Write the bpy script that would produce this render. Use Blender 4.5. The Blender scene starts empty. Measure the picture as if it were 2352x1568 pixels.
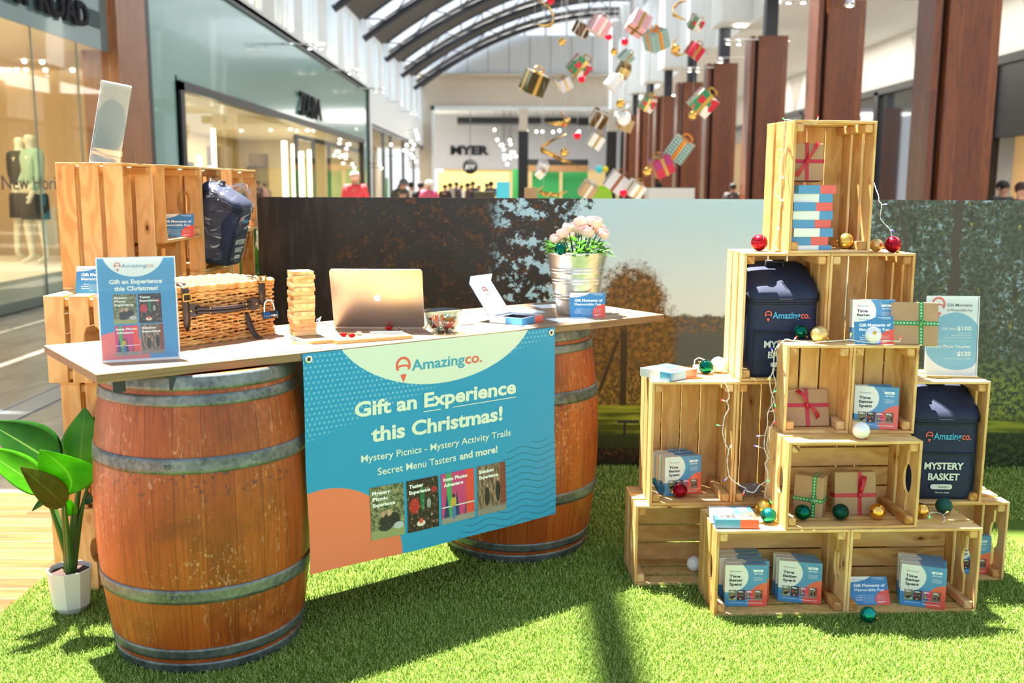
import bpy, bmesh, math, random
from mathutils import Vector, Matrix, Euler
sc = bpy.context.scene
COL = sc.collection
PI = math.pi
R = math.radians
# ------------------------------------------------------------ camera, world, sun, exposure
F, PITCH, ROLL, CH = 2261.06, 0.1563, 0.0049, 1.4558      # focal length in pixels of the 2352 x 1568 frame, tilt, roll, height
cp, sp, cr, sr = math.cos(PITCH), math.sin(PITCH), math.cos(ROLL), math.sin(ROLL)
_r = Vector((1, 0, 0)); _u = Vector((0, sp, cp)); _b = Vector((0, -cp, sp))
right = _r * cr + _u * sr; up = _u * cr - _r * sr
cam = bpy.data.objects.new('camera', bpy.data.cameras.new('camera')); COL.objects.link(cam)
m4 = Matrix((right, up, _b)).transposed().to_4x4(); m4.translation = Vector((0, 0, CH)); cam.matrix_world = m4
cam.data.sensor_width = 36.0; cam.data.lens = F / 2352 * 36.0; cam.data.clip_end = 400; cam.data.clip_start = .05
cam.data.dof.use_dof = True; cam.data.dof.focus_distance = 3.45; cam.data.dof.aperture_fstop = 2.8
sc.camera = cam
w = bpy.data.worlds.new('daylight'); sc.world = w; w.use_nodes = True
wn = w.node_tree; bg = wn.nodes['Background']; bg.inputs['Strength'].default_value = 1.0
_tc = wn.nodes.new('ShaderNodeTexCoord'); _sx = wn.nodes.new('ShaderNodeSeparateXYZ'); _rp = wn.nodes.new('ShaderNodeValToRGB')
wn.links.new(_tc.outputs['Generated'], _sx.inputs[0]); wn.links.new(_sx.outputs['Z'], _rp.inputs[0]); wn.links.new(_rp.outputs[0], bg.inputs['Color'])
_rp.color_ramp.elements[0].position = 0.0; _rp.color_ramp.elements[0].color = (1.2, 1.27, 1.33, 1)
_rp.color_ramp.elements[1].position = 0.6; _rp.color_ramp.elements[1].color = (.62, .86, 1.15, 1)
bg.inputs['Strength'].default_value = .62
sun = bpy.data.objects.new('sun', bpy.data.lights.new('sun', 'SUN')); COL.objects.link(sun)
sun.data.energy = 21.0; sun.data.angle = R(.6); sun.data.color = (1.0, .95, .86)
sun.rotation_euler = Vector((.205, -.28, -1)).to_track_quat('-Z', 'Y').to_euler()
sc.view_settings.view_transform = 'Standard'; sc.view_settings.look = 'None'; sc.view_settings.gamma = 1.0
sc.view_settings.use_curve_mapping = False; sc.view_settings.exposure = 0.8

# ------------------------------------------------------------ where a pixel of the photograph lies at a known height / depth / side
def ray(px, py):
    a, b = px - 1176, py - 784
    u = (cr * a + sr * b) / F; v = (-sr * a + cr * b) / F
    return Vector((u, cp - v * sp, -sp - v * cp))
def atZ(px, py, z): d = ray(px, py); return Vector((0, 0, CH)) + d * ((z - CH) / d.z)
def atY(px, py, y): d = ray(px, py); return Vector((0, 0, CH)) + d * (y / d.y)
def atX(px, py, x): d = ray(px, py); return Vector((0, 0, CH)) + d * (x / d.x)
def lin(c):
    return tuple([((x / 255) / 12.92 if x <= 10.3 else ((x / 255 + .055) / 1.055) ** 2.4) for x in c[:3]]) + (1.0,)

# ------------------------------------------------------------ node graphs
class V:
    def __init__(s, g, k): s.g = g; s.k = k
    def _o(s, op, *a):
        n = s.g.nt.nodes.new('ShaderNodeMath'); n.operation = op
        for i, x in enumerate((s,) + a):
            if isinstance(x, V): s.g.nt.links.new(x.k, n.inputs[i])
            else: n.inputs[i].default_value = float(x)
        return V(s.g, n.outputs[0])
    def __add__(s, o): return s._o('ADD', o)
    __radd__ = __add__
    def __sub__(s, o): return s._o('SUBTRACT', o)
    def __rsub__(s, o): return (s * -1) + o
    def __mul__(s, o): return s._o('MULTIPLY', o)
    __rmul__ = __mul__
    def __truediv__(s, o): return s._o('DIVIDE', o)
    def __neg__(s): return s * -1
    def sin(s): return s._o('SINE')
    def abs(s): return s._o('ABSOLUTE')
    def fract(s): return s._o('FRACT')
    def floor(s): return s._o('FLOOR')
    def sqrt(s): return s._o('SQRT')
    def max(s, o): return s._o('MAXIMUM', o)
    def min(s, o): return s._o('MINIMUM', o)
    def lt(s, o): return s._o('LESS_THAN', o)
    def gt(s, o): return s._o('GREATER_THAN', o)
    def pow(s, o): return s._o('POWER', o)
    def clamp(s): r = s._o('ADD', 0); r.k.node.use_clamp = True; return r
    def ss(s, a, b):          # smooth 0..1 between a and b (a > b runs down)
        if a > b: return 1 - s.ss(b, a)
        n = s.g.nt.nodes.new('ShaderNodeMapRange'); n.interpolation_type = 'SMOOTHSTEP'
        s.g.nt.links.new(s.k, n.inputs['Value']); n.inputs['From Min'].default_value = a; n.inputs['From Max'].default_value = b
        return V(s.g, n.outputs['Result'])
class Graph:
    def __init__(s, name):
        s.mat = bpy.data.materials.new(name); s.mat.use_nodes = True; s.nt = s.mat.node_tree
        s.b = s.nt.nodes['Principled BSDF']; s.out = s.nt.nodes['Material Output']; s._tc = None
    def coord(s, kind='Object'):
        if not s._tc: s._tc = s.nt.nodes.new('ShaderNodeTexCoord')
        return s._tc.outputs[kind]
    def geo(s, k): return s.nt.nodes.new('ShaderNodeNewGeometry').outputs[k]
    def sep(s, k):
        n = s.nt.nodes.new('ShaderNodeSeparateXYZ'); s.nt.links.new(k, n.inputs[0]); return [V(s, n.outputs[i]) for i in range(3)]
    def uv(s): a = s.sep(s.coord('UV')); return a[0], a[1]
    def rand(s): return V(s, s.nt.nodes.new('ShaderNodeObjectInfo').outputs['Random'])
    def comb(s, x, y, z=0.0):
        n = s.nt.nodes.new('ShaderNodeCombineXYZ')
        for i, a in enumerate((x, y, z)):
            if isinstance(a, V): s.nt.links.new(a.k, n.inputs[i])
            else: n.inputs[i].default_value = a
        return n.outputs[0]
    def noise(s, vec, scale=5., detail=3., rough=.5, dist=0., out='Fac'):
        n = s.nt.nodes.new('ShaderNodeTexNoise'); s.nt.links.new(vec, n.inputs['Vector'])
        n.inputs['Scale'].default_value = scale; n.inputs['Detail'].default_value = detail
        n.inputs['Roughness'].default_value = rough; n.inputs['Distortion'].default_value = dist
        return V(s, n.outputs['Fac']) if out == 'Fac' else n.outputs['Color']
    def vor(s, vec, scale=5., out='Distance', feature='F1', rnd=1.):
        n = s.nt.nodes.new('ShaderNodeTexVoronoi'); n.feature = feature; s.nt.links.new(vec, n.inputs['Vector'])
        n.inputs['Scale'].default_value = scale; n.inputs['Randomness'].default_value = rnd
        return V(s, n.outputs[out]) if out == 'Distance' else n.outputs[out]
    def mix(s, f, a, b, mode='MIX'):
        n = s.nt.nodes.new('ShaderNodeMix'); n.data_type = 'RGBA'; n.blend_type = mode
        if isinstance(f, V): s.nt.links.new(f.k, n.inputs[0])
        else: n.inputs[0].default_value = f
        for i, c in ((6, a), (7, b)):
            if isinstance(c, tuple): n.inputs[i].default_value = c
            elif isinstance(c, V): s.nt.links.new(c.k, n.inputs[i])
            else: s.nt.links.new(c, n.inputs[i])
        return n.outputs[2]
    def layer(s, base, *ms):
        for f, c in ms: base = s.mix(f, base, c)
        return base
    def val(s, name, x):
        i = s.b.inputs[name]
        if isinstance(x, V): s.nt.links.new(x.k, i)
        elif isinstance(x, (int, float)): i.default_value = x
        elif isinstance(x, tuple): i.default_value = x
        else: s.nt.links.new(x, i)
    def bump(s, h, strength=.3, dist=.01):
        n = s.nt.nodes.new('ShaderNodeBump'); n.inputs['Strength'].default_value = strength; n.inputs['Distance'].default_value = dist
        s.nt.links.new(h.k, n.inputs['Height']); s.nt.links.new(n.outputs[0], s.b.inputs['Normal'])
    def fin(s, color=None, rough=.5, metal=0., spec=None, **kw):
        if color is not None: s.val('Base Color', color)
        s.val('Roughness', rough); s.val('Metallic', metal)
        if spec is not None: s.val('Specular IOR Level', spec)
        for k, x in kw.items(): s.val(k.replace('_', ' '), x)
        return s.mat
MATS = {}
def flat(name, c, rough=.5, metal=0., emit=0., spec=None, var=.0, bump=0., bscale=80., coat=0.):
    if name in MATS: return MATS[name]
    g = Graph(name); col = lin(c)
    if var:
        n = g.noise(g.coord(), 6., 3)
        col = g.mix(n.ss(.3, .7), tuple(x * (1 - var) for x in col[:3]) + (1,), tuple(min(1, x * (1 + var)) for x in col[:3]) + (1,))
    if bump: g.bump(g.noise(g.coord(), bscale, 2), bump, .002)
    g.fin(col, rough, metal, spec)
    if coat: g.val('Coat Weight', coat)
    if emit: g.val('Emission Color', lin(c)); g.val('Emission Strength', emit)
    MATS[name] = g.mat; return g.mat

# ------------------------------------------------------------ meshes
def rot2(x, y, a): return x * math.cos(a) - y * math.sin(a), x * math.sin(a) + y * math.cos(a)
class MB:
    def __init__(s): s.v = []; s.f = []; s.uv = []; s.mi = []; s.sm = []
    def add(s, vs, fs, uvs=None, mi=0, sm=False):
        o = len(s.v); s.v += [tuple(p) for p in vs]
        for i, f in enumerate(fs):
            s.f.append(tuple(o + k for k in f)); s.mi.append(mi); s.sm.append(sm)
            s.uv += (uvs[i] if uvs else [(0, 0)] * len(f))
        return s
    def box(s, x0, y0, z0, x1, y1, z1, g='x', mi=0, rnd=None, T=None):
        if x0 > x1: x0, x1 = x1, x0
        if y0 > y1: y0, y1 = y1, y0
        if z0 > z1: z0, z1 = z1, z0
        P = [(x, y, z) for z in (z0, z1) for y in (y0, y1) for x in (x0, x1)]
        fs = [(0, 2, 3, 1), (4, 5, 7, 6), (0, 1, 5, 4), (2, 6, 7, 3), (0, 4, 6, 2), (1, 3, 7, 5)]
        ax = {'x': 0, 'y': 1, 'z': 2}[g]; o1, o2 = (rnd.uniform(0, 40), rnd.uniform(0, 40)) if rnd else (0, 0)
        oth = [i for i in (0, 1, 2) if i != ax]; uvs = []
        for f in fs:
            q = []
            for k in f:
                p = P[k]; q.append((p[ax] + o1, p[oth[0]] + p[oth[1]] * 1.0 + o2))
            uvs.append(q)
        if T: P = [tuple(T @ Vector(p)) for p in P]
        return s.add(P, fs, uvs, mi)
    def quad(s, a, b, c, d, mi=0, uv=((0, 0), (1, 0), (1, 1), (0, 1))): return s.add([a, b, c, d], [(0, 1, 2, 3)], [list(uv)], mi)
    def prism(s, pts, z0, z1, mi=0, T=None, sm=False):       # polygon in xy extruded in z
        n = len(pts); P = [(x, y, z0) for x, y in pts] + [(x, y, z1) for x, y in pts]
        if T: P = [tuple(T @ Vector(p)) for p in P]
        xs = [p[0] for p in pts]; ys = [p[1] for p in pts]; wx = (max(xs) - min(xs)) or 1; wy = (max(ys) - min(ys)) or 1
        cap = [((x - min(xs)) / wx, (y - min(ys)) / wy) for x, y in pts]
        s.add(P, [tuple(range(n - 1, -1, -1)), tuple(range(n, 2 * n))], [cap[::-1], cap], mi)
        return s.add(P, [(i, (i + 1) % n, n + (i + 1) % n, n + i) for i in range(n)], None, mi, sm)
    def tube(s, path, r, seg=8, mi=0, closed=False, caps=True, uvl=1.0):
        path = [Vector(p) for p in path]; n = len(path)
        rs = r if isinstance(r, (list, tuple)) else [r] * n
        nrm = None; ring = []; L = 0
        P = []; Ls = []
        for i, p in enumerate(path):
            if closed: t = path[(i + 1) % n] - path[i - 1]
            else: t = path[min(i + 1, n - 1)] - path[max(i - 1, 0)]
            t = t.normalized() if t.length > 1e-9 else Vector((0, 0, 1))
            if nrm is None:
                a = Vector((0, 0, 1)) if abs(t.z) < .9 else Vector((1, 0, 0)); nrm = (a - t * a.dot(t)).normalized()
            else:
                q = nrm - t * nrm.dot(t); nrm = q.normalized() if q.length > 1e-6 else nrm
            b = t.cross(nrm)
            if i: L += (p - path[i - 1]).length
            Ls.append(L)
            for k in range(seg):
                a = 2 * PI * k / seg; P.append(p + (nrm * math.cos(a) + b * math.sin(a)) * rs[i])
        fs = []; uvs = []
        for i in range(n if closed else n - 1):
            j = (i + 1) % n
            for k in range(seg):
                k2 = (k + 1) % seg; fs.append((i * seg + k, i * seg + k2, j * seg + k2, j * seg + k))
                l0 = Ls[i] * uvl; l1 = (Ls[j] if j else L) * uvl
                uvs.append([(l0, k / seg), (l0, (k + 1) / seg), (l1, (k + 1) / seg), (l1, k / seg)])
        s.add(P, fs, uvs, mi, True)
        if caps and not closed:
            s.add([P[k] for k in range(seg)], [tuple(range(seg - 1, -1, -1))], None, mi); s.add([P[(n - 1) * seg + k] for k in range(seg)], [tuple(range(seg))], None, mi)
        return s
    def lathe(s, prof, seg=32, mi=0, T=None, sm=True, c=(0, 0, 0)):  # prof: (r, z) list
        P = []; n = len(prof)
        for r, z in prof:
            for k in range(seg):
                a = 2 * PI * k / seg; P.append((c[0] + r * math.cos(a), c[1] + r * math.sin(a), c[2] + z))
        if T: P = [tuple(T @ Vector(p)) for p in P]
        fs = []; uvs = []
        for i in range(n - 1):
            for k in range(seg):
                k2 = (k + 1) % seg; fs.append((i * seg + k, i * seg + k2, (i + 1) * seg + k2, (i + 1) * seg + k))
                a, b = k / seg, (k + 1) / seg; v0, v1 = i / (n - 1), (i + 1) / (n - 1); uvs.append([(a, v0), (b, v0), (b, v1), (a, v1)])
        return s.add(P, fs, uvs, mi, sm)
    def sphere(s, c, r, seg=24, ring=14, mi=0, sc3=(1, 1, 1), T=None):
        P = [(0, 0, -1)]; 
        for i in range(1, ring):
            t = PI * i / ring
            for k in range(seg):
                a = 2 * PI * k / seg; P.append((math.sin(t) * math.cos(a), math.sin(t) * math.sin(a), -math.cos(t)))
        P.append((0, 0, 1)); fs = []; uvs = []
        for k in range(seg):
            k2 = (k + 1) % seg
            fs.append((0, 1 + k2, 1 + k)); uvs.append([(k / seg, 0), ((k + 1) / seg, 1 / ring), (k / seg, 1 / ring)])
            for i in range(ring - 2):
                a = 1 + i * seg; b = a + seg
                fs.append((a + k, a + k2, b + k2, b + k)); v0, v1 = (i + 1) / ring, (i + 2) / ring
                uvs.append([(k / seg, v0), ((k + 1) / seg, v0), ((k + 1) / seg, v1), (k / seg, v1)])
            a = 1 + (ring - 2) * seg; fs.append((a + k, a + k2, len(P) - 1)); uvs.append([(k / seg, 1 - 1 / ring), ((k + 1) / seg, 1 - 1 / ring), (k / seg, 1)])
        P = [Vector((p[0] * r * sc3[0], p[1] * r * sc3[1], p[2] * r * sc3[2])) + Vector(c) for p in P]
        if T: P = [T @ p for p in P]
        return s.add(P, fs, uvs, mi, True)
    def grid(s, fn, nu, nv, mi=0, sm=True, uvfn=None):
        P = [fn(i / nu, j / nv) for j in range(nv + 1) for i in range(nu + 1)]; fs = []; uvs = []
        for j in range(nv):
            for i in range(nu):
                a = j * (nu + 1) + i; fs.append((a, a + 1, a + nu + 2, a + nu + 1))
                q = [(i / nu, j / nv), ((i + 1) / nu, j / nv), ((i + 1) / nu, (j + 1) / nv), (i / nu, (j + 1) / nv)]
                uvs.append([uvfn(*x) for x in q] if uvfn else q)
        return s.add(P, fs, uvs, mi, sm)
    def build(s, name, mats, parent=None, bevel=0, bseg=1, solid=0, subsurf=0):
        me = bpy.data.meshes.new(name); me.from_pydata(s.v, [], s.f)
        if not isinstance(mats, (list, tuple)): mats = [mats]
        for m in mats: me.materials.append(m)
        me.polygons.foreach_set('material_index', s.mi); me.polygons.foreach_set('use_smooth', s.sm)
        uvl = me.uv_layers.new(name='uv'); flatuv = [c for p in s.uv for c in p]; uvl.data.foreach_set('uv', flatuv)
        me.update(); o = bpy.data.objects.new(name, me); COL.objects.link(o)
        if parent: o.parent = parent
        if solid: q = o.modifiers.new('solid', 'SOLIDIFY'); q.thickness = solid; q.offset = 0
        if bevel: q = o.modifiers.new('bevel', 'BEVEL'); q.width = bevel; q.segments = bseg; q.limit_method = 'ANGLE'; q.angle_limit = R(40)
        if subsurf: q = o.modifiers.new('sub', 'SUBSURF'); q.levels = q.render_levels = subsurf
        return o
def tag(o, label, cat=None, group=None, kind=None):
    if label: o['label'] = label
    if cat: o['category'] = cat
    if group: o['group'] = group
    if kind: o['kind'] = kind
    return o
def thing(name, label, cat, loc=(0, 0, 0), rz=0., group=None, rot=None):
    o = bpy.data.objects.new(name, None); COL.objects.link(o); o.empty_display_size = .05
    o.location = loc; o.rotation_euler = rot if rot else (0, 0, rz)
    return tag(o, label, cat, group)
def copy_tree(o, parent=None):
    c = o.copy(); COL.objects.link(c); c.parent = parent
    for ch in list(o.children): copy_tree(ch, c)
    return c
def struct(o): o['kind'] = 'structure'; return o
def place(o, loc, rz=0., rot=None):
    o.location = loc; o.rotation_euler = rot if rot else (0, 0, rz); return o

# ------------------------------------------------------------ lettering as flat polygons
_tcache = {}
def glyphs(s, bold=0.0):
    k = (s, bold)
    if k in _tcache: return _tcache[k]
    cu = bpy.data.curves.new('t', 'FONT'); cu.body = s; cu.size = 1.0; cu.offset = bold; cu.resolution_u = 3; cu.dimensions = '2D'; cu.fill_mode = 'BOTH'
    o = bpy.data.objects.new('t', cu); COL.objects.link(o)
    dg = bpy.context.evaluated_depsgraph_get(); me = o.evaluated_get(dg).to_mesh()
    vs = [(v.co.x, v.co.y) for v in me.vertices]; fs = [tuple(p.vertices) for p in me.polygons]
    o.evaluated_get(dg).to_mesh_clear(); bpy.data.objects.remove(o); bpy.data.curves.remove(cu)
    xs = [v[0] for v in vs]; _tcache[k] = (vs, fs, min(xs), max(xs)); return _tcache[k]
CAP = .729
def text(mb, s, x0, x1, base, cap, fn, mi=0, bold=0.0, shear=0.0):   # fits the string between x0 and x1, capital height cap
    vs, fs, a, b = glyphs(s, bold); kx = (x1 - x0) / (b - a); ky = cap / CAP
    P = [fn(x0 + (x - a) * kx + shear * y * ky, base + y * ky) for x, y in vs]
    mb.add(P, fs, None, mi)
def poly(mb, pts, fn, mi=0, uv=None): mb.add([fn(*p) for p in pts], [tuple(range(len(pts)))], [uv] if uv else None, mi)
def rect(mb, x0, y0, x1, y1, fn, mi=0): poly(mb, [(x0, y0), (x1, y0), (x1, y1), (x0, y1)], fn, mi, [(0, 0), (1, 0), (1, 1), (0, 1)])
def logo(mb, x0, x1, base, cap, fn, mo, mb_, asp=1.0, tail=None, bold=.012, mark_only=False):
    """balloon shaped pin, then the firm's name; x0..x1 spans mark and name; asp = v units per u unit"""
    W = x1 - x0; r = W * .082 if not mark_only else W / 2; cx = x0 + r; cy = base + cap * .58 if not mark_only else base
    def P(a, k): return (cx + r * k * math.cos(a), cy + asp * r * k * math.sin(a))
    seq = [R(-38 + i * 256 / 18) for i in range(19)]
    for i in range(18): poly(mb, [P(seq[i], 1), P(seq[i + 1], 1), P(seq[i + 1], .72), P(seq[i], .72)], fn, mo)
    for i in range(8):
        a0, a1 = -.8 + i * .2, -.6 + i * .2
        f = lambda t, d: (cx + r * t, cy + asp * r * (-.02 - .3 * t * t - d + .1))
        poly(mb, [f(a0, 0), f(a0, .22), f(a1, .22), f(a1, 0)], fn, mo)
    poly(mb, [(cx - r * .42, cy - asp * r * 1.12), (cx, cy - asp * r * 2.0), (cx + r * .42, cy - asp * r * 1.12), (cx, cy - asp * r * 1.02)], fn, mo)
    if mark_only: return
    xs = x0 + W * .175; xm = xs + (x1 - xs) * .745
    text(mb, 'Amazing', xs, xm, base, cap, fn, mb_, bold); text(mb, 'co.', xm + W * .008, x1, base, cap, fn, mo, bold)
# ------------------------------------------------------------ materials
def m_pine(name, base=(226, 184, 118), dark=(196, 138, 70), red=0.0):
    g = Graph(name); u, v = g.uv(); r = g.rand()
    uu = u + r * 31.0; vec = g.comb(uu * 3.0, v * 26.0, r * 9)
    wob = g.noise(g.comb(uu * 2.2, v * 7.0, r), 1.6, 2)
    ring = ((v * 34.0 + wob * 14.0) * 2.2).sin().ss(-1, 1)
    fine = g.noise(g.comb(uu * 4, v * 240, 0.0), 1.0, 2)
    c = g.mix(ring * .62 + fine * .25, lin(base), lin(dark))
    tone = g.noise(vec, .35, 1).ss(.35, .65)
    c = g.mix(tone * .4, c, lin((242, 208, 150)))
    c = g.mix(r.ss(.2, 1.0) * .28, c, lin((176, 116, 52))); c = g.mix((1 - r).ss(.6, 1.0) * .25, c, lin((250, 226, 178)))
    kd = g.vor(g.comb(uu * 5.5, v * 13.0, 0.0), 1.0)
    c = g.layer(c, (kd.ss(.21, .11) * .55, lin((176, 108, 46))), (kd.ss(.085, .045), lin((92, 52, 26))))
    g.bump(ring + fine, .12, .0015)
    return g.fin(c, .55, 0, .35)
PINE = m_pine('pine')
END = m_pine('pine_block', (218, 164, 92), (160, 96, 38))
def m_planks(name, a, b, c_, wdt, run, grain=28., seam=.004, rough=.45, gap=(60, 40, 25), coat=0.):
    g = Graph(name); u, v = g.uv()
    row = (v / wdt).floor(); n1 = g.noise(g.comb(row * 7.13, 0.3, 0.0), 3.0, 1)
    cell = (u / run + row * .37).floor(); rnd = g.noise(g.comb(row * 5.7, cell * 3.9, 1.0), 2.7, 1).ss(.3, .7)
    gr = g.noise(g.comb(u * 3.0 + row * 9, v * grain * 6, rnd * 4), 1.0, 4)
    c = g.mix(rnd, lin(a), lin(b)); c = g.mix(gr.ss(.42, .72) * .6, c, lin(c_))
    e = (v / wdt).fract(); ed = (e - .5).abs().ss(.5 - seam / wdt, .5)
    c = g.mix(ed * .7, c, lin(gap)); g.bump(1 - ed, .4, .001)
    if coat: g.val('Coat Weight', coat)
    return g.fin(c, rough)
BENCH = m_planks('acacia_benchtop', (186, 148, 116), (146, 112, 86), (104, 78, 60), .042, .42, seam=.0012, rough=.42, gap=(120, 90, 66))
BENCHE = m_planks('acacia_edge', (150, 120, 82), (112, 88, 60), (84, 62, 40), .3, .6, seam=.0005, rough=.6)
BLOCK = m_pine('pine_game_block', (238, 200, 140), (206, 146, 78))
def m_barrel():
    g = Graph('barrel_oak'); u, v = g.uv(); ob = g.coord('Object')
    st = (u * 24.0); row = st.floor(); rnd = g.noise(g.comb(row * 3.7, 0.0, 0.0), 3.1, 1).ss(.3, .7)
    gr = g.noise(g.comb(u * 260.0, v * 4.0, row), 1.0, 4)
    c = g.mix(rnd, lin((150, 68, 20)), lin((176, 90, 32))); c = g.mix(gr.ss(.4, .75) * .6, c, lin((98, 42, 14)))
    st1 = g.noise(ob, 4.2, 6, .7).ss(.48, .7); c = g.mix(st1 * .6, c, lin((92, 38, 16))); pal = g.noise(ob, 3.1, 5, .7).ss(.55, .7); c = g.mix(pal * .3, c, lin((186, 124, 76)))
    mid = (v - .47).abs().ss(.34, .1)
    dots = g.noise(g.comb(u * 150.0, v * 42.0, 3.0), 1.0, 3, .75).ss(.56, .66) * g.noise(ob, 5.0, 3).ss(.44, .6) * mid
    c = g.mix(dots * .85, c, lin((196, 160, 112)))
    scr = g.noise(g.comb(u * 90, v * 12, 2.0), 1.3, 2, .5, 2.0).ss(.63, .67) * g.noise(ob, 3.0, 2).ss(.42, .56)
    c = g.mix(scr * .4, c, lin((208, 168, 128)))
    ink = g.noise(ob, 55.0, 3).ss(.6, .66) * (v - .62).abs().ss(.09, .02)
    c = g.mix(ink * .7, c, lin((44, 36, 66)))
    e = (st.fract() - .5).abs().ss(.484, .5); c = g.mix(e * .75, c, lin((60, 26, 10))); g.bump(gr * .5 - e, .5, .002)
    return g.fin(c, .42, 0, .45)
BARREL = m_barrel()
def m_galv(name, a=(134, 142, 140), b=(70, 78, 80), rough=.42, metal=.6):
    g = Graph(name); ob = g.coord('Object'); u, v = g.uv()
    c1 = g.vor(ob, 75.0, 'Color'); s = g.sep(c1)[0]; n = g.noise(ob, 7.0, 4)
    c = g.mix(s * .45 + n.ss(.3, .7) * .55, lin(b), lin(a)); g.bump(n, .15, .002)
    return g.fin(c, n * .3 + (rough - .12), metal)
GALV = m_galv('galvanised_hoop')
def m_turf():
    g = Graph('turf'); ob = g.coord('Object'); n = g.noise(ob, 160.0, 3, .7); n2 = g.noise(ob, 1.6, 3)
    c = g.mix(n.ss(.3, .7), lin((34, 56, 14)), lin((96, 124, 44))); c = g.mix(n2 * .35, c, lin((126, 150, 52)))
    g.bump(n, .9, .01); return g.fin(c, .8, 0, .15)
TURF = m_turf()
def m_blade():
    g = Graph('turf_blade'); x, y, z = g.sep(g.coord('Object')); n = g.noise(g.coord(), 210.0, 1); n2 = g.noise(g.coord(), 2.2, 3)
    c = g.mix(n.ss(.35, .65), lin((92, 122, 34)), lin((184, 200, 104))); c = g.mix(n2.ss(.4, .7) * .35, c, lin((120, 160, 74)))
    c = g.mix(n.ss(.66, .7), c, lin((210, 200, 150)))
    return g.fin(c, .5, 0, .3, Transmission_Weight=0.0)
BLADE = m_blade()
def m_stone():
    g = Graph('stone_tile'); x, y, z = g.sep(g.coord()); n = g.noise(g.comb(x * 1.0, y * .35, 0.0), 3.2, 5, .65, .6)
    c = g.mix(n.ss(.3, .75), lin((168, 160, 146)), lin((128, 120, 108)))
    gx = ((x / 1.2).fract() - .5).abs().ss(.494, .5); gy = ((y / 1.2).fract() - .5).abs().ss(.494, .5)
    c = g.mix(gx.max(gy) * .6, c, lin((96, 92, 86))); return g.fin(c, .22, 0, .5)
STONE = m_stone()
DECK = m_planks('deck_timber', (124, 60, 30), (164, 94, 52), (92, 42, 20), .095, 1.7, 9., .003, .5, (200, 160, 120), .0); MATSP = [n for n in DECK.node_tree.nodes if n.type == 'BSDF_PRINCIPLED'][0]; MATSP.inputs['Specular IOR Level'].default_value = .15; MATSP.inputs['Roughness'].default_value = .75
COLUMN = m_planks('column_timber', (100, 50, 24), (124, 68, 34), (62, 30, 14), .17, 3.0, 5., .004, .35, (50, 22, 12))
PILLAR = m_planks('pillar_timber', (158, 104, 62), (134, 84, 48), (96, 58, 34), .4, 5.0, 4., .003, .35, (70, 40, 24))
KRAFT = flat('kraft_paper', (178, 142, 104), .75, var=.06, bump=.25, bscale=14)
def m_ribbon(name, c, dots=False):
    g = Graph(name); u, v = g.uv(); col = g.mix(g.noise(g.comb(u * 3, v * 140), 1., 1), lin(c), tuple(x * .7 for x in lin(c)[:3]) + (1,))
    if dots:
        cx = ((u / .011).fract() - .5) * 1.0; cy = (v - .5) * 1.3; d = (cx * cx + cy * cy).sqrt()
        star = d.lt(.12).max(((d - .27).abs()).lt(.05)); col = g.mix(star * .9, col, lin((225, 240, 225)))
    else:
        cx = (u / .004).fract() - .5; cy = (v * 5).fract() - .5; col = g.mix((cx * cx + cy * cy).sqrt().lt(.14) * .5, col, lin((236, 120, 120)))
    return g.fin(col, .32, 0, .5)
RED_R = m_ribbon('red_ribbon', (196, 20, 44)); GREEN_R = m_ribbon('green_ribbon', (16, 146, 60), True)
GOLD = flat('gold_metal', (232, 180, 84), .12, 1.); BRASS = flat('brass', (196, 156, 84), .3, 1.); CHROME = flat('chrome', (220, 222, 224), .12, 1.)
BLACK = flat('black_frame', (22, 24, 28), .4); WHITE = flat('white_paint', (236, 238, 238), .5); PAPER = flat('white_paper', (246, 246, 246), .6)
BLUE_I = flat('print_blue', (60, 160, 196), .5); WHT_I = flat('print_white', (240, 244, 240), .5); COR_I = flat('print_coral', (232, 98, 72), .5)
CREAM_I = flat('print_cream', (222, 232, 214), .5); DARK_I = flat('print_black', (28, 32, 40), .5); DTEAL_I = flat('print_teal_line', (24, 120, 150), .5)
MIDB_I = flat('print_midblue', (60, 130, 180), .5); PALE_I = flat('print_pale', (196, 214, 226), .5)
# small printed photographs
def m_photo(name, fn):
    g = Graph(name); u, v = g.uv(); return g.fin(fn(g, u, v), .5)
def _pic(g, u, v):
    n = g.noise(g.comb(u * 9, v * 11), 1.0, 5, .7); c = g.mix(n.ss(.4, .6), lin((58, 66, 40)), lin((150, 150, 108)))
    c = g.mix(n.ss(.6, .68), c, lin((196, 156, 128))); c = g.mix(v.ss(.2, .14), c, lin((150, 156, 104)))
    b = lambda cx, cy, rx, ry: ((((u - cx) / rx)._o('POWER', 2)) + (((v - cy) / ry)._o('POWER', 2))).ss(1.1, .8)
    return g.layer(c, (b(.4, .32, .13, .13), lin((38, 28, 26))), (b(.68, .33, .18, .14), lin((32, 32, 36))), (b(.36, .46, .06, .06), lin((196, 150, 126))),
                   (b(.55, .47, .07, .06), lin((204, 158, 134))), (b(.42, .2, .2, .07), lin((40, 42, 50))), (b(.82, .2, .16, .07), lin((186, 190, 196))))
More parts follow.
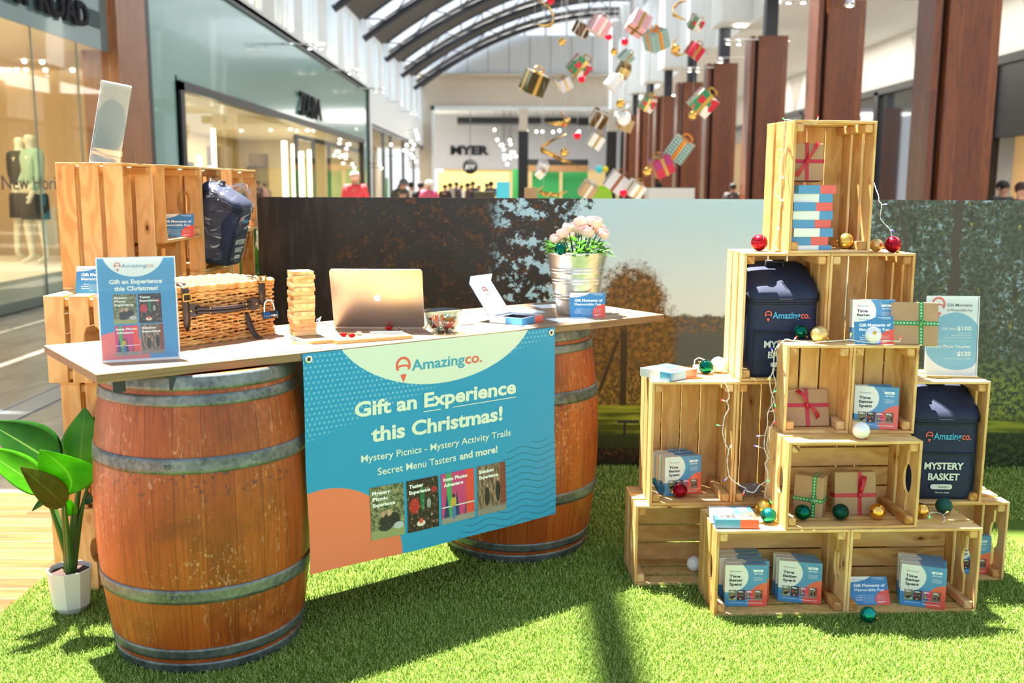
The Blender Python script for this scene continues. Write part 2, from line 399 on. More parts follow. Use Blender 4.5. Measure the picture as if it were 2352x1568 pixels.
def _tast(g, u, v):
    n = g.noise(g.comb(u * 11, v * 12), 1.0, 3, .6); c = g.mix(n.ss(.45, .6), lin((28, 26, 24)), lin((84, 52, 40)))
    b = lambda cx, cy, rx, ry: ((((u - cx) / rx)._o('POWER', 2)) + (((v - cy) / ry)._o('POWER', 2))).ss(1.1, .8)
    return g.layer(c, (b(.22, .5, .16, .15), lin((186, 36, 40))), (b(.48, .62, .07, .26), lin((20, 110, 60))), (b(.68, .5, .07, .1), lin((150, 150, 140))),
                   (n.ss(.62, .68), lin((196, 186, 170))), (b(.42, .14, .14, .06), lin((226, 216, 200))), (b(.42, .19, .07, .05), lin((214, 84, 60))), (b(.85, .75, .1, .06), lin((170, 40, 48))))
def _insta(g, u, v):
    tri = ((u * 3.2).fract() - .5).abs() * 2; k = g.noise(g.comb((u * 6.4).floor() * 3.7, 0.0), 2.3, 0)
    c = g.mix(k.ss(.45, .62), lin((216, 62, 110)), lin((90, 60, 150))); c = g.mix(k.ss(.5, .6), c, lin((70, 160, 96)))
    c = g.mix((.62 - tri * .9 - v).ss(-.02, .02), c, lin((36, 54, 104))); c = g.mix(u.ss(.72, .78), c, lin((226, 72, 60)))
    c = g.mix(v.ss(.14, .1), c, lin((150, 148, 140))); c = g.mix((v - .33).abs().lt(.012), c, lin((220, 220, 220)))
    b = lambda cx, cy, rx, ry: ((((u - cx) / rx)._o('POWER', 2)) + (((v - cy) / ry)._o('POWER', 2))).ss(1.1, .8)
    return g.layer(c, (b(.36, .4, .09, .12), lin((200, 170, 60))), (b(.37, .2, .06, .14), lin((70, 120, 170))), (b(.37, .53, .05, .04), lin((60, 44, 34))))
def _side(g, u, v):
    n = g.noise(g.comb(u * 14, v * 5), 1.0, 4, .6); c = g.mix(n.ss(.4, .62), lin((86, 70, 56)), lin((160, 132, 108)))
    c = g.mix(u.ss(.78, .82), c, lin((126, 62, 46))); c = g.mix(v.ss(.18, .08), c, lin((140, 134, 124)))
    b = lambda cx, cy, rx, ry: ((((u - cx) / rx)._o('POWER', 2)) + (((v - cy) / ry)._o('POWER', 2))).ss(1.1, .8)
    return g.layer(c, (b(.72, .42, .08, .22), lin((22, 26, 38))), (b(.72, .67, .04, .04), lin((190, 150, 130))), (b(.34, .36, .09, .2), lin((42, 36, 32))), (b(.36, .58, .04, .035), lin((180, 140, 120))))
PH = [m_photo('photo_picnic', _pic), m_photo('photo_taster', _tast), m_photo('photo_mural_wall', _insta), m_photo('photo_alley', _side)]
def ell(g, u, v, cx, cy, rx, ry, e=.012):
    a = (u - cx) / rx; b = (v - cy) / ry; return (a * a + b * b).sqrt().ss(1 + e, 1 - e)
def m_print(name, fn, rough=.35, coat=0.):
    g = Graph(name); u, v = g.uv(); c = fn(g, u, v); m = g.fin(c, rough)
    if coat: g.val('Coat Weight', coat); g.val('Coat Roughness', .08)
    return m
def _gift(g, u, v):
    c = g.layer(lin((66, 140, 188)), (ell(g, u, v, .1, .72, .455, .385), lin((226, 228, 222))), (u.lt(.1) * v.gt(.34) * v.lt(.9), lin((226, 228, 222))), (u.lt(.1) * v.gt(.9), lin((226, 228, 222))),
                (ell(g, u, v, 1.0, .13, .44, .44), lin((226, 88, 74))))
    n = g.noise(g.comb(u * 5, v * 5), 1.0, 3); return g.mix(n.ss(.62, .7) * .12, c, lin((255, 255, 255)))
GIFT = m_print('gift_box_print', _gift, .28, .5)
def _vouch(g, u, v):
    return g.layer(lin((62, 132, 184)), (ell(g, u, v, 0.0, 1.13, .63, .33), lin((232, 236, 232))), (ell(g, u, v, 1.0, .17, .37, .36), lin((228, 84, 66))))
VOUCH = m_print('voucher_print', _vouch, .35)
def _banner(g, u, v):
    U = u * 1.012; W = v * .72
    du = U * 60.0; dv = W * 60.0; row = dv.floor(); a = (du + (row * .5).fract() * 1.0).fract() - .5; b = dv.fract() - .5
    dot = (a * a + b * b).sqrt().ss(.25, .19) * (v - (u * .36 + .60)).ss(-.01, .02)
    wv = (W * 40.0 + (U * 42.0).sin() * .32 + U * 2.6).fract(); wave = (wv - .5).abs().lt(.065) * (u + (v - .06) * -.55 - .60).gt(0) * v.lt(.42) * ((u - .64) + (v - .30) * -.9).gt(.0)
    c = lin((16, 146, 196)); c = g.mix(v.ss(.9, .0) * .2, c, lin((70, 174, 214)))
    return g.layer(c, (dot * .55, lin((150, 210, 222))), (wave, lin((10, 112, 140))), (ell(g, u, v, .504, 1.14, .405, .348, .004), lin((216, 228, 212))),
                   (ell(g, u, v, .055, -.02, .285, .40, .004), lin((234, 122, 88))))
BANNER = m_print('banner_print', _banner, .45)
def _poster(g, u, v):
    du = u * 46.0; dv = v * 66.0; a = (du + ((dv.floor()) * .5).fract()).fract() - .5; b = dv.fract() - .5
    dot = (a * a + b * b).sqrt().ss(.3, .2) * (v - .62).ss(0, .1) * .6
    wv = (v * 36.0 + (u * 40.0).sin() * .3).fract(); wave = (wv - .5).abs().lt(.08) * u.gt(.83) * v.lt(.55)
    return g.layer(lin((30, 142, 200)), (dot, lin((140, 200, 224))), (wave * .6, lin((20, 120, 176))), (ell(g, u, v, .47, 1.06, .405, .245), lin((238, 242, 240))), (ell(g, u, v, .2, .02, .42, .26), lin((226, 108, 104))))
POSTER = m_print('poster_print', _poster, .12, .8)
def _sign(g, u, v):
    return g.layer(lin((232, 234, 234)), (ell(g, u, v, .62, .43, .66, .37).min(ell(g, u, v, .55, .40, .56, .40)), lin((112, 178, 206))))
SIGN = m_print('price_sign_print', _sign, .12, .8)
def clear(name, tint=(255, 255, 255), refl=.5, rough=.02, base=.03):
    g = Graph(name); t = g.nt.nodes.new('ShaderNodeBsdfTransparent'); t.inputs[0].default_value = lin(tint)
    gl = g.nt.nodes.new('ShaderNodeBsdfGlossy'); gl.inputs['Roughness'].default_value = rough
    lw = g.nt.nodes.new('ShaderNodeLayerWeight'); lw.inputs['Blend'].default_value = .5
    k = V(g, lw.outputs['Facing']); f = k * k * k * k * k * .9 * refl + base
    mx = g.nt.nodes.new('ShaderNodeMixShader'); g.nt.links.new(f.k, mx.inputs[0]); g.nt.links.new(t.outputs[0], mx.inputs[1]); g.nt.links.new(gl.outputs[0], mx.inputs[2])
    g.nt.links.new(mx.outputs[0], g.out.inputs[0]); return g.mat
ACRYL = clear('clear_acrylic', (248, 250, 250), .7, .02, .04)
SHOPGLASS = clear('shop_glass', (240, 244, 240), 1.0, .02, .05)
BOWLGLASS = clear('bowl_glass', (214, 226, 224), 1.3, .01, .08)
PLASTIC = None
def m_plastic():
    g = Graph('cling_film'); t = g.nt.nodes.new('ShaderNodeBsdfTransparent'); fx, fy, fz = g.sep(g.coord()); n = g.noise(g.comb(fx * 4 + fz * 9, fy * 4, fz * 30 - fx * 22), 1.6, 4, .6, .8)
    g.bump(n, 1.0, .03); g.fin(lin((226, 230, 236)), .12, 0, .8)
    mx = g.nt.nodes.new('ShaderNodeMixShader'); f = n.ss(.56, .64) * .6 + .06
    g.nt.links.new(f.k, mx.inputs[0]); g.nt.links.new(t.outputs[0], mx.inputs[1]); g.nt.links.new(g.b.outputs[0], mx.inputs[2]); g.nt.links.new(mx.outputs[0], g.out.inputs[0]); return g.mat
FILM = m_plastic()
NAVY = flat('navy_fabric', (24, 36, 68), .7, bump=.5, bscale=500, var=.12)
NAVYD = flat('navy_trim', (14, 18, 30), .5)
WICK = None
def m_wicker():
    g = Graph('wicker'); n = g.noise(g.coord(), 26.0, 3, .6); n2 = g.noise(g.coord(), 160.0, 2)
    c = g.mix(n.ss(.3, .7), lin((186, 122, 58)), lin((222, 172, 104))); c = g.mix(n2.ss(.55, .75) * .4, c, lin((134, 78, 30)))
    return g.fin(c, .5, 0, .4)
WICK = m_wicker()
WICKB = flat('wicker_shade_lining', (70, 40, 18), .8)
LEATH = flat('dark_leather', (44, 30, 30), .38, var=.15, bump=.3, bscale=60)
BLUEP = flat('blue_lock', (16, 70, 118), .3)
def m_lap():
    g = Graph('aluminium_shell'); g.bump(g.noise(g.coord(), 900., 1), .05, .0005); return g.fin(lin((186, 180, 172)), .32, .9)
ALU = m_lap()
ZINC = m_galv('zinc_bucket', (206, 210, 210), (178, 182, 184), .3, .9)
def leafm(name, a, b, rough=.35):
    g = Graph(name); u, v = g.uv(); n = g.noise(g.coord(), 9., 3)
    vein = ((u * 9.0 - (v - .5).abs() * 9.0).fract() - .5).abs().ss(.47, .5); mid = (v - .5).abs().ss(.03, .012)
    c = g.mix(n.ss(.3, .7), lin(a), lin(b)); c = g.mix(vein * .35, c, lin((20, 60, 20))); c = g.mix(mid * .5, c, lin((150, 190, 90)))
    g.bump(vein, -.2, .002)
    m = g.fin(c, rough, 0, .5); tr = g.nt.nodes.new('ShaderNodeBsdfTranslucent'); g.nt.links.new(c, tr.inputs[0])
    mx = g.nt.nodes.new('ShaderNodeMixShader'); mx.inputs[0].default_value = .5
    g.nt.links.new(g.b.outputs[0], mx.inputs[1]); g.nt.links.new(tr.outputs[0], mx.inputs[2]); g.nt.links.new(mx.outputs[0], g.out.inputs[0]); return m
LEAF = leafm('glossy_leaf', (58, 140, 14), (96, 176, 22)); LEAFD = leafm('dark_leaf', (24, 78, 24), (40, 104, 26)); LEAFS = leafm('small_leaf', (60, 130, 34), (96, 168, 50), .5); LEAFT = leafm('grey_green_leaf', (46, 96, 76), (62, 110, 84), .45)
STEM = flat('green_stem', (50, 96, 30), .45, var=.1)
PETAL = flat('pink_petal', (250, 206, 200), .5, var=.06)
SOIL = flat('potting_soil', (66, 44, 36), .95, var=.3, bump=1., bscale=60)
POTW = flat('white_pot', (214, 216, 214), .4)
def m_bauble(name, c, rough, metal, crack=0., bump=0., bs=60.):
    g = Graph(name); col = lin(c)
    if crack: d = g.vor(g.coord(), crack, feature='DISTANCE_TO_EDGE'); g.bump(d.ss(0, .12), .7, .004)
    elif bump: g.bump(g.noise(g.coord(), bs, 2), bump, .003)
    if rough < 0: rough = g.noise(g.coord(), 400., 1) * .5 + .1
    return g.fin(col, rough, metal)
B_GREEN = m_bauble('green_gloss', (4, 92, 76), .08, .9); B_GRTEX = m_bauble('green_glitter', (30, 140, 124), .25, .9, 0, .9, 90); B_GRCR = m_bauble('green_crackle', (8, 70, 56), .3, .8, 42.); B_GRMAT = m_bauble('green_matte', (4, 76, 66), .55, .3, 0, .6, 200)
B_GOLDM = m_bauble('gold_matte', (206, 168, 84), .34, .9); B_GOLDG = m_bauble('gold_gloss', (236, 182, 92), .06, 1.); B_GOLDT = m_bauble('gold_glitter', (222, 188, 124), .35, .9, 0, 1., 160)
B_RED = m_bauble('red_glitter', (150, 20, 42), .3, .85, 30.); B_DRED = m_bauble('dark_red', (140, 8, 34), .25, .8); B_WHITE = m_bauble('pearl_white', (236, 236, 232), .15, .1); B_FOAM = m_bauble('white_foam', (240, 240, 234), .6, 0., 0, .5, 200)
FOILR = m_bauble('red_foil', (214, 14, 34), .14, .8, 0, .8, 40); FOILS = m_bauble('silver_foil', (206, 204, 198), .16, .9, 0, .8, 40)
WIRE = flat('clear_wire', (226, 228, 226), .3); LEDC = {}
for k, c in dict(red=(255, 30, 30), green=(40, 255, 90), blue=(70, 60, 255), yellow=(255, 226, 30), white=(255, 255, 255)).items(): LEDC[k] = flat('led_' + k, c, .3, emit=3.0)
OLIVE = leafm('olive_leaf', (92, 104, 30), (124, 136, 48)); LAMP = flat('lamp_glow', (255, 244, 226), .5, emit=9.); STRIP = flat('strip_glow', (255, 232, 190), .5, emit=9.); CEILG = flat('downlight_glow', (255, 250, 240), .5, emit=12.)
SKIN = flat('skin', (198, 148, 124), .5)
WALLW = flat('white_wall', (226, 230, 232), .6, var=.02); WALLB = flat('beige_wall', (206, 194, 176), .6, var=.02); STEEL = flat('dark_steel', (34, 40, 52), .45); ROOFD = flat('roof_underside', (66, 64, 64), .7, var=.05)
def m_teal():
    g = Graph('teal_glass_panel'); x, y, z = g.sep(g.coord()); c = lin((116, 160, 156))
    return g.fin(c, .16, .0, .28, Coat_Weight=.2, Coat_Roughness=.02)
TEAL = m_teal()
def m_mural():
    g = Graph('landscape_print'); ob = g.coord('Object'); X, Y, Z = g.sep(ob)
    p = X * 455.3 + 1176.0; q = (1.395 - Z) * 441.0 + 455.0
    v2 = g.comb(p * .01, q * .01)
    nb = g.noise(v2, 1.1, 5, .6); nf = g.noise(v2, 9.0, 4, .7); nm = g.noise(v2, 3.2, 4, .65)
    c = g.mix(q.ss(455, 740), lin((176, 208, 218)), lin((222, 228, 224)))
    # ridges
    h1 = (q - (nm * 26 + 703)).ss(-5, 5) ; c = g.mix(h1, c, g.mix(nf.ss(.45, .62), lin((70, 78, 78)), lin((132, 96, 66))))
    c = g.mix((q - (nm * 20 + 742)).ss(-8, 14), c, lin((76, 84, 84)))
    h2 = (q - ((p - 1530) * -.24 + 838 + nm * 16)).ss(-4, 6); c = g.mix(h2, c, g.mix(nf.ss(.4, .6), lin((106, 88, 36)), lin((150, 124, 58))))
    # centre tree
    def bl(cx, cy, rx, ry, e=.35): a = (p - cx) / rx; b = (q - cy) / ry; return ((a * a + b * b).sqrt() + (nm - .5) * 1.1 + (nf - .5) * .7).ss(1 + e * .8, 1 - e * .6)
    fol = g.mix(nf.ss(.4, .62), lin((78, 56, 26)), lin((138, 94, 38))); fol = g.mix(nm.ss(.55, .7) * .6, fol, lin((54, 62, 30)))
    t = bl(1455, 690, 76, 82).max(bl(1440, 820, 118, 96)).max(bl(1500, 760, 60, 80))
    c = g.mix(t, c, fol)
    lo = (q - 860).ss(-20, 20) * p.ss(1640, 1560); c = g.mix(lo * .8 * q.ss(935, 925), c, g.mix(nf.ss(.45, .6), lin((84, 62, 26)), lin((150, 116, 50))))
    c = g.mix((p - (1440 + (nb - .5) * 14)).abs().ss(9, 6) * q.ss(720, 760) * q.ss(946, 938), c, lin((46, 30, 22)))
    c = g.mix((p - ((q - 800) * -.35 + 1416)).abs().ss(5, 3) * q.ss(760, 780) * q.ss(900, 880), c, lin((56, 38, 26)))
    # lawn
    st = g.noise(g.comb(p * .004, q * .06), 1.0, 3); lawn = g.mix(st.ss(.42, .58), lin((70, 78, 20)), lin((150, 156, 42)))
    c = g.mix((q - 926).ss(-3, 3), c, lawn); c = g.mix((q - 984 - nm * 10).ss(-8, 8), c, lin((44, 56, 26)))
    c = g.mix((q - 1018 - nm * 16).ss(-8, 8), c, g.mix(nf.ss(.5, .62), lin((30, 24, 18)), lin((92, 58, 36)))); c = g.mix(q.ss(1048, 1062), c, lin((28, 26, 22)))
    c = g.mix((q - 964).abs().lt(4) * p.gt(1428) * p.lt(1480), c, lin((52, 56, 52))); c = g.mix((p - 1446).abs().lt(3) * q.gt(964) * q.lt(1000), c, lin((40, 42, 38)))
    # big dark trees at left
    edge = p + (q - 455) * .30 - 1338 + (nm - .5) * 210 + (nf - .5) * 90
    dk = g.mix((nf * .5 + nm * .5).ss(.5, .62), lin((40, 39, 37)), lin((88, 56, 26))); dk = g.mix(nb.ss(.5, .62), dk, lin((42, 44, 42)))
    dk = g.mix(g.noise(v2, 13.0, 4, .7).ss(.58, .68) * nm.ss(.42, .6) * p.ss(740, 860) * .8, dk, lin((158, 106, 44)))
    bark = g.mix(g.noise(g.comb(p * .05, q * .008), 1.0, 4).ss(.45, .65), lin((27, 25, 24)), lin((48, 43, 40))); dk = g.mix((p - (760 + (nm - .5) * 70)).ss(14, -14), dk, bark)
    c = g.mix(edge.ss(10, -10), c, dk)
    hole = g.noise(v2, 2.4, 5, .72).ss(.52, .57) * (p - 1232).abs().ss(120, 66) * q.ss(800, 720)
    c = g.mix(hole * .95, c, lin((170, 208, 224)))
    # gum tree at right
    rt = (p + (nm - .5) * 90 - 1990).ss(-14, 14) * q.ss(965, 940); gum = g.mix(nf.ss(.42, .6), lin((52, 58, 48)), lin((80, 86, 66)))
    gum = g.mix(g.noise(v2, 6.5, 6, .8, .3).ss(.52, .62) * g.noise(v2, 1.3, 2).ss(.36, .56) * q.ss(900, 700) * .85, gum, lin((150, 180, 192)))
    lf = g.noise(g.comb(p * .05, q * .011), 1.0, 3, .6).ss(.6, .66); gum = g.mix(lf * .75, gum, lin((40, 44, 30))); gum = g.mix(lf * nm.ss(.55, .62) * p.ss(2180, 2260), gum, lin((176, 164, 60)))
    gum = g.mix((q - 840).ss(-60, 60) * nf.ss(.45, .6), gum, lin((128, 140, 52)))
    c = g.mix(rt, c, gum)
    tr = ((p - (2206 + (nb - .5) * 40)).abs().ss(13, 9)).max((p - ((q - 700) * .22 + 2120)).abs().ss(5, 3)) * q.ss(960, 940); c = g.mix(tr * p.gt(2000), c, lin((70, 62, 54)))
    c = g.mix(p.gt(2000) * (q - 1000).ss(-50, 20), c, g.mix(nf.ss(.45, .6), lin((34, 44, 24)), lin((66, 80, 32))))
    return g.fin(c, .38, 0, .4)
MURAL = m_mural()
# ------------------------------------------------------------ the setting
rnd = random.Random(7)
m = MB(); m.add([(-14, -4, -.012), (16, -4, -.012), (16, 110, -.012), (-14, 110, -.012)], [(0, 1, 2, 3)]); struct(m.build('floor', STONE))
m = MB()
yy = -1.0
m.add([(-3.3, -1, -.006), (-1.74, -1, -.006), (-1.74, 4.55, -.006), (-3.3, 4.55, -.006)], [(0, 1, 2, 3)], [[(-3.3, -1), (-1.74, -1), (-1.74, 4.55), (-3.3, 4.55)]]); struct(m.build('floor_deck', DECK))
m = MB()
for x in (-3.34, -3.13): m.box(x, 4.56, -.011, x + .018, 40, -.004)
m.box(-3.322, 4.56, -.012, -3.13, 40, -.008); struct(m.build('trim_1', flat('floor_channel', (140, 150, 160), .3, .4)))
m = MB(); m.add([(-1.75, -1, 0), (4.4, -1, 0), (4.4, 6.2, 0), (-1.75, 6.2, 0)], [(0, 1, 2, 3)]); struct(m.build('floor_turf', TURF))
# blades of the artificial grass, denser where it is seen close by
def turf_blades():
    rr = random.Random(3); vs = []; fs = []
    def patch(x0, x1, y0, y1, n, h, wd):
        for _ in range(n):
            x = rr.uniform(x0, x1); y = rr.uniform(y0, y1); px = 1176 + F * x / max(.3, y)
            a = rr.uniform(0, 6.283); hh = h * rr.uniform(.6, 1.25); l = hh * rr.uniform(.2, 1.0); b = rr.uniform(0, 6.283)
            dx, dy = math.cos(a) * wd, math.sin(a) * wd; lx, ly = math.cos(b) * l, math.sin(b) * l; o = len(vs)
            vs.extend(((x - dx, y - dy, 0), (x + dx, y + dy, 0), (x + lx * .45 + dx * .7, y + ly * .45 + dy * .7, hh * .62), (x + lx * .45 - dx * .7, y + ly * .45 - dy * .7, hh * .62), (x + lx, y + ly, hh)))
            fs.append((o, o + 1, o + 2, o + 3)); fs.append((o + 3, o + 2, o + 4))
    patch(-1.75, 1.9, 2.45, 3.3, 120000, .014, .0011); patch(-1.75, 2.1, 3.3, 4.2, 66000, .015, .0014); patch(.3, 2.9, 4.2, 5.05, 24000, .016, .0019)
    me = bpy.data.meshes.new('grass_pile'); me.from_pydata(vs, [], fs); me.materials.append(BLADE)
    o = bpy.data.objects.new('grass_pile', me); COL.objects.link(o); return tag(o, 'short bright green artificial grass pile under the barrels and crates', 'artificial grass', None, 'stuff')
turf_blades()
XL = -5.745
# left wall: Y ranges of the shop fronts; upper clerestory
m = MB(); m.box(XL - .1, 15.75, 5.15, XL + .06, 39.9, 5.32); m.box(XL - .1, 39.9, 3.9, XL + .02, 64.5, 4.1); struct(m.build('trim_2', WALLW))
m = MB()
for i in range(14):                      # stepped white fins between bright upper windows
    y = 20 + i * 3.25
    m.box(XL - .15, y, 5.3, XL + .05, y + 1.15, 7.95)
    for k in range(3): m.box(XL - .12, y + 1.45 + k * .55, 5.3, XL + .04, y + 1.53 + k * .55, 7.9)
m.box(XL - .2, 18, 7.3, XL - .02, 64.5, 7.95)
m.box(XL - .15, 40, 4.1, XL + .03, 64.5, 5.35)
for y in range(41, 64, 1): m.box(XL + .03, y, 4.1, XL + .05, y + .12, 5.4)
struct(m.build('wall_left', WALLW))
m = MB(); m.box(XL - .3, 18, 5.3, XL - .28, 64.5, 7.4); struct(m.build('window_1', flat('bright_upper_glass', (206, 226, 240), .1, emit=.6)))
m = MB()
for y in range(19, 64, 2): m.box(XL - .26, y, 5.3, XL - .2, y + .1, 7.4)
struct(m.build('trim_3', STEEL))
# shop with the tall glass wall (near left)
shop1 = MB(); shop1.box(XL - 4.5, 7.5, -.01, XL - .02, 15.3, .36); struct(shop1.build('floor_left_shop', flat('shop_plinth', (236, 230, 214), .4)))
m = MB(); m.box(XL - 3.4, 6, 0, XL - 3.3, 17.1, 4.6); m.box(XL - 3.4, 17.0, 0, XL - .1, 17.1, 4.6); m.box(XL - 3.4, 6, 3.34, XL - .1, 17.1, 3.44); struct(m.build('wall_left_shop', flat('warm_shop_wall', (240, 212, 172), .6)))
m = MB(); m.box(XL - .02, 6.5, 3.3, XL + .0, 14.45, 7.5); struct(m.build('wall_left_fascia', flat('grey_green_fascia', (96, 124, 126), .12, coat=.8)))
m = MB(); m.box(XL - .012, 6.5, .02, XL, 14.45, 3.3); struct(m.build('window_2', SHOPGLASS))
m = MB()
for y in (8.2, 9.4, 10.8, 12.1, 13.35): m.box(XL - .004, y, 0, XL + .012, y + .018, 3.3)
m.box(XL - .02, 6.5, 0, XL + .02, 14.45, .1); struct(m.build('trim_4', flat('glass_joint', (110, 120, 112), .4)))
m = MB(); m.box(XL + .0, 13.75, 3.58, XL + .02, 14.15, 3.8); tag(m.build('air_vent', flat('vent_grey', (54, 76, 80), .6)), 'grey louvred vent on the fascia right of the raised shop lettering', 'vent')
m = MB(); m.box(XL - .4, 14.47, 0, XL + .12, 15.6, 8.0, 'z'); tag(m.build('timber_pillar', PILLAR), 'tall brown timber pillar between the two left shopfronts', 'pillar')
def sign3d(name, s, x, y0, y1, z0, z1, mat, label, depth=.05, bd=.03):
    mb = MB(); vs, fs, a, b = glyphs(s, bd); ky = (z1 - z0) / CAP; kx = (y1 - y0) / (b - a)
    f = [(x, y0 + (px - a) * kx, z0 + pz * ky) for px, pz in vs]
    mb.add(f, fs); o = mb.build(name, mat); q = o.modifiers.new('s', 'SOLIDIFY'); q.thickness = depth; q.offset = 0; return tag(o, label, 'shop sign')
sign3d('shop_sign', 'COUNTRY ROAD', XL + .06, 9.66, 13.64, 3.52, 3.83, flat('sign_black', (14, 18, 28), .9), 'dark raised shop lettering high on the near left glass shopfront')
o = sign3d('window_lettering', 'New Horizons', XL + .008, 11.19, 13.12, 1.39, 1.56, flat('window_text', (84, 72, 62), .5), 'thin dark lettering on the near left shop window beside the mannequins', .004, .0); o['category'] = 'window lettering'
# second shopfront: teal glass fascia around a lit window
m = MB(); m.box(XL - .03, 15.95, 3.15, XL, 39.6, 5.1); m.box(XL - .03, 15.95, 0, XL, 17.4, 3.15); m.box(XL - .03, 38.3, 0, XL, 39.6, 3.15); struct(m.build('wall_left_shopfront', TEAL))
m = MB()
for a in ((15.6, 0, 15.95, 5.15), (39.6, 0, 39.95, 5.15), (15.6, 5.08, 39.95, 5.24), (17.3, 0, 17.5, 3.2), (38.2, 0, 38.4, 3.2), (17.3, 3.06, 38.4, 3.22)): m.box(XL - .1, a[0], a[1], XL + .06, a[2], a[3])
for y in (27.2, 29.5, 32.0): m.box(XL - .2, y, 0, XL - .1, y + .14, 2.75)
m.box(XL - .2, 27.2, 2.7, XL - .1, 38.2, 2.82)
struct(m.build('trim_5', BLACK))
m = MB(); m.box(XL - 5, 17.3, 0, XL - 4.9, 38.4, 3.3); m.box(XL - 5, 38.4, 0, XL, 38.5, 3.3); m.box(XL - 5, 17.2, 0, XL, 17.3, 3.3); m.box(XL - 5, 17.3, 3.15, XL - .1, 38.4, 3.25)
struct(m.build('wall_left_lit_shop', flat('lit_shop_wall', (226, 208, 166), .6)))
m = MB(); m.box(XL - .05, 17.5, .02, XL - .04, 38.2, 3.06); struct(m.build('window_3', SHOPGLASS))
for i, (x, y, z0, z1, r_) in enumerate([(-1.2, 18.6, .1, 2.75, .05), (-2.2, 21.0, .2, 2.4, .04), (-1.0, 22.6, .6, 2.7, .035), (-1.6, 24.3, .1, 1.9, .04), (-2.4, 26.0, .1, 2.2, .04), (-.8, 28.7, .1, 2.7, .06), (-1.0, 31.0, .1, 2.7, .09), (-.9, 33.0, .1, 2.6, .1), (-1.6, 34.6, .1, 2.6, .09), (-.9, 36.2, .1, 2.3, .05)]):
    m = MB(); m.box(XL + x - r_, y - r_, z0, XL + x + r_, y + r_, z1)
    tag(m.build('light_column', STRIP), 'glowing upright light strip inside the lit left shop window', 'light strip', 'light strips in the lit shop window')
for i in range(9):
    m = MB(); y = 18.9 + i * 2.2; m.box(XL - 3.9 + (i % 2) * .5, y, 0, XL - 3.5 + (i % 2) * .5, y + 1.3, 1.6 + .5 * (i % 3))
    tag(m.build('display_rack', flat('rack_%d' % (i % 3), [(60, 48, 34), (34, 30, 28), (112, 90, 62)][i % 3], .6)), 'dark clothes display unit inside the lit left shop window', 'display unit', 'display units in the lit left shop')
sign3d('shop_sign', 'ZARA', XL + .06, 26.9, 29.9, 3.36, 3.95, flat('sign_black', (14, 18, 28), .9), 'black four-letter raised lettering on the teal glass fascia')
m = MB(); m.box(XL - .001, 26.2, 3.25, XL + .003, 28.3, 5.05)
# shops further along on the left
m = MB()
for a in ((40.3, 3.75, 64, 3.95), (44.5, 0, 44.9, 3.8), (47.2, 0, 47.6, 3.8), (52.5, 0, 52.9, 3.8), (58, 0, 58.3, 3.8)): m.box(XL - .1, a[0], a[1], XL + .02, a[2], a[3])
struct(m.build('trim_6', flat('shop_frame_grey', (74, 78, 82), .4)))
m = MB(); m.box(XL - .1, 39.95, 0, XL + .08, 40.35, 5.2); struct(m.build('trim_7', WALLW))
m = MB(); m.box(XL - 3, 40.3, 0, XL - 2.9, 64, 3.9); m.box(XL - 3, 40.3, 3.8, XL, 64, 3.9); struct(m.build('wall_left_far_shops', flat('far_shop_wall', (176, 164, 140), .6)))
for i, (y, z, c, dz) in enumerate([(41.6, .9, (36, 160, 92), 1.4), (43.2, 1.0, (40, 42, 48), 2.4), (46.0, .5, (206, 186, 140), 1.9), (49.5, .4, (70, 176, 110), 1.5), (51, .3, (50, 44, 40), 2.8), (54.6, .3, (214, 206, 196), 2.4), (56.5, .3, (60, 160, 100), 1.6)]):
    m = MB(); m.box(XL - 1.6, y - .5, 0, XL - 1.4, y + .7, z + dz)
    tag(m.build('shop_display', flat('shop_display_%d' % i, c, .6)), ['green lit display in the shop just past the teal glass front', 'black display panel past the teal glass front', 'cream display panel in the far left shops', 'green display panel far down the left side', 'dark doorway panel far down the left side', 'pale display panel at the far end of the left shops', 'small green panel at the far end of the left shops'][i], 'shop display')
# far end wall with the arched window
YE = 63.5
m = MB()
m.box(-5.5, YE, 8.35, 12, YE + .3, 10.75); struct(m.build('wall_back_upper', WALLW))
m = MB()
for i in range(14): m.box(-5.5 + i * 1.3, YE - .03, 8.4, -5.45 + i * 1.3, YE, 10.7)
struct(m.build('trim_8', flat('panel_joint', (170, 176, 178), .6)))
m = MB(); m.box(-6, YE + .6, 6.45, 12, YE + .9, 8.4); m.box(-6, YE + .6, 0, -5.2, YE + .9, 6.45); m.box(-6, YE - .3, 8.25, 12, YE + .7, 8.4); struct(m.build('wall_back', WALLB))
m = MB()
for i in range(12):
    x = -3.3 + i * 1.32; m.box(x, YE, 10.7, x + .07, YE + .1, 13.5)
struct(m.build('trim_9', STEEL))
m = MB(); m.box(-5.2, YE + .3, 6.2, 6.5, YE + .6, 6.45); m.box(-5.2, YE + .3, 0, -5.0, YE + .6, 6.45); struct(m.build('trim_10', WALLW))
for x, l in ((.4, 'pillar of the far opening standing right of the far store sign'), (6.0, 'paired pillar of the far opening nearest the timber columns'), (6.9, 'black pillar of the far opening partly behind the timber columns')):
    t = thing('far_pillar', 'beige and black ' + l, 'pillar', (x + .25, YE + .25, 0))
    m = MB(); m.box(-.27, -.25, 4.9, .27, .25, 6.3); m.build('upper_cladding', WALLB, t); m = MB(); m.box(-.32, -.3, 0, .32, .3, 4.9); m.build('black_base', BLACK, t)
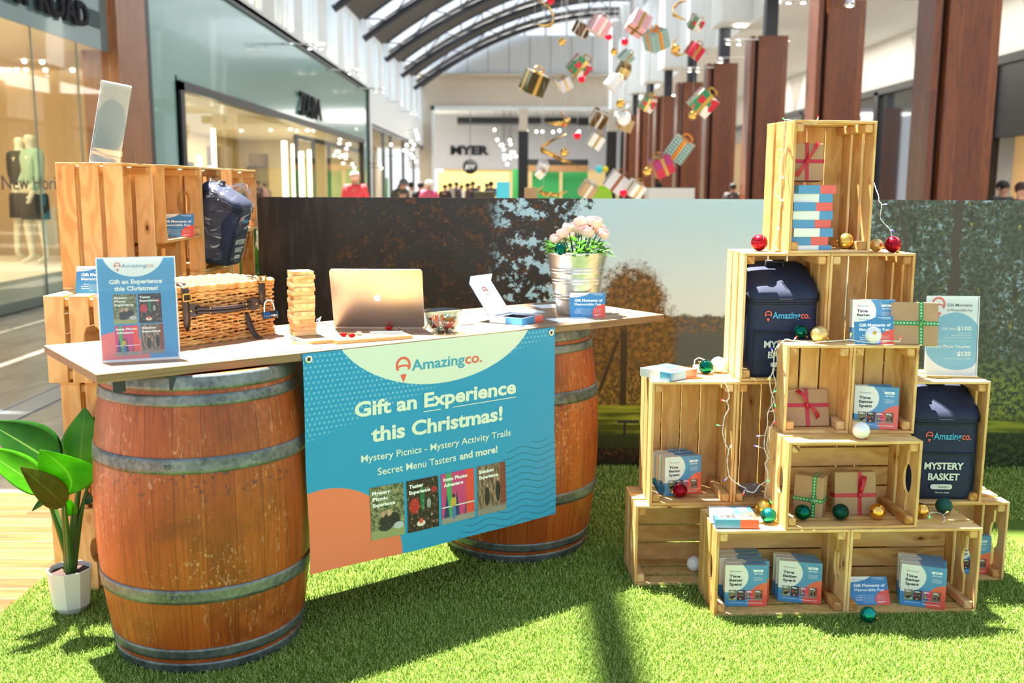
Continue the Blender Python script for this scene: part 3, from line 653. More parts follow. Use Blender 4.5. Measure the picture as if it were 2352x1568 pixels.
# hall beyond the opening
YF = 86.
m = MB(); m.box(-9, YF, 2.9, 14, YF + .3, 7.5); struct(m.build('wall_back_store', flat('store_wall', (176, 176, 180), .6)))
m = MB(); m.box(-9, YE + 1, 7.5, 14, YF, 7.6); struct(m.build('ceiling_back', WALLW))
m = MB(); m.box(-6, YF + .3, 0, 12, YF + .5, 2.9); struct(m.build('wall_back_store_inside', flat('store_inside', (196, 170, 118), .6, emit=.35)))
mb = MB(); vs, fs, a, b = glyphs('MYER', .05); kx = 3.3 / (b - a)
mb.add([(-5.35 + (x - a) * kx, YF - .1, 4.15 + z * .72 / CAP) for x, z in vs], fs); o = mb.build('shop_sign', flat('sign_black', (14, 18, 28), .9)); q = o.modifiers.new('s', 'SOLIDIFY'); q.thickness = .1; tag(o, 'dark four-letter store sign on the far grey wall', 'shop sign')
def farbox(name, px0, py0, px1, py1, Y, d, mat, label, cat, group=None):
    a = atY(px0, py1, Y); b = atY(px1, py0, Y); m = MB(); low = a.z if ('pink' in label or 'header' in label or name == 'dark_bulkhead') else 0; m.box(a.x, Y, low, b.x, Y + d, b.z); return tag(m.build(name, mat), label, cat, group)
farbox('dark_bulkhead', 1050, 271, 1560, 286, 80, .5, BLACK, 'long dark bulkhead across the ceiling of the far hall', 'bulkhead')
farbox('dark_bulkhead', 1207, 366, 1352, 379, 78, .5, BLACK, 'short dark canopy above the green food stalls', 'bulkhead')
a = atY(1080, 383, 70); t = thing('round_sign', 'round black hanging sign reading JOY in front of the far store', 'sign', (a.x, 70, a.z))
m = MB(); m.lathe([(0, -.05), (.52, -.05), (.52, .05), (0, .05)], 28, T=Matrix.Rotation(R(90), 4, 'X')); m.build('disc', BLACK, t)
m = MB(); text(m, 'JOY', -.36, .36, -.13, .27, lambda x, y: (x, -.06, y), 0, .03); m.build('lettering', WHITE, t)
m = MB(); m.tube([(0, 0, .5), (0, 0, 7.5 - a.z)], .02, 6); m.build('cable', STEEL, t)
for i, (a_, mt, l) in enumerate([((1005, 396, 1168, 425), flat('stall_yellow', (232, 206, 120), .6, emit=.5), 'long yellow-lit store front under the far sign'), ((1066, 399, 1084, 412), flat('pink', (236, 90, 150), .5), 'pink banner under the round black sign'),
        ((1113, 405, 1134, 420), flat('red_box', (200, 30, 30), .5), 'red counter block in front of the yellow-lit store'), ((1206, 380, 1352, 394), flat('stall_wood', (150, 112, 70), .6), 'wooden header of the green food stalls'),
        ((1177, 388, 1212, 428), flat('stall_green', (44, 150, 80), .6), 'green stall panel left of the far pillar base'), ((1222, 392, 1285, 432), flat('stall_green', (44, 150, 80), .6), 'wide green food stall panel right of the far pillar'),
        ((1292, 392, 1350, 432), flat('stall_green', (44, 150, 80), .6), 'green food stall panel nearest the timber columns')]):
    farbox('stall_panel', *a_, 74 + i * .4, .3, mt, l, 'stall panel')
farbox('screen', 1140, 417, 1171, 452, 24, .08, flat('screen_teal', (70, 176, 190), .3, emit=.4), 'small standing screen glowing teal above the backdrop edge', 'screen')
farbox('counter', 1490, 432, 1596, 470, 20, .7, flat('counter_white', (226, 226, 224), .5), 'white kiosk counter right of the hanging presents', 'counter')
farbox('carton', 1206, 431, 1234, 470, 18, .4, KRAFT, 'brown cardboard carton on the kiosk behind the backdrop', 'carton')
farbox('patterned_bench', 1088, 440, 1136, 470, 17, .6, flat('bench_brown', (90, 82, 60), .7), 'dark patterned bench just above the backdrop edge', 'bench')
t = thing('lime_chair', 'lime green shell chair behind the backdrop', 'chair', (atY(1379, 450, 15).x, 15, 0))
m = MB(); m.grid(lambda u, v: ((u - .5) * .42 * (1 - .25 * v * v), -.05 + .12 * (u - .5) ** 2 + .08 * v, .75 + v * .72), 8, 8); m.build('shell', flat('lime', (170, 220, 40), .4), t, solid=.02)
m = MB(); m.lathe([(0, .7), (.2, .72), (.2, .76), (0, .76)], 20); m.build('seat', MATS['lime'], t); m = MB(); m.tube([(0, 0, 0), (0, 0, .72)], .03, 8); m.lathe([(0, 0), (.2, 0), (.2, .02), (0, .02)], 20); m.build('pedestal', CHROME, t)
# roof: trusses, dark soffit panels, open glazing between
def zr(x): return 10.98 - .0317 * (x - 5.8) ** 2
for k, Y in enumerate([12.9 + 6.3 * i for i in range(8)]):
    if Y < 24: continue
    t = thing('roof_truss', ['', '', 'curved dark roof truss nearest the camera', 'curved dark roof truss second from the camera', 'curved dark roof truss third from the camera', 'curved dark roof truss fourth from the camera', 'curved dark roof truss fifth from the camera, next to the farthest', 'curved dark roof truss farthest away, against the arched window'][k], 'roof truss', (0, Y, 0), 0, 'curved roof trusses')
    xs = [-5.6 + i * 1.03 for i in range(17)]
    m = MB(); m.tube([(x, 0, zr(x)) for x in xs], .13, 6); m.build('lower_chord', STEEL, t)
    m = MB(); m.tube([(x, 0, zr(x) + .75) for x in xs], .1, 6); m.build('upper_chord', STEEL, t)
    m = MB()
    for i in range(16): m.tube([(xs[i], 0, zr(xs[i]) + (0 if i % 2 else .75)), (xs[i + 1], 0, zr(xs[i + 1]) + (.75 if i % 2 else 0))], .026, 5)
    m.build('web_bars', STEEL, t)
m = MB()
for Y in [6.6 + 6.3 * i for i in range(9)]:
    m.grid(lambda u, v: (-5.7 + 16.5 * u, Y + 1.9 + 4.2 * v, zr(-5.7 + 16.5 * u) + .7), 24, 1)
m.box(-9, 7.0, 8.5, -3.95, 8.6, 8.6); m.box(-1.6, 6.75, 9.6, 9, 7.5, 9.7); struct(m.build('ceiling_roof_and_shade_panels', ROOFD))  # the two flat boxes are unseen, added to shade left floor and rear turf
m = MB(); m.box(-1.75, -3, 9.75, -1.62, 24, 9.9); m.box(3.3, -3, 9.9, 3.42, 24, 10.05, T=None); struct(m.build('trim_11', STEEL))
# right side: bulkhead, soffit, shop wall, timber columns
m = MB(); m.box(6.4, 4, 5.78, 11.3, 62, 5.9); struct(m.build('ceiling_right', WALLW))
m = MB(); m.box(6.3, 4, 5.75, 6.5, 63, 9.0)
for i in range(10): m.box(5.5, 12.0 + i * 5, 5.8, 6.3, 13.5 + i * 5, 10.6)
struct(m.build('wall_right_bulkhead', WALLW))
m = MB(); m.box(11, 4, 4.4, 11.3, 62, 5.8); m.box(11.6, 4, 0, 11.7, 62, 4.4)
struct(m.build('wall_right', flat('right_wall_white', (214, 212, 206), .6)))
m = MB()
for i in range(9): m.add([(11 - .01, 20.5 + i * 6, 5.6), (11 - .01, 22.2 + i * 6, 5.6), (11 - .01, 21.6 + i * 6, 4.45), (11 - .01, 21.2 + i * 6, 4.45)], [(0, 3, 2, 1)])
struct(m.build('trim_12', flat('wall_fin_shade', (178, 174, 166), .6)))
m = MB(); m.box(10.9, 4, 4.2, 11.05, 62, 4.4)
for y in (17, 22.9, 24.2, 30.2, 32.4, 38, 41, 47): m.box(10.9, y, 0, 11.1, y + .35, 4.3)
m.box(10.95, 16, 2.6, 11.2, 24, 4.2); struct(m.build('trim_13', BLACK))
m = MB(); m.box(11.0, 24.3, 0, 11.03, 32, 4.2); struct(m.build('window_4', flat('dark_shop_glass', (50, 56, 62), .05, coat=1.)))
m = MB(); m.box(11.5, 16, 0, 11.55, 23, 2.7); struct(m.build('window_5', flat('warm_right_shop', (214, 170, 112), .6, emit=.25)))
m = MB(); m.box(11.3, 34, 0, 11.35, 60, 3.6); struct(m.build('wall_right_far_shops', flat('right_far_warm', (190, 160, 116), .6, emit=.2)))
for i in range(8):
    Y = 13.3 + 5 * i
    t = thing('timber_column', ['nearest and widest brown timber column, rising right of the topmost crate', 'brown timber column directly behind the topmost crate', 'brown timber column just left of the topmost crate', 'third brown timber column left of the topmost crate, beside the harlequin hanging present', 'brown timber column behind the green plaid hanging present', 'brown timber column sixth from the camera', 'brown timber column seventh from the camera', 'farthest brown timber column in the row'][i], 'column', (0, Y, 0), 0, 'timber clad columns')
    m = MB(); m.box(5.54, -.3, 0, 6.2, .38, 4.84 if i else 7.0, 'z'); m.build('main_cladding', COLUMN, t)
    m = MB(); m.box(5.38, -.25, 0, 5.47, .33, 4.84 if i else 7.0, 'z'); m.build('side_board', COLUMN, t)
    m = MB(); m.box(5.47, -.12, 0, 5.54, .2, 4.8 if i else 7.0); m.build('dark_recess', BLACK, t)
    if i: m = MB(); m.box(5.72, -.14, 4.84, 6.0, .14, 5.8); m.build('steel_stub', STEEL, t)
# lamps
def spot_pair(px, py, X, label):
    a = atX(px, py, X); t = thing('spotlight', label, 'spotlight', (a.x, a.y, a.z), 0, 'paired spotlights along the hall')
    s = 1 if X < 0 else -1
    m = MB(); m.tube([((-.72 if s > 0 else 1.22), 0, .12), (.1 * s, 0, .12)], .02, 6); m.build('arm', CHROME, t)
    m = MB(); m.lathe([(.05, .1), (.09, 0), (.08, 0), (.04, .09)], 12); m.build('hood', CHROME, t); m = MB(); m.sphere((0, 0, .015), .05, 10, 8, 0, (1, 1, .4)); m.build('bulb', LAMP, t)
ORD = ['first', 'second', 'third', 'fourth', 'fifth', 'sixth', 'seventh', 'eighth', 'ninth']; LC = [(712, 113), (738, 113), (803, 170), (825, 170), (864, 211), (881, 211), (923, 240), (944, 262), (955, 262)]; RC = [(1952, 15), (1845, 8), (1811, 8), (1697, 103), (1673, 102), (1655, 144), (1603, 165), (1584, 165)]
for p in LC: spot_pair(*p, -5.0, 'glowing spotlight on an arm from the left upper wall, %s from the camera' % ORD[LC.index(p)])
for p in RC: spot_pair(*p, 5.1, 'glowing spotlight on an arm by the timber columns, %s from the right' % ORD[RC.index(p)])
for (px, py) in ((1808, 92), (1590, 182), (1543, 220), (1545, 258), (1656, 145), (1700, 60)):
    d = ray(px, py); k = (5.77 - CH) / d.z; a = Vector((0, 0, CH)) + d * k
    m = MB(); m.lathe([(0, 0), (.14, 0), (.16, .01), (.16, .02)], 16); tag(place(m.build('downlight', CEILG), a), 'round glowing downlight in the right soffit', 'downlight', 'downlights in the right soffit')
for (px, py) in ((56, 140), (97, 142), (16, 163), (158, 184), (164, 201), (175, 200), (202, 185), (205, 203), (216, 202), (231, 178)):
    a = atZ(px, py, 3.32); a.y = min(a.y, 16.8); a.x = max(a.x, XL - 3.1); m = MB(); m.sphere((0, 0, 0), .035, 10, 8); tag(place(m.build('shop_downlight', LAMP), a), 'small round lamp glowing inside the near left shop', 'lamp', 'lamps inside the near left shop')
for (px, py, Y) in [(1142, 321, 66), (1154, 333, 66), (1150, 333, 66), (1173, 331, 66), (1157, 343, 66), (1171, 322, 66), (1175, 350, 66), (1180, 350, 66), (1158, 357, 66), (1167, 359, 66), (1173, 362, 66), (1159, 365, 66), (1185, 359, 66), (1165, 377, 66), (1136, 298, 66), (1210, 301, 66), (1232, 302, 66), (1246, 302, 66), (1270, 303, 66), (1285, 300, 66), (1330, 302, 66), (1398, 304, 66),
                   (955, 300, 58), (958, 310, 58), (944, 325, 58), (960, 318, 58), (951, 332, 58), (948, 342, 58), (945, 355, 58), (949, 361, 58), (912, 360, 50), (898, 332, 46), (928, 345, 50), (934, 333, 52), (956, 371, 58), (872, 377, 44), (876, 386, 44)]:
    a = atX(px, py, -5.25) if px < 1000 else atY(px, py, Y); t = thing('globe_lamp', 'small white globe lamp glowing far down the hall', 'lamp', a, 0, 'globe lamps far down the hall')
    m = MB(); m.sphere((0, 0, 0), .075 * a.y / 66, 10, 8); m.build('globe', LAMP, t); m = MB(); m.tube([(0, 0, 0), (-.55, 0, .05)] if px < 1000 else [(0, 0, .09), (0, 0, (7.5 if Y > 64 else 8.3) - a.z)], .012, 5); m.build('cable', STEEL, t)
# area lights standing in for those lamps and shops, and one added hall fill
def area(name, loc, rot, sx, sy, e, c):
    l = bpy.data.lights.new(name, 'AREA'); l.shape = 'RECTANGLE'; l.size = sx; l.size_y = sy; l.energy = e; l.color = c
    o = bpy.data.objects.new(name, l); COL.objects.link(o); o.location = loc; o.rotation_euler = rot
area('near_shop_light', (XL - 1.7, 11, 3.25), (0, 0, 0), 2.5, 7, 150, (1, .86, .62)); area('lit_shop_light', (XL - 2.5, 28, 3.1), (0, 0, 0), 3.5, 18, 620, (1, .86, .62))
area('hall_light', (0, 74, 6.4), (0, 0, 0), 10, 14, 1600, (1, .95, .88)); area('soffit_light', (9, 28, 5.7), (0, 0, 0), 3, 40, 900, (1, .93, .84))
area('added_skylight_fill', (1, 44, 9.0), (0, 0, 0), 9, 34, 700, (.9, .96, 1)); area('far_shops_light', (XL - 1.4, 52, 3.7), (0, 0, 0), 2, 20, 400, (1, .92, .8))  # first is a fill added to brighten the hall, standing in for roof glazing
# ------------------------------------------------------------ backdrop board
YB = 5.03
t = thing('backdrop_board', 'long printed landscape backdrop board standing behind the counter and crates', 'backdrop', (0, 0, 0))
m = MB(); m.box(-1.294, YB, .0, 2.9, YB + .02, 1.397); m.build('printed_panel', MURAL, t)
for x in (-.9, .7, 2.3):
    m = MB(); m.prism([(0, 0), (.32, 0), (0, 1.1)], -.01, .01, 0, Matrix.Translation((x, YB + .02, 0)) @ Matrix(((0, 0, 1, 0), (1, 0, 0, 0), (0, 1, 0, 0), (0, 0, 0, 1)))); m.build('support_foot', PINE, t)
# ------------------------------------------------------------ counter
TA = Vector((-1.13, 2.63, 0)); TY = R(37.4); TU = Vector((math.cos(TY), math.sin(TY), 0)); TV = Vector((-TU.y, TU.x, 0)); TZ = .945
def onT(s, t_, z=0.0): return TA + TU * s + TV * t_ + Vector((0, 0, TZ + z))
def st(px, py, z=0.0): g_ = atZ(px, py, TZ + z) - TA; return g_.dot(TU), g_.dot(TV)
t = thing('bench_top', 'long wooden bench top resting on the two wine barrels', 'bench top', (TA.x, TA.y, TZ - .026), TY)
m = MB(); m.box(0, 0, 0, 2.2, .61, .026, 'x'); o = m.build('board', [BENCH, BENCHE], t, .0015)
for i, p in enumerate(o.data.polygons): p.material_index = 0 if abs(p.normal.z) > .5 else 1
for (s_, t_) in ((.06, .06), (.2, -.0)):
    m = MB(); m.box(s_, t_ + .01, -.045, s_ + .035, t_ + .016, 0); m.build('metal_bracket', STEEL, t)
HB = .915
def brr(z): return .334 - (.334 - .285) * ((z - HB / 2) / (HB / 2)) ** 2
def barrel(x, y, rz, label):
    t = thing('wine_barrel', label, 'barrel', (x, y, 0), rz, 'wine barrels carrying the counter')
    m = MB(); zs = [HB * i / 24 for i in range(25)]; m.lathe([(brr(z), z) for z in zs] + [(.265, HB), (.265, HB - .03)], 96); m.build('staves', BARREL, t)
    m = MB(); m.lathe([(0, HB - .035), (.266, HB - .035)], 64); m.lathe([(.27, .004), (0, .004)], 64); m.build('barrel_head', BARREL, t)
    for a, b in ((.871, .914), (.826, .858), (.633, .679), (.236, .281), (.05, .084), (.001, .036)):
        n = 4; pr = [(brr(a + (b - a) * i / n) + .0035, a + (b - a) * i / n) for i in range(n + 1)]
        m = MB(); m.lathe([(brr(a) - .001, a)] + pr + [(brr(b) - .001, b)], 96); h = m.build('hoop', GALV, t)
        if b - a > .04 and a < .8: m = MB(); [m.sphere(((brr((a + b) / 2) + .004) * math.cos(q), (brr((a + b) / 2) + .004) * math.sin(q), (a + b) / 2), .006, 8, 6) for q in (-1.9, -1.86)]; m.build('rivet', GALV, h)
    return t
barrel(-.986, 3.06, .3, 'wine barrel under the near left end of the bench top')
barrel(.021, 3.953, 1.7, 'wine barrel under the far right end, half hidden by the blue banner')
# ------------------------------------------------------------ banner
BS0, BW, BH, BZ0 = .605, 1.012, .72, .222
def bpos(u, v, d=0.0):
    wob = -.006 - .010 * (1 - v) * (math.sin(u * 7.0 + .6) * .8 + math.sin(u * 15 + 2) * .25) - .012 * (1 - v) ** 2 * u - d
    zz = .006 * (1 - v) * math.sin(u * 6.5 + 1.2)
    return tuple(TA + TU * (BS0 + u * BW + .004 * (1 - v) * math.sin(v * 9)) + TV * wob + Vector((0, 0, BZ0 + v * BH + zz)))
t = thing('hanging_banner', 'large blue printed banner hanging from the front edge of the bench top', 'banner', (0, 0, 0))
m = MB(); m.grid(lambda u, v: bpos(u, v), 64, 40)
f = lambda u, v: bpos(u, v, .0012)
logo(m, .326, .672, .868, .052, f, 2, 1, 1.012 / .72, bold=.014)
text(m, 'Gift an', .172, .405, .688, .068, f, 3, .034); text(m, 'Experience', .434, .820, .688, .068, f, 3, .034)
rect(m, .432, .664, .502, .668, f, 3); rect(m, .552, .664, .822, .668, f, 3)
text(m, 'this Christmas!', .231, .762, .562, .070, f, 3, .034)
text(m, 'Mystery Picnics - Mystery Activity Trails', .193, .798, .473, .034, f, 3, .012); text(m, 'Secret Menu Tasters', .252, .565, .400, .035, f, 3, .012); text(m, 'and more!', .580, .740, .400, .035, f, 3, .035)
m.build('printed_sheet', [BANNER, BLUE_I, COR_I, CREAM_I], t)
for i, (a, b, tx) in enumerate([(.218, .346, ['Mystery', 'Picnic', 'Experience']), (.358, .487, ['Taster', 'Experience']), (.499, .638, ['Insta Photo', 'Adventure']), (.650, .771, ['Sidedoor', 'Experience'])]):
    m = MB(); f2 = lambda u, v: bpos(a + (b - a) * u, .094 + .252 * v, .0016); m.grid(lambda u, v: f2(u, v), 4, 4)
    f3 = lambda u, v: bpos(a + (b - a) * u, .094 + .252 * v, .0022)
    for k, s_ in enumerate(tx): text(m, s_, .07, .07 + .085 * len(s_) * (.78 if len(s_) > 7 else .9), .85 - .115 * k, .07, f3, 1, .04)
    m.build('printed_photo', [PH[i], WHT_I], t)
for (u, v) in ((.019, .974), (.981, .974)):
    p = Vector(bpos(u, v, .003)); M_ = Matrix.Translation(p) @ Matrix.Rotation(TY, 4, 'Z') @ Matrix.Rotation(R(90), 4, 'X')
    m = MB(); m.lathe([(.0055, 0), (.0065, .002), (.011, .0025), (.0125, 0)], 24, 0, M_); m.lathe([(0, -.0005), (.006, -.0005)], 16, 1, M_); m.build('eyelet', [CHROME, BLACK], t)
# ------------------------------------------------------------ pine crates
CW, CL, CD = .306, .46, .24
def make_crate(w, h, d, long_ax, seed, nside=3, hole=True):
    """opening faces -y; w along x, h along z, d along y; long_ax 'z' or 'x'"""
    rr = random.Random(seed); T = .0095; t = thing('pine_crate', '', 'crate')
    g_side = (d - nside * .068) / (nside - 1) if nside > 1 and d > .2 else .008; ws = (d - (nside - 1) * g_side) / nside
    def panel(name, lo):                       # long walls: planks along the long axis
        m = MB()
        for i in range(nside):
            y0 = i * (ws + g_side)
            if long_ax == 'z': m.box(0 if lo else w - T, y0, T, T if lo else w, y0 + ws, h - T, 'z', 0, rr)
            else: m.box(T, y0, 0 if lo else h - T, w - T, y0 + ws, T if lo else h, 'x', 0, rr)
        m.build(name, PINE, t, .001)
    panel('side_panel', True); panel('side_panel', False)
    for lo in (True, False):                   # end walls: planks across the short axis, a hand hole between the first two
        m = MB()
        for i in range(nside):
            y0 = i * (ws + g_side); L = w if long_ax == 'z' else h
            if hole and nside == 3 and i in (0, 1):
                c = L / 2; hw = .048; dp = .022
                e0, e1 = (y0 + ws, y0 + ws - dp) if i == 0 else (y0, y0 + dp)
                other = y0 if i == 0 else y0 + ws
                arc = [(c + hw * math.cos(a), e0 + (e1 - e0) * math.sin(a)) for a in [PI * k / 8 for k in range(9)]]
                pts = [(0, other), (L, other), (L, e0)] + arc + [(0, e0)]
                if i == 1: pts = pts[::-1]
                z0, z1 = (0, T) if lo else ((h if long_ax == 'z' else w) - T, h if long_ax == 'z' else w)
                P = []; n = len(pts)
                for z in (z0, z1):
                    for (a, b) in pts: P.append((a, b, z) if long_ax == 'z' else (z, b, a))
                ou, ov = rr.uniform(0, 40), rr.uniform(0, 40); uv = [(a + ou, b + ov) for a, b in pts]
                fs = [tuple(range(n - 1, -1, -1)), tuple(range(n, 2 * n))] + [(k, (k + 1) % n, n + (k + 1) % n, n + k) for k in range(n)]
                uvs = [uv[::-1], uv] + [[uv[k], uv[(k + 1) % n], (uv[(k + 1) % n][0], uv[(k + 1) % n][1] + .01), (uv[k][0], uv[k][1] + .01)] for k in range(n)]
                m.add(P, fs, uvs)
            elif long_ax == 'z': m.box(0, y0, 0 if lo else h - T, w, y0 + ws, T if lo else h, 'x', 0, rr)
            else: m.box(0 if lo else w - T, y0, 0, T if lo else w, y0 + ws, h, 'z', 0, rr)
        m.build('end_panel', PINE, t, .001)
    m = MB(); S = w if long_ax == 'z' else h; nb = 4 if S > .28 else 3; gp = .006; wb = (S - 2 * T - (nb - 1) * gp) / nb
    for i in range(nb):
        a = T + i * (wb + gp)
        if long_ax == 'z': m.box(a, d - T, T, a + wb, d, h - T, 'z', 0, rr)
        else: m.box(T, d - T, a, w - T, d, a + wb, 'x', 0, rr)
    m.build('back_panel', PINE, t, .001)
    q = .03
    for x0 in (T, w - T - q):
        for z0 in (T, h - T - q):
            m = MB(); m.box(x0, .006, z0, x0 + q, d - T - .002, z0 + q, 'y', 0, rr); m.build('corner_post', END, t, .004)
    return t
_up = [make_crate(CW, CL, CD, 'z', 11), make_crate(CW, CL, CD, 'z', 12)]; _fl = [make_crate(CL, CW, CD, 'x', 21), make_crate(CL, CW, CD, 'x', 22)]; _sm = [make_crate(.227, .31, .118, 'z', 31, 1, False), make_crate(.227, .31, .118, 'z', 32, 1, False)]
_used = set(); _cnt = {}
def crate(kind, x, y, z, deg, label, rz=None):
    l = {'up': _up, 'flat': _fl, 'small': _sm}[kind]; i = _cnt.get(kind, 0); _cnt[kind] = i + 1; src = l[i % 2]
    if src.name in _used: o = copy_tree(src)
    else: o = src; _used.add(src.name)
    o.location = (x, y, z); o.rotation_euler = (0, 0, R(deg)); o['label'] = label; o['category'] = 'crate'; o['group'] = 'pine crates of the right display tower' if x > 0 else 'pine crates stacked behind the counter'; return o
Z1, Z2, Z3, Z4 = CW + .0005, 2 * CW + .001, CW + CL + .001, CW + 2 * CL + .0015
crate('flat', .456, 3.455, 0, 2.6, 'ground crate at the far left foot of the right tower, holding a white ball')
crate('flat', .9165, 3.476, 0, 2.6, 'bottom rear pine crate hidden behind the front crates of the right tower')
crate('flat', 1.392, 3.502, 0, 2, 'ground crate at the rear right foot of the tower, under the lower backpack')
crate('flat', .698, 3.192, 0, 2.8, 'front left ground crate holding two groups of upright gift boxes')
crate('flat', 1.159, 3.2145, 0, 2.8, 'front right ground crate holding a voucher and one group of gift boxes')
crate('up', .504, 3.46, Z1, 2, 'upright crate left in the tower with hanging lights and a dark red bauble')
crate('up', .8115, 3.471, Z1, 2, 'upright pine crate holding the grey battery box, mostly hidden in shade')
crate('up', 1.119, 3.482, Z1, 2, 'upright pine crate buried in the middle of the right tower')
crate('up', 1.4285, 3.488, Z1, 1.7, 'upright pine crate at the right of the tower holding the lower navy backpack')
crate('flat', .932, 3.208, Z1, 3.3, 'crate with wrapped presents and three baubles in a row, on the front ground crates')
crate('small', .944, 3.332, Z2, .3, 'small pine crate holding the kraft present with red ribbon, left of its twin')
crate('small', 1.1725, 3.333, Z2, .3, 'small pine crate holding upright gift boxes, right of its twin')
crate('up', .819, 3.476, Z3, 2.2, 'upright pine crate holding the upper navy backpack')
crate('up', 1.1265, 3.488, Z3, 2.2, 'upright pine crate right of the upper backpack, directly below the topmost crate')
crate('up', .973, 3.478, Z4, 8.4, 'topmost pine crate of the right tower holding a pile of gift boxes')
# the stack behind the counter; openings face right (+x)
def crateL(kind, xr, y0, z, label):       # xr: x of the open face, y0: near end
    o = crate(kind, xr, y0, z, 90, label); o['group'] = 'pine crates stacked behind the counter'; return o
crateL('up', -1.41, 3.6, Z3 + CW, 'tall upright crate at the near end of the left stack, carrying the clear price sign')
crateL('flat', -1.385, 3.39, Z3, 'crate jutting out under the tall upright crate of the left stack')
crateL('up', -1.35, 3.40, Z1, 'upright crate of the left stack directly behind the near end of the bench top')
crateL('flat', -1.41, 3.39, 0, 'lowest crate of the left stack, on the turf behind the potted plant')
crateL('flat', -1.37, 3.915, 1.227, 'crate in the left stack holding a standing blue voucher card')
crateL('up', -1.42, 3.93, Z3 , 'upright crate under the voucher crate of the left stack').location.z = .766
crateL('flat', -1.42, 3.93, Z1, 'low crate of the left stack behind the near barrel, third from the front').location.z = .459
crateL('up', -1.37, 4.385, 1.073, 'upright crate of the left stack with the plastic-wrapped backpack sticking out')
crateL('flat', -1.37, 4.385, .766, 'crate under the plastic-wrapped backpack'); crateL('up', -1.37, 4.385, .306, 'upright crate second from the floor under the wrapped backpack'); crateL('flat', -1.37, 4.385, 0, 'floor crate under the wrapped backpack')
crateL('flat', -1.37, 4.86, 1.227, 'empty crate at the far top end of the left stack beside the backdrop edge'); crateL('up', -1.375, 4.95, .767, 'upright crate below the far top end of the left stack'); crateL('up', -1.375, 4.95, .306, 'upright crate near the floor at the far end of the left stack'); crateL('flat', -1.375, 4.87, 0, 'floor crate at the far end of the left stack')
# ------------------------------------------------------------ things on the counter
# A4 poster in a clear acrylic holder
def acrylic_stand(label, loc, rz, tilt, w, h, printmat, art, name='poster_stand', backmat=None):
    t = thing(name, label, 'sign holder', loc, 0, None, rot=(0, 0, rz))
    ca, sa = math.cos(tilt), math.sin(tilt)
    f = lambda x, z, d=0.0: (x, z * sa + d * ca, z * ca - d * sa)           # leans back (+y) with height
    m = MB(); g_ = .004; m.add([f(-w/2-g_, 0, .0035), f(w/2+g_, 0, .0035), f(w/2+g_, h+.006, .0035), f(-w/2-g_, h+.006, .0035)], [(0, 1, 2, 3)])
    m.add([f(-w/2-g_, 0, -.0035), f(w/2+g_, 0, -.0035), f(w/2+g_, h+.006, -.0035), f(-w/2-g_, h+.006, -.0035)], [(0, 1, 2, 3)])
    m.add([f(-w/2-g_, 0, 0), f(w/2+g_, 0, 0), (w/2+g_, .07, 0), (-w/2-g_, .07, 0)], [(0, 1, 2, 3)])
    o = m.build('acrylic_holder', ACRYL, t, solid=.0018)
    m = MB(); p = lambda u, v: f((u - .5) * w, .004 + v * h, -.0005)
    m.add([p(0, 0), p(1, 0), p(1, 1), p(0, 1)], [(0, 1, 2, 3)], [[(0, 0), (1, 0), (1, 1), (0, 1)]])
    m.add([f((u - .5) * w, .004 + v * h, .0006) for u, v in ((1, 0), (0, 0), (0, 1), (1, 1))], [(0, 1, 2, 3)], [[(1, 0), (0, 0), (0, 1), (1, 1)]], 6 if backmat else 1)
    art(m, lambda u, v: f((u - .5) * w, .004 + v * h, -.001))
    m.build('printed_sheet', [printmat, PAPER, MIDB_I, COR_I, WHT_I, DARK_I] + ([backmat] if backmat else []), t)
    m = MB()
    for (a, b, c_, d_) in ((-w/2-g_, -w/2-g_+.0035, 0, h+.006), (w/2+g_-.0035, w/2+g_, 0, h+.006), (-w/2-g_, w/2+g_, 0, .006), (-w/2-g_, w/2+g_, h+.0025, h+.0065)):
        m.add([f(a, c_, -.0042), f(b, c_, -.0042), f(b, d_, -.0042), f(a, d_, -.0042)], [(0, 1, 2, 3)])
    m.build('polished_edge', flat('acrylic_edge', (226, 232, 240), .15), t)
    return t
def poster_art(m, f):
    logo(m, .215, .745, .905, .038, f, 3, 2, .707, bold=0.0)
    text(m, 'Gift an Experience', .139, .83, .748, .042, f, 4, .04); text(m, 'this Christmas!', .2, .77, .680, .042, f, 4, .04)
p1 = atZ(236, 833, TZ); p2 = atZ(411, 823, TZ); c_ = (p1 + p2) / 2; rz = math.atan2(p2.y - p1.y, p2.x - p1.x)
t = acrylic_stand('upright clear poster holder with a blue print at the near left end of the counter', (c_.x, c_.y, TZ + .0005), rz, R(7), .21, .297, POSTER, poster_art)
for i, (a, b, c0, d0, tx) in enumerate([(.175, .355, .48, .645, ['Mystery', 'Picnic', 'Experience']), (.503, .355, .806, .645, ['Taster', 'Experience']), (.178, .045, .487, .338, ['Insta Photo', 'Adventure']), (.512, .05, .816, .342, ['Sidedoor', 'Experience'])]):
    m = MB(); ca, sa = math.cos(R(7)), math.sin(R(7)); q = lambda u, v, d: ((a + (c0 - a) * u - .5) * .21, (.004 + (b + (d0 - b) * v) * .297) * sa + d * ca, (.004 + (b + (d0 - b) * v) * .297) * ca - d * sa)
    rect(m, 0, 0, 1, 1, lambda u, v: q(u, v, -.0012), 0)
    for k, s_ in enumerate(tx): text(m, s_, .06, .06 + .08 * len(s_), .85 - .12 * k, .07, lambda u, v: q(u, v, -.0016), 1, .04)
    m.build('printed_photo', [PH[i], WHT_I], t)
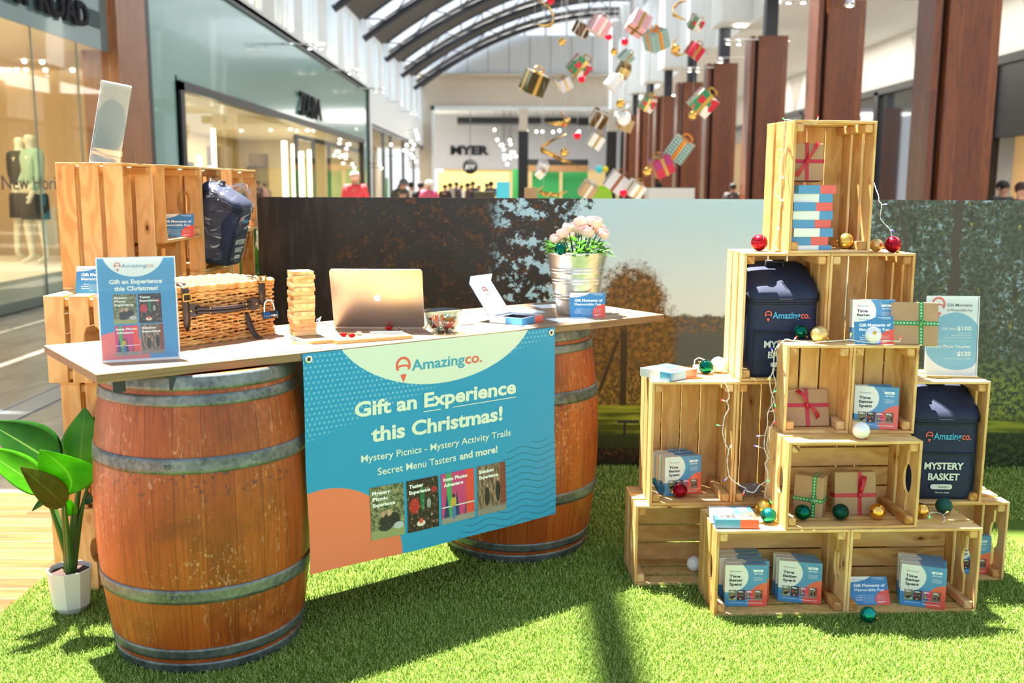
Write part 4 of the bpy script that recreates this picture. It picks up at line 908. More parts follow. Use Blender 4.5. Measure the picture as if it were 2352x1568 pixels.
# ---- wicker hamper
hx = Vector((math.cos(R(51.6)), math.sin(R(51.6)), 0)); HFR = Vector((-.822, 3.385, TZ)); HL = .46
HO = HFR - hx * HL
t = thing('wicker_hamper', 'brown wicker picnic hamper with dark leather straps beside the wooden block tower', 'picnic hamper', HO, R(51.6))
HW, HD, HH = HL, .27, .168
def rring(u, w, d, r, x0=0., y0=0.):       # rounded rectangle perimeter, u in 0..1 -> point and outward normal
    sx, sy = w - 2 * r, d - 2 * r; Ls = [sx, PI * r / 2, sy, PI * r / 2, sx, PI * r / 2, sy, PI * r / 2]; L = sum(Ls); q = (u % 1) * L; i = 0
    while i < 7 and q > Ls[i]: q -= Ls[i]; i += 1
    if i == 0: return (x0 + r + q, y0, 0, -1)
    if i == 2: return (x0 + w, y0 + r + q, 1, 0)
    if i == 4: return (x0 + w - r - q, y0 + d, 0, 1)
    if i == 6: return (x0, y0 + d - r - q, -1, 0)
    cx, cy, a0 = {1: (w - r, r, -PI / 2), 3: (w - r, d - r, 0), 5: (r, d - r, PI / 2), 7: (r, r, PI)}[i]; a = a0 + q / r
    return (x0 + cx + r * math.cos(a), y0 + cy + r * math.sin(a), math.cos(a), math.sin(a))
rr = random.Random(5); NST = 62; m = MB()
rows = 19
for j in range(rows):
    z = .008 + j * (HH - .012) / rows; n = NST * 6; pts = []; tw = rr.uniform(-.0008, .0008)
    for i in range(n):
        u = i / n; x, y, nx, ny = rring(u, HW, HD, .025); k = math.cos(PI * (u * NST + j)) * .0042 + .001
        pts.append((x + nx * k, y + ny * k, z + tw + .0024 * math.sin(u * 40 + j * 1.7) + rr.uniform(-.0006, .0006)))
    m.tube(pts, .0044, 6, closed=True)
m.build('woven_side', WICK, t)
m = MB()
for i in range(NST):
    x, y, nx, ny = rring((i + .5) / NST, HW - .004, HD - .004, .023, .002, .002); m.tube([(x, y, 0), (x, y, HH)], .0034, 6)
m.build('stakes', WICK, t)
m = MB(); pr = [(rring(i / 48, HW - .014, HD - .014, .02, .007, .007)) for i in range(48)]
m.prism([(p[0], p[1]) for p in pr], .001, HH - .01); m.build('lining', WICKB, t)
m = MB()
for zz, rad in ((.006, .007), (HH - .003, .0065)):
    pts = []
    for i in range(260):
        u = i / 260; x, y, nx, ny = rring(u, HW + .006, HD + .006, .027, -.003, -.003); a = u * 260 * .9; pts.append((x + nx * math.cos(a) * .0015, y + ny * math.cos(a) * .0015, zz + math.sin(a) * .0015))
    m.tube(pts, rad, 7, closed=True)
m.build('rim', WICK, t)
lid = MB()
for j in range(23):
    y = .004 + j * (HD - .008) / 22; pts = []
    for i in range(NST * 2):
        u = i / (NST * 2 - 1); pts.append((.004 + u * (HW - .008), y, HH + .019 + .010 * math.sin(PI * u) * math.sin(PI * y / HD) + .0032 * math.cos(PI * (i / 2.6 + j))))
    lid.tube(pts, .0052, 6)
for i in range(16):
    x = .014 + i * (HW - .028) / 15; lid.tube([(x, v * HD, HH + .019 + .010 * math.sin(PI * x / HW) * math.sin(PI * v)) for v in [k / 8 for k in range(9)]], .0032, 6)
for dz, rad in ((.010, .0065), (.019, .008)):
    pts = []
    for i in range(300):
        u = i / 300; x, y, nx, ny = rring(u, HW + .012, HD + .012, .03, -.006, -.006); a = u * 300 * .8; pts.append((x + nx * math.cos(a) * .0018, y + ny * math.cos(a) * .0018, HH + dz + math.sin(a) * .0018))
    lid.tube(pts, rad, 7, closed=True)
lid.build('lid', WICK, t)
def strap(path, w, name, parent, mat=LEATH, th=.003, ax='x'):
    m = MB(); n = len(path); P = []
    for i, (x, y, z) in enumerate(path):
        ww = w / 2 * (1 if i < n - 2 else (.85 if i == n - 2 else .25)); P += [(x - ww, y, z), (x + ww, y, z)]
    m.add(P, [(2 * i, 2 * i + 1, 2 * i + 3, 2 * i + 2) for i in range(n - 1)], None, 0, True); return m.build(name, mat, parent, solid=th)
def frX(px, py):                          # local x,z on the hamper front from the photo
    nrm = Vector((hx.y, -hx.x, 0)); d = ray(px, py); k = (HFR - Vector((0, 0, CH))).dot(nrm) / d.dot(nrm); g_ = Vector((0, 0, CH)) + d * k; return (g_ - HO).dot(hx), g_.z - TZ
xa = frX(419, 680)[0]; xb = frX(594, 660)[0]
sa_ = strap([(xa, .05, HH + .034), (xa, .0, HH + .033), (xa, -.018, HH + .014), (xa, -.017, HH - .03), (xa + .003, -.015, HH - .075), (xa + .004, -.013, HH - .10), (xa + .005, -.012, HH - .118)], .024, 'closing_strap', t)
m = MB()
for (a, b, c0, d0) in ((-.016, .016, .0, .004), (-.016, .016, .022, .026), (-.016, -.012, 0, .026), (.012, .016, 0, .026)): m.box(xa + a, -.026, HH - .022 + c0, xa + b, -.021, HH - .022 + d0)
m.build('buckle', BRASS, sa_)
sb_ = strap([(xb, .05, HH + .034), (xb, .0, HH + .033), (xb, -.018, HH + .016), (xb, -.02, HH - .02), (xb, -.019, HH - .045), (xb, -.017, HH - .06)], .024, 'closing_strap', t)
m = MB()
for (a, b, c0, d0) in ((-.016, .016, .0, .004), (-.016, .016, .02, .024), (-.016, -.012, 0, .024), (.012, .016, 0, .024)): m.box(xb + a, -.024, HH + .016 + c0, xb + b, -.02, HH + .016 + d0)
m.build('buckle', BRASS, sb_)
xc, zc = frX(563, 735)[0], .09
strap([(xc, -.012, zc), (xc + .002, -.014, zc - .02), (xc + .006, -.018, zc - .045), (xc + .011, -.028, zc - .07), (xc + .016, -.042, zc - .084), (xc + .02, -.052, zc - .087)][::-1], .022, 'hanging_strap', t)
h0x, h0z = frX(440, 715); h1x, h1z = frX(576, 695); zz = (h0z + h1z) / 2
for xx, s_ in ((h0x, 1), (h1x, -1)):
    m = MB(); m.prism([(xx + .030 * math.cos(a), zz + .021 * math.sin(a)) for a in [2 * PI * k / 20 for k in range(20)]], -.0015, .0015, 0, Matrix.Translation((0, -.0125, 0)) @ Matrix.Rotation(R(90), 4, 'X'))
    ha = m.build('handle_mount', LEATH, t)
    for dx in (-.012, .012): m = MB(); m.sphere((xx + dx, -.0145, zz), .0042, 10, 8, 0, (1, .5, 1)); m.build('rivet', BRASS, ha)
m = MB(); path = [(h0x + .01 + (h1x - h0x - .02) * k / 12, -.016 - .022 * math.sin(PI * k / 12) ** .6, zz - .004 * math.sin(PI * k / 12)) for k in range(13)]
for dz in (-.0055, .0055): m.tube([(p[0], p[1], p[2] + dz) for p in path], .0062, 8)
ho = m.build('handle', LEATH, t)
m = MB(); [m.sphere((path[i][0], path[i][1] - .006, path[i][2] + dz), .003, 8, 6) for i in (2, 10) for dz in (-.007, .007)]; m.build('rivet', BRASS, ho)
# padlock hanging at the right strap
lx, lz = frX(607, 722)
t = thing('combination_padlock', 'blue combination padlock with open chrome shackle hanging on the hamper', 'padlock', HO + hx * lx + Vector((hx.y, -hx.x, 0)) * .03 + Vector((0, 0, lz)), R(51.6 - 22))
m = MB(); m.tube([(-.024, 0, 0), (.026, 0, .003)], .0125, 20); m.build('body', BLUEP, t, .001); m = MB(); m.tube([(.0, 0, .0015), (.021, 0, .0025)], .0132, 20)
m.build('dial_rings', BLACK, t); m = MB(); [m.box(.002 + k * .005, -.0136, -.002, .0045 + k * .005, -.013, .004) for k in range(4)]; m.build('dial_marks', WHT_I, t)
m = MB(); m.tube([(-.018, 0, .008), (-.019, 0, .03), (-.016, 0, .044), (-.006, 0, .054), (.006, 0, .05), (.013, 0, .038), (.016, 0, .018)], .0034, 10); m.build('shackle', CHROME, t)
# ---- wooden block tower: 16 layers of three, every block a thing
bn = atZ(686, 771, TZ); rz0 = R(27); rr = random.Random(9)
blk = MB(); BL, BWd, BHt = .0775, .0243, .0137
blk.box(-BL / 2, -BWd / 2, 0, BL / 2, BWd / 2, BHt, 'x', 0, rr); _b0 = blk.build('wooden_block', BLOCK, None, .0006)
_b0_used = False
vs_ = []
for sd in (2, 3, 4):
    q = MB(); q.box(-BL / 2, -BWd / 2, 0, BL / 2, BWd / 2, BHt, 'x', 0, random.Random(sd)); vs_.append(q)
ctr = bn + Vector((math.cos(rz0) * .034 - math.sin(rz0) * .034, math.sin(rz0) * .034 + math.cos(rz0) * .034, 0)) - Vector((math.cos(rz0), math.sin(rz0), 0)) * .012
posn = ['left', 'middle', 'right']; ordn = ['bottom', 'second', 'third', 'fourth', 'fifth', 'sixth', 'seventh', 'eighth', 'ninth', 'tenth', 'eleventh', 'twelfth', 'thirteenth', 'fourteenth', 'fifteenth', 'top']
for L_ in range(16):
    a = rz0 + (0 if L_ % 2 == 0 else PI / 2) + R(rr.uniform(-1.5, 1.5)); off = Vector((rr.uniform(-.0035, .0035), rr.uniform(-.0035, .0035), 0))
    for k in range(3):
        if not _b0_used: o = _b0; _b0_used = True
        else: o = _b0.copy(); COL.objects.link(o)
        q = rr.uniform(-.002, .002); d = Vector((-math.sin(a), math.cos(a), 0)) * (k - 1) * .0247 + Vector((math.cos(a), math.sin(a), 0)) * q
        place(o, ctr + off + d + Vector((0, 0, L_ * (BHt + .0001) + .0003)), a + (PI if rr.random() < .5 else 0))
        side = (['nearest the camera', 'middle', 'farthest'][k]) if L_ % 2 == 0 else (['right', 'middle', 'left'][k])
        tag(o, '%s pine block of the %s layer of the stacked block tower' % ({'nearest the camera': 'front', 'middle': 'middle', 'farthest': 'rear', 'right': 'right-hand', 'left': 'left-hand'}[side], ordn[L_]), 'wooden block', 'pine blocks of the stacked tower')
# ---- laptop
l1 = atZ(768, 755, TZ); l2 = atZ(975, 756, TZ); c_ = (l1 + l2) / 2; rz = math.atan2(l2.y - l1.y, l2.x - l1.x)
t = thing('laptop', 'open silver laptop seen from behind, glowing white fruit mark on its lid', 'laptop', c_ + Vector((0, 0, .0005)), rz)
def rrect(w, h, r, n=6):
    P = []
    for cx, cy, a0 in ((w/2-r, h/2-r, 0), (-w/2+r, h/2-r, 90), (-w/2+r, -h/2+r, 180), (w/2-r, -h/2+r, 270)):
        for k in range(n + 1): a = R(a0 + 90 * k / n); P.append((cx + r * math.cos(a), cy + r * math.sin(a)))
    return P
m = MB(); m.prism(rrect(.326, .227, .011), 0, .012, 0, Matrix.Translation((0, .118, 0))); m.build('base', ALU, t, .001)
TL = Matrix.Translation((0, .004, .012)) @ Matrix.Rotation(R(90 + 17), 4, 'X')       # lid leans towards the camera side
TL = Matrix.Translation((0, .004, .008)) @ Matrix.Rotation(R(90 + 20), 4, 'X') @ Matrix.Translation((0, .1135, -.003))
m = MB(); m.prism(rrect(.326, .227, .011), 0, .006, 0, TL); lo = m.build('lid', ALU, t, .0012, 2)
def apple():
    P = []
    for k in range(40):
        a = 2 * PI * k / 40; x = math.cos(a); y = math.sin(a)
        r_ = .0125 * (1 + .05 * math.cos(2 * a)); X = r_ * x * (1.02 if y > 0 else .92); Y = r_ * y * 1.0
        if abs(x) < .32 and y > 0: Y -= .0018 * (1 - abs(x) / .32)
        if abs(x) < .25 and y < 0: Y += .001 * (1 - abs(x) / .25)
        if X > .006: d = math.hypot(X - .0168, Y - .002); X = min(X, .0168 - math.sqrt(max(0, .0075 ** 2 - (Y - .002) ** 2))) if abs(Y - .002) < .0075 else X
        P.append((X, Y))
    return P
TA_ = TL @ Matrix.Translation((0, .002, .0063))
m = MB(); m.add([TA_ @ Vector((x, y, 0)) for x, y in apple()], [tuple(range(40))])
lf = [(0.0005 + .0062 * math.sin(k * PI / 8) * .55 + k * .00055, .0135 + k * .00085) for k in range(9)] + [(0.0005 - .001 + k * .00062, .0135 + k * .00085) for k in range(8, -1, -1)]
m.add([TA_ @ Vector((x, y, 0)) for x, y in lf], [tuple(range(len(lf)))]); m.build('lid_mark', flat('lid_mark_white', (246, 248, 250), .3, emit=.25), lo)
m = MB(); m.prism(rrect(.3, .185, .002), -.0008, -.0002, 0, TL @ Matrix.Translation((0, .004, 0))); m.build('screen', BLACK, lo)
# ---- chopping board, knife, foil sweets
def loc2(px, py, z=0.): return atZ(px, py, TZ + z)
bp = [loc2(773, 784, .01), loc2(948, 771, .01), loc2(927, 757, .01), loc2(757, 768, .01), loc2(756, 771, .01), loc2(700, 776, .01), loc2(689, 779, .01), loc2(696, 784, .01), loc2(766, 779, .01)]
t = thing('chopping_board', 'small wooden chopping board with a handle in front of the laptop', 'chopping board', (bp[0].x, bp[0].y, TZ + .0004))
pts = [(p.x - bp[0].x, p.y - bp[0].y) for p in bp]
bb = atZ(850, 762, TZ + .01)
A0 = Vector((-.577, 3.155, 0)); ux = Vector((.857, .515, 0)).normalized(); uy = Vector((-ux.y, ux.x, 0))
w0 = (loc2(948, 771, .01) - loc2(773, 784, .01)); Lb = w0.length; ux = w0.normalized(); uy = Vector((-ux.y, ux.x, 0)); Db = .115
cs = [(0, 0), (Lb, 0), (Lb, Db), (0, Db), (-.004, .085), (-.115, .085), (-.125, .075), (-.125, .045), (-.115, .035), (-.004, .035)]
t.rotation_euler = (0, 0, math.atan2(ux.y, ux.x)); m = MB(); m.prism(cs, 0, .0115); m.build('board', PINE, t, .0015)
m = MB(); m.tube([(-.108, .06, .0125), (-.125, .055, .014), (-.132, .06, .02), (-.128, .072, .038), (-.122, .066, .022), (-.115, .06, .013)], .0012, 6); m.build('hanging_cord', LEATH, t)
kz = TZ + .0122; k1 = atZ(782, 764, kz); k2 = atZ(845, 762, kz); k3 = atZ(925, 767, kz)
def rest_on_board(px, py): return atZ(px, py, kz)
d = (k3 - k1); t = thing('table_knife', 'silver table knife lying on the chopping board', 'knife', k1, math.atan2(d.y, d.x))
Lk = d.length; m = MB(); m.prism([(0, -.008), (.1, -.009), (.105, -.004), (.105, .004), (.0, .005), (-.01, -.001)], 0, .0012); m.build('blade', CHROME, t)
m = MB(); m.tube([(.103, 0, .003), (.12, 0, .0035), (Lk, 0, .0045)], [.0035, .005, .006], 10); m.build('handle', CHROME, t)
def sweet(p, mat, rz, label, rot=None):
    m = MB()
    def f(u, v):
        a = 2 * PI * u; t_ = PI * v; x = 16 * math.sin(a) ** 3 / 16; y = (13 * math.cos(a) - 5 * math.cos(2 * a) - 2 * math.cos(3 * a) - math.cos(4 * a)) / 16
        return (x * .0145 * math.sin(t_), y * .0135 * math.sin(t_), .006 - .006 * math.cos(t_))
    m.grid(f, 20, 8); o = m.build('foil_sweet', mat, None)
    place(o, p, rz, rot); return tag(o, label, 'sweet', 'foil wrapped heart sweets')
sweet(rest_on_board(790, 772), FOILR, .4, 'red foil heart sweet on the board, the left one by the knife'); sweet(rest_on_board(808, 774), FOILR, 1.4, 'red foil heart sweet on the board between another red and a silver one'); sweet(rest_on_board(825, 769), FOILS, 2.4, 'silver foil sweet on the chopping board beside two red ones')
sweet(atZ(891, 760, TZ + .0002) + Vector((.0, .035, 0)), FOILR, .9, 'red foil heart sweet lying between the laptop and the board'); sweet(atZ(912, 757, TZ + .0002) + Vector((.005, .03, 0)), FOILS, 2., 'silver foil sweet lying between the laptop and the glass bowl')
# ---- bowl of sweets
c_ = Vector((-.243, 3.435, TZ + .0005)); t = thing('glass_bowl', 'clear glass bowl filled with red and silver foil sweets right of the laptop', 'bowl', c_)
prof = [(0, .002), (.026, 0), (.031, .001), (.045, .014), (.056, .034), (.0625, .058), (.064, .074), (.0665, .078), (.066, .081), (.0625, .081), (.060, .074), (.0585, .058), (.0525, .036), (.042, .018), (.028, .007), (0, .006)]
m = MB(); m.lathe(prof, 48); m.build('glass', BOWLGLASS, t)
rr = random.Random(4); n = 0
posl = []
for lay, (rad, z, cnt) in enumerate([(.016, .009, 4), (.031, .019, 8), (.012, .022, 3), (.042, .034, 10), (.02, .036, 5), (.0, .044, 1), (.044, .050, 9), (.024, .053, 6), (.004, .057, 1)]):
    for k in range(cnt):
        a = 2 * PI * k / cnt + lay * .7; mt = FOILR if rr.random() < .66 else FOILS
        p = c_ + Vector((rad * math.cos(a) * .93, rad * math.sin(a) * .93, z - .002))
        o = sweet(p, mt, 0, ('red' if mt is FOILR else 'silver') + ' foil heart sweet among the many in the glass bowl', (rr.uniform(-1.2, 1.2), rr.uniform(-1.2, 1.2), rr.uniform(0, 6)))
        o.scale = (.82, .82, .9); o['group'] = 'sweets in the glass bowl'
# ---- charger block, cable
t = thing('charger_block', 'white charger block with a cable right of the glass bowl', 'charger', atZ(1068, 746, TZ) + Vector((0, .02, .0005)), R(20))
m = MB(); m.prism(rrect(.05, .05, .008), 0, .016); m.build('block', WHITE, t, .002); m = MB(); m.tube([(.03, -.01, .004), (.045, -.015, .003), (.06, -.005, .002), (.055, .02, .002)], .0018, 6); m.build('cable', WHITE, t)
a = atZ(727, 745, TZ) ; m = MB(); m.tube([atZ(728, 735, TZ + .012), atZ(737, 727, TZ + .012), atZ(732, 740, TZ + .004), atZ(745, 742, TZ + .003), atZ(760, 748, TZ + .003)], .0028, 8)
tag(m.build('white_cable', WHITE), 'short white cable between the block tower and the laptop', 'cable')
# ---- papers on the counter
def paper(name, pts, label, cat, art=None, mats=None, z=.0006, th=.0006):
    P = [atZ(px, py, TZ + z) for px, py in pts]; c0 = P[0]; ux = (P[1] - P[0]); rz = math.atan2(ux.y, ux.x); w = ux.length; uy = Vector((-math.sin(rz), math.cos(rz), 0)); h = abs((P[3] - P[0]).dot(uy))
    m = MB(); m.box(0, 0, 0, w, h, th)
    m.uv[4 * 1:4 * 2] = [(0, 0), (1, 0), (1, 1), (0, 1)]
    if art: art(m, lambda u, v: (u * w, v * h, th + .0002))
    o = m.build(name, mats or [PAPER]); return tag(place(o, c0, rz), label, cat)
def logos(m, f):
    rr = random.Random(8)
    for i in range(9): x = .12 + i * .085; rect(m, x, .35, x + rr.uniform(.03, .07), .35 + rr.uniform(.12, .3), f, rr.choice([1, 1, 2, 3]))
paper('printed_slip', [(1105, 758), (1230, 753), (1215, 744), (1098, 749)], 'white slip with a row of small logos above the banner, right of the bowl', 'leaflet', logos, [PAPER, DARK_I, COR_I, MIDB_I])
paper('printed_slip', [(480, 816), (606, 806), (590, 798), (468, 807)], 'white slip with a row of small logos in front of the hamper', 'leaflet', logos, [PAPER, DARK_I, COR_I, MIDB_I])
paper('white_leaflet', [(632, 812), (742, 800), (722, 789), (612, 800)], 'plain white leaflet at the front edge left of the banner', 'leaflet', None, None, .0006, .003)
paper('printed_card', [(1285, 741), (1372, 736), (1340, 727), (1255, 732)], 'pale printed card lying in front of the voucher by the bucket', 'card', lambda m, f: rect(m, .0, .0, .6, .4, f, 1), [PAPER, PALE_I])
paper('white_booklet', [(1190, 722), (1252, 718), (1236, 706), (1172, 709)], 'white booklet lying behind the open gift box', 'booklet', lambda m, f: rect(m, .1, .2, .5, .5, f, 1), [PAPER, flat('pale_cyan', (150, 216, 214), .6)], .0006, .004)
paper('white_leaflet', [(1245, 708), (1300, 705), (1285, 698), (1238, 700)], 'small white leaflet at the back edge beside the bucket', 'leaflet')
# ---- open gift box
b0 = atZ(1124, 741, TZ); b1 = atZ(1198, 748, TZ); b2 = atZ(1240, 737, TZ); fx = (b1 - b0).normalized(); rz = math.atan2(fx.y, fx.x)
t = thing('open_gift_box', 'open white and blue gift box with raised lid between bowl and bucket', 'gift box', b0 + Vector((0, 0, .0005)), rz)
Wg = .147
m = MB(); T_ = .003
for a in ((0, 0, 0, Wg, T_, .027), (0, Wg - T_, 0, Wg, Wg, .027), (0, 0, 0, T_, Wg, .027), (Wg - T_, 0, 0, Wg, Wg, .027)): m.box(*a)
m.box(0, 0, 0, Wg, Wg, .002)
o = m.build('tray', [PALE_I, MIDB_I, COR_I], t)
for p in o.data.polygons:
    c = p.center
    if p.normal.x > .9 and c.x > Wg - .001: p.material_index = 1
m = MB(); m.box(.0, -.0006, .001, Wg * .5, 0, .026, mi=0); m.box(Wg * .5, -.0006, .001, Wg, 0, .026, mi=1); m.box(Wg, 0, .001, Wg + .0006, Wg * .6, .026, mi=1); m.box(Wg, Wg * .6, .001, Wg + .0006, Wg, .026, mi=2); m.build('printed_wrap', [PALE_I, MIDB_I, COR_I], t)
m = MB(); m.box(T_, T_, .003, Wg - T_, .03, .022); m.box(T_, Wg - .03, .003, Wg - T_, Wg - T_, .022); m.box(T_, .03, .003, .03, Wg - .03, .022); m.box(Wg - .03, .03, .003, Wg - T_, Wg - .03, .022); m.box(.03, .03, .003, Wg - .03, Wg - .03, .01); m.build('foam_insert', flat('dark_foam', (42, 48, 62), .8), t)
TLd = Matrix.Translation((0, 0, .027)) @ Matrix.Rotation(R(-35), 4, 'Y') ; L1 = .118
ld = MB(); T2 = Matrix.Translation((.0, 0, .027)) @ Matrix.Rotation(R(28), 4, 'Y') @ Matrix.Rotation(R(-180), 4, 'Y')
e = Vector((-math.sin(R(38)), 0, math.cos(R(38)))); nrm = Vector((math.cos(R(38)), 0, math.sin(R(38))))
base = Vector((.0, 0, .024)); P = [base, base + Vector((0, Wg, 0)), base + Vector((0, Wg, 0)) + e * .15, base + e * .15]
back = -nrm * .003
ld.add([tuple(p) for p in P] + [tuple(p + back) for p in P], [(0, 1, 2, 3)], None, 0); ld.add([tuple(p + back) for p in P], [(3, 2, 1, 0)], None, 1)
for i in range(4): j = (i + 1) % 4; ld.add([P[i], P[j], P[j] + back, P[i] + back], [(0, 1, 2, 3), (3, 2, 1, 0)], None, 1)
e2 = Vector((math.sin(R(12)) , 0, math.cos(R(12)))).normalized(); top = base + e * .15; Q = [top, top + Vector((0, Wg, 0)), top + Vector((0, Wg, 0)) + e2 * .03, top + e2 * .03]
ld.add([tuple(p) for p in Q], [(0, 1, 2, 3)], None, 0); ld.add([tuple(p - Vector((.003, 0, 0))) for p in Q], [(3, 2, 1, 0)], None, 1)
for i in range(4): j = (i + 1) % 4; b_ = Vector((-.003, 0, 0)); ld.add([Q[i], Q[j], Q[j] + b_, Q[i] + b_], [(0, 1, 2, 3), (3, 2, 1, 0)], None, 1)
ff = lambda u, v: tuple(base + Vector((0, Wg * u, 0)) + e * (.15 * v) + nrm * .0006)
logo(ld, .40, .60, .76, .1, ff, 2, 1, 1, mark_only=True); text(ld, 'Your amazing', .25, .75, .42, .05, ff, 3); text(ld, 'experience starts here', .15, .85, .3, .05, ff, 3)
ld.build('lid', [PAPER, MIDB_I, COR_I, flat('grey_print', (150, 156, 164), .6)], t)
# ---- vouchers (standing cards)
def voucher_mesh(name='gift_voucher'):
    w, h = .140, .098; m = MB(); m.box(-w/2, 0, 0, w/2, .0008, h, mi=5); f = lambda u, v: ((u - .5) * w, -.0003, v * h)
    rect(m, 0, 0, 1, 1, lambda u, v: ((u - .5) * w, -.0001, v * h), 0); logo(m, .115, .415, .87, .042, f, 2, 1, w / h)
    text(m, 'Gift Moments of', .127, .925, .635, .105, f, 3, .034); text(m, 'Memorable Fun', .127, .885, .48, .10, f, 3, .02)
    text(m, 'Give An', .19, .325, .315, .035, f, 3, .03); text(m, 'AmazingCo', .13, .325, .24, .035, f, 3, .03); text(m, 'Experience', .14, .325, .16, .035, f, 3, .03)
    rect(m, .352, .07, .357, .34, f, 3)
    for k in range(6): rect(m, .375, .32 - k * .045, .62 - (k % 3) * .02, .327 - k * .045, f, 4)
    for k in range(4): rect(m, .68, .32 - k * .045, .90 - (k % 2) * .03, .327 - k * .045, f, 4)
    rect(m, .60, .94, .93, .955, f, 3); rect(m, .70, .895, .93, .905, f, 3); rect(m, .68, .1, .9, .115, f, 3); rect(m, .68, .06, .82, .075, f, 3)
    return m.build(name, [VOUCH, BLUE_I, COR_I, WHT_I, PALE_I, PAPER])
_vo = voucher_mesh(); _vo_n = 0
def voucher(p, rz, lean, label):
    global _vo_n
    o = _vo if _vo_n == 0 else _vo.copy()
    if _vo_n: COL.objects.link(o)
    _vo_n += 1; o.location = p; o.rotation_euler = (-lean, 0, rz); return tag(o, label, 'voucher card', 'blue voucher cards')
va = atZ(1306, 729, TZ); vb = atZ(1394, 729, TZ); voucher((va + vb) / 2 + Vector((0, 0, .0012)), math.atan2(vb.y - va.y, vb.x - va.x), R(14), 'blue voucher card leaning against the metal bucket')
# ---- bucket of flowers
bc = Vector((.262, 3.985, TZ + .0005))
t = thing('flower_bucket', 'silver metal bucket of pink flowers at the far right end of the counter', 'flower bucket', bc, 0)
BH_, r0, r1 = .245, .0785, .122
prof = [(0, .002), (r0, 0)] + [(r0 + (r1 - r0) * z + (.0016 if any(abs(z - q) < .012 for q in (.27, .32, .54, .59, .71, .76)) else 0), BH_ * z) for z in [k / 100 for k in range(1, 100)]] + [(r1, BH_), (r1 + .004, BH_ + .002), (r1 + .003, BH_ + .007), (r1 - .001, BH_ + .006), (r1 - .003, BH_), (r1 - .012, BH_ * .75)]
m = MB(); m.lathe(prof, 64); m.build('pail', ZINC, t)
m = MB(); m.lathe([(0, BH_ - .03), (r1 - .006, BH_ - .03)], 32); m.build('soil', SOIL, t)
rr = random.Random(12)
def leaf_pts(mb, base, d, up, L, W, curl=.3, cup=.25, n=6, mi=0):
    d = Vector(d).normalized(); s_ = d.cross(Vector(up)).normalized(); nn = s_.cross(d)
    def f(u, v):
        w = math.sin(PI * min(1, (u * .93 + .07)) ** .8) * W; k = (v - .5) * 2
        return tuple(Vector(base) + d * (u * L) + s_ * (k * w / 2) + nn * (-curl * L * u * u + cup * W * .5 * k * k * math.sin(PI * u)))
    mb.grid(f, n, 4, mi)
fl = [(1275, 545), (1292, 532), (1310, 540), (1322, 520), (1305, 520), (1340, 508), (1358, 503), (1370, 507), (1338, 523), (1362, 522), (1388, 535), (1290, 545), (1378, 525), (1350, 530), (1330, 505)]
m = MB()
for k in range(150):
    a = rr.uniform(0, 6.283); r_ = r1 * math.sqrt(rr.random()) * .98; z = BH_ + rr.uniform(-.015, .035) + (r1 - r_) * .3
    b_ = (r_ * math.cos(a), r_ * math.sin(a), z); dr = Vector((math.cos(a) + rr.uniform(-.7, .7), math.sin(a) + rr.uniform(-.7, .7), rr.uniform(-.1, .9)))
    leaf_pts(m, b_, dr, (0, 0, 1), rr.uniform(.03, .052), rr.uniform(.014, .022), rr.uniform(.1, .5), .3, 4)
m.build('foliage', LEAFS, t)
for (px, py) in fl:
    g_ = atY(px, py, 3.985 + rr.uniform(-.05, .05)) - bc; m = MB(); m.tube([(g_.x * .4, g_.y * .4, BH_ - .02), (g_.x * .8, g_.y * .8, g_.z * .75 + .05), tuple(g_)], .0022, 6); s_ = m.build('flower_stem', STEM, t)
    m = MB(); R_ = rr.uniform(.019, .026); ax = Vector((rr.uniform(-.5, .5), rr.uniform(-.8, -.1), 1)).normalized(); q = ax.to_track_quat('Z', 'Y').to_matrix().to_4x4(); q.translation = g_
    for ring in range(4):
        nb = 3 + ring * 2; rad = R_ * (.35 + .22 * ring); 
        for j in range(nb):
            a0 = 2 * PI * j / nb + ring
            def f(u, v, a0=a0, rad=rad, ring=ring, nb=nb):
                th = a0 + (u - .5) * 2 * PI / nb * 1.6; ph = -.6 + v * (1.9 - ring * .22); k = rad * (math.cos(ph * .75)); k2 = rad * (math.sin(ph) * 1.0) + ring * -.002
                return tuple(q @ Vector((k * math.cos(th) * (1 + .12 * v), k * math.sin(th) * (1 + .12 * v), k2 + .0015 * math.sin(u * 9))))
            m.grid(f, 5, 5)
    m.build('flower_head', PETAL, t)
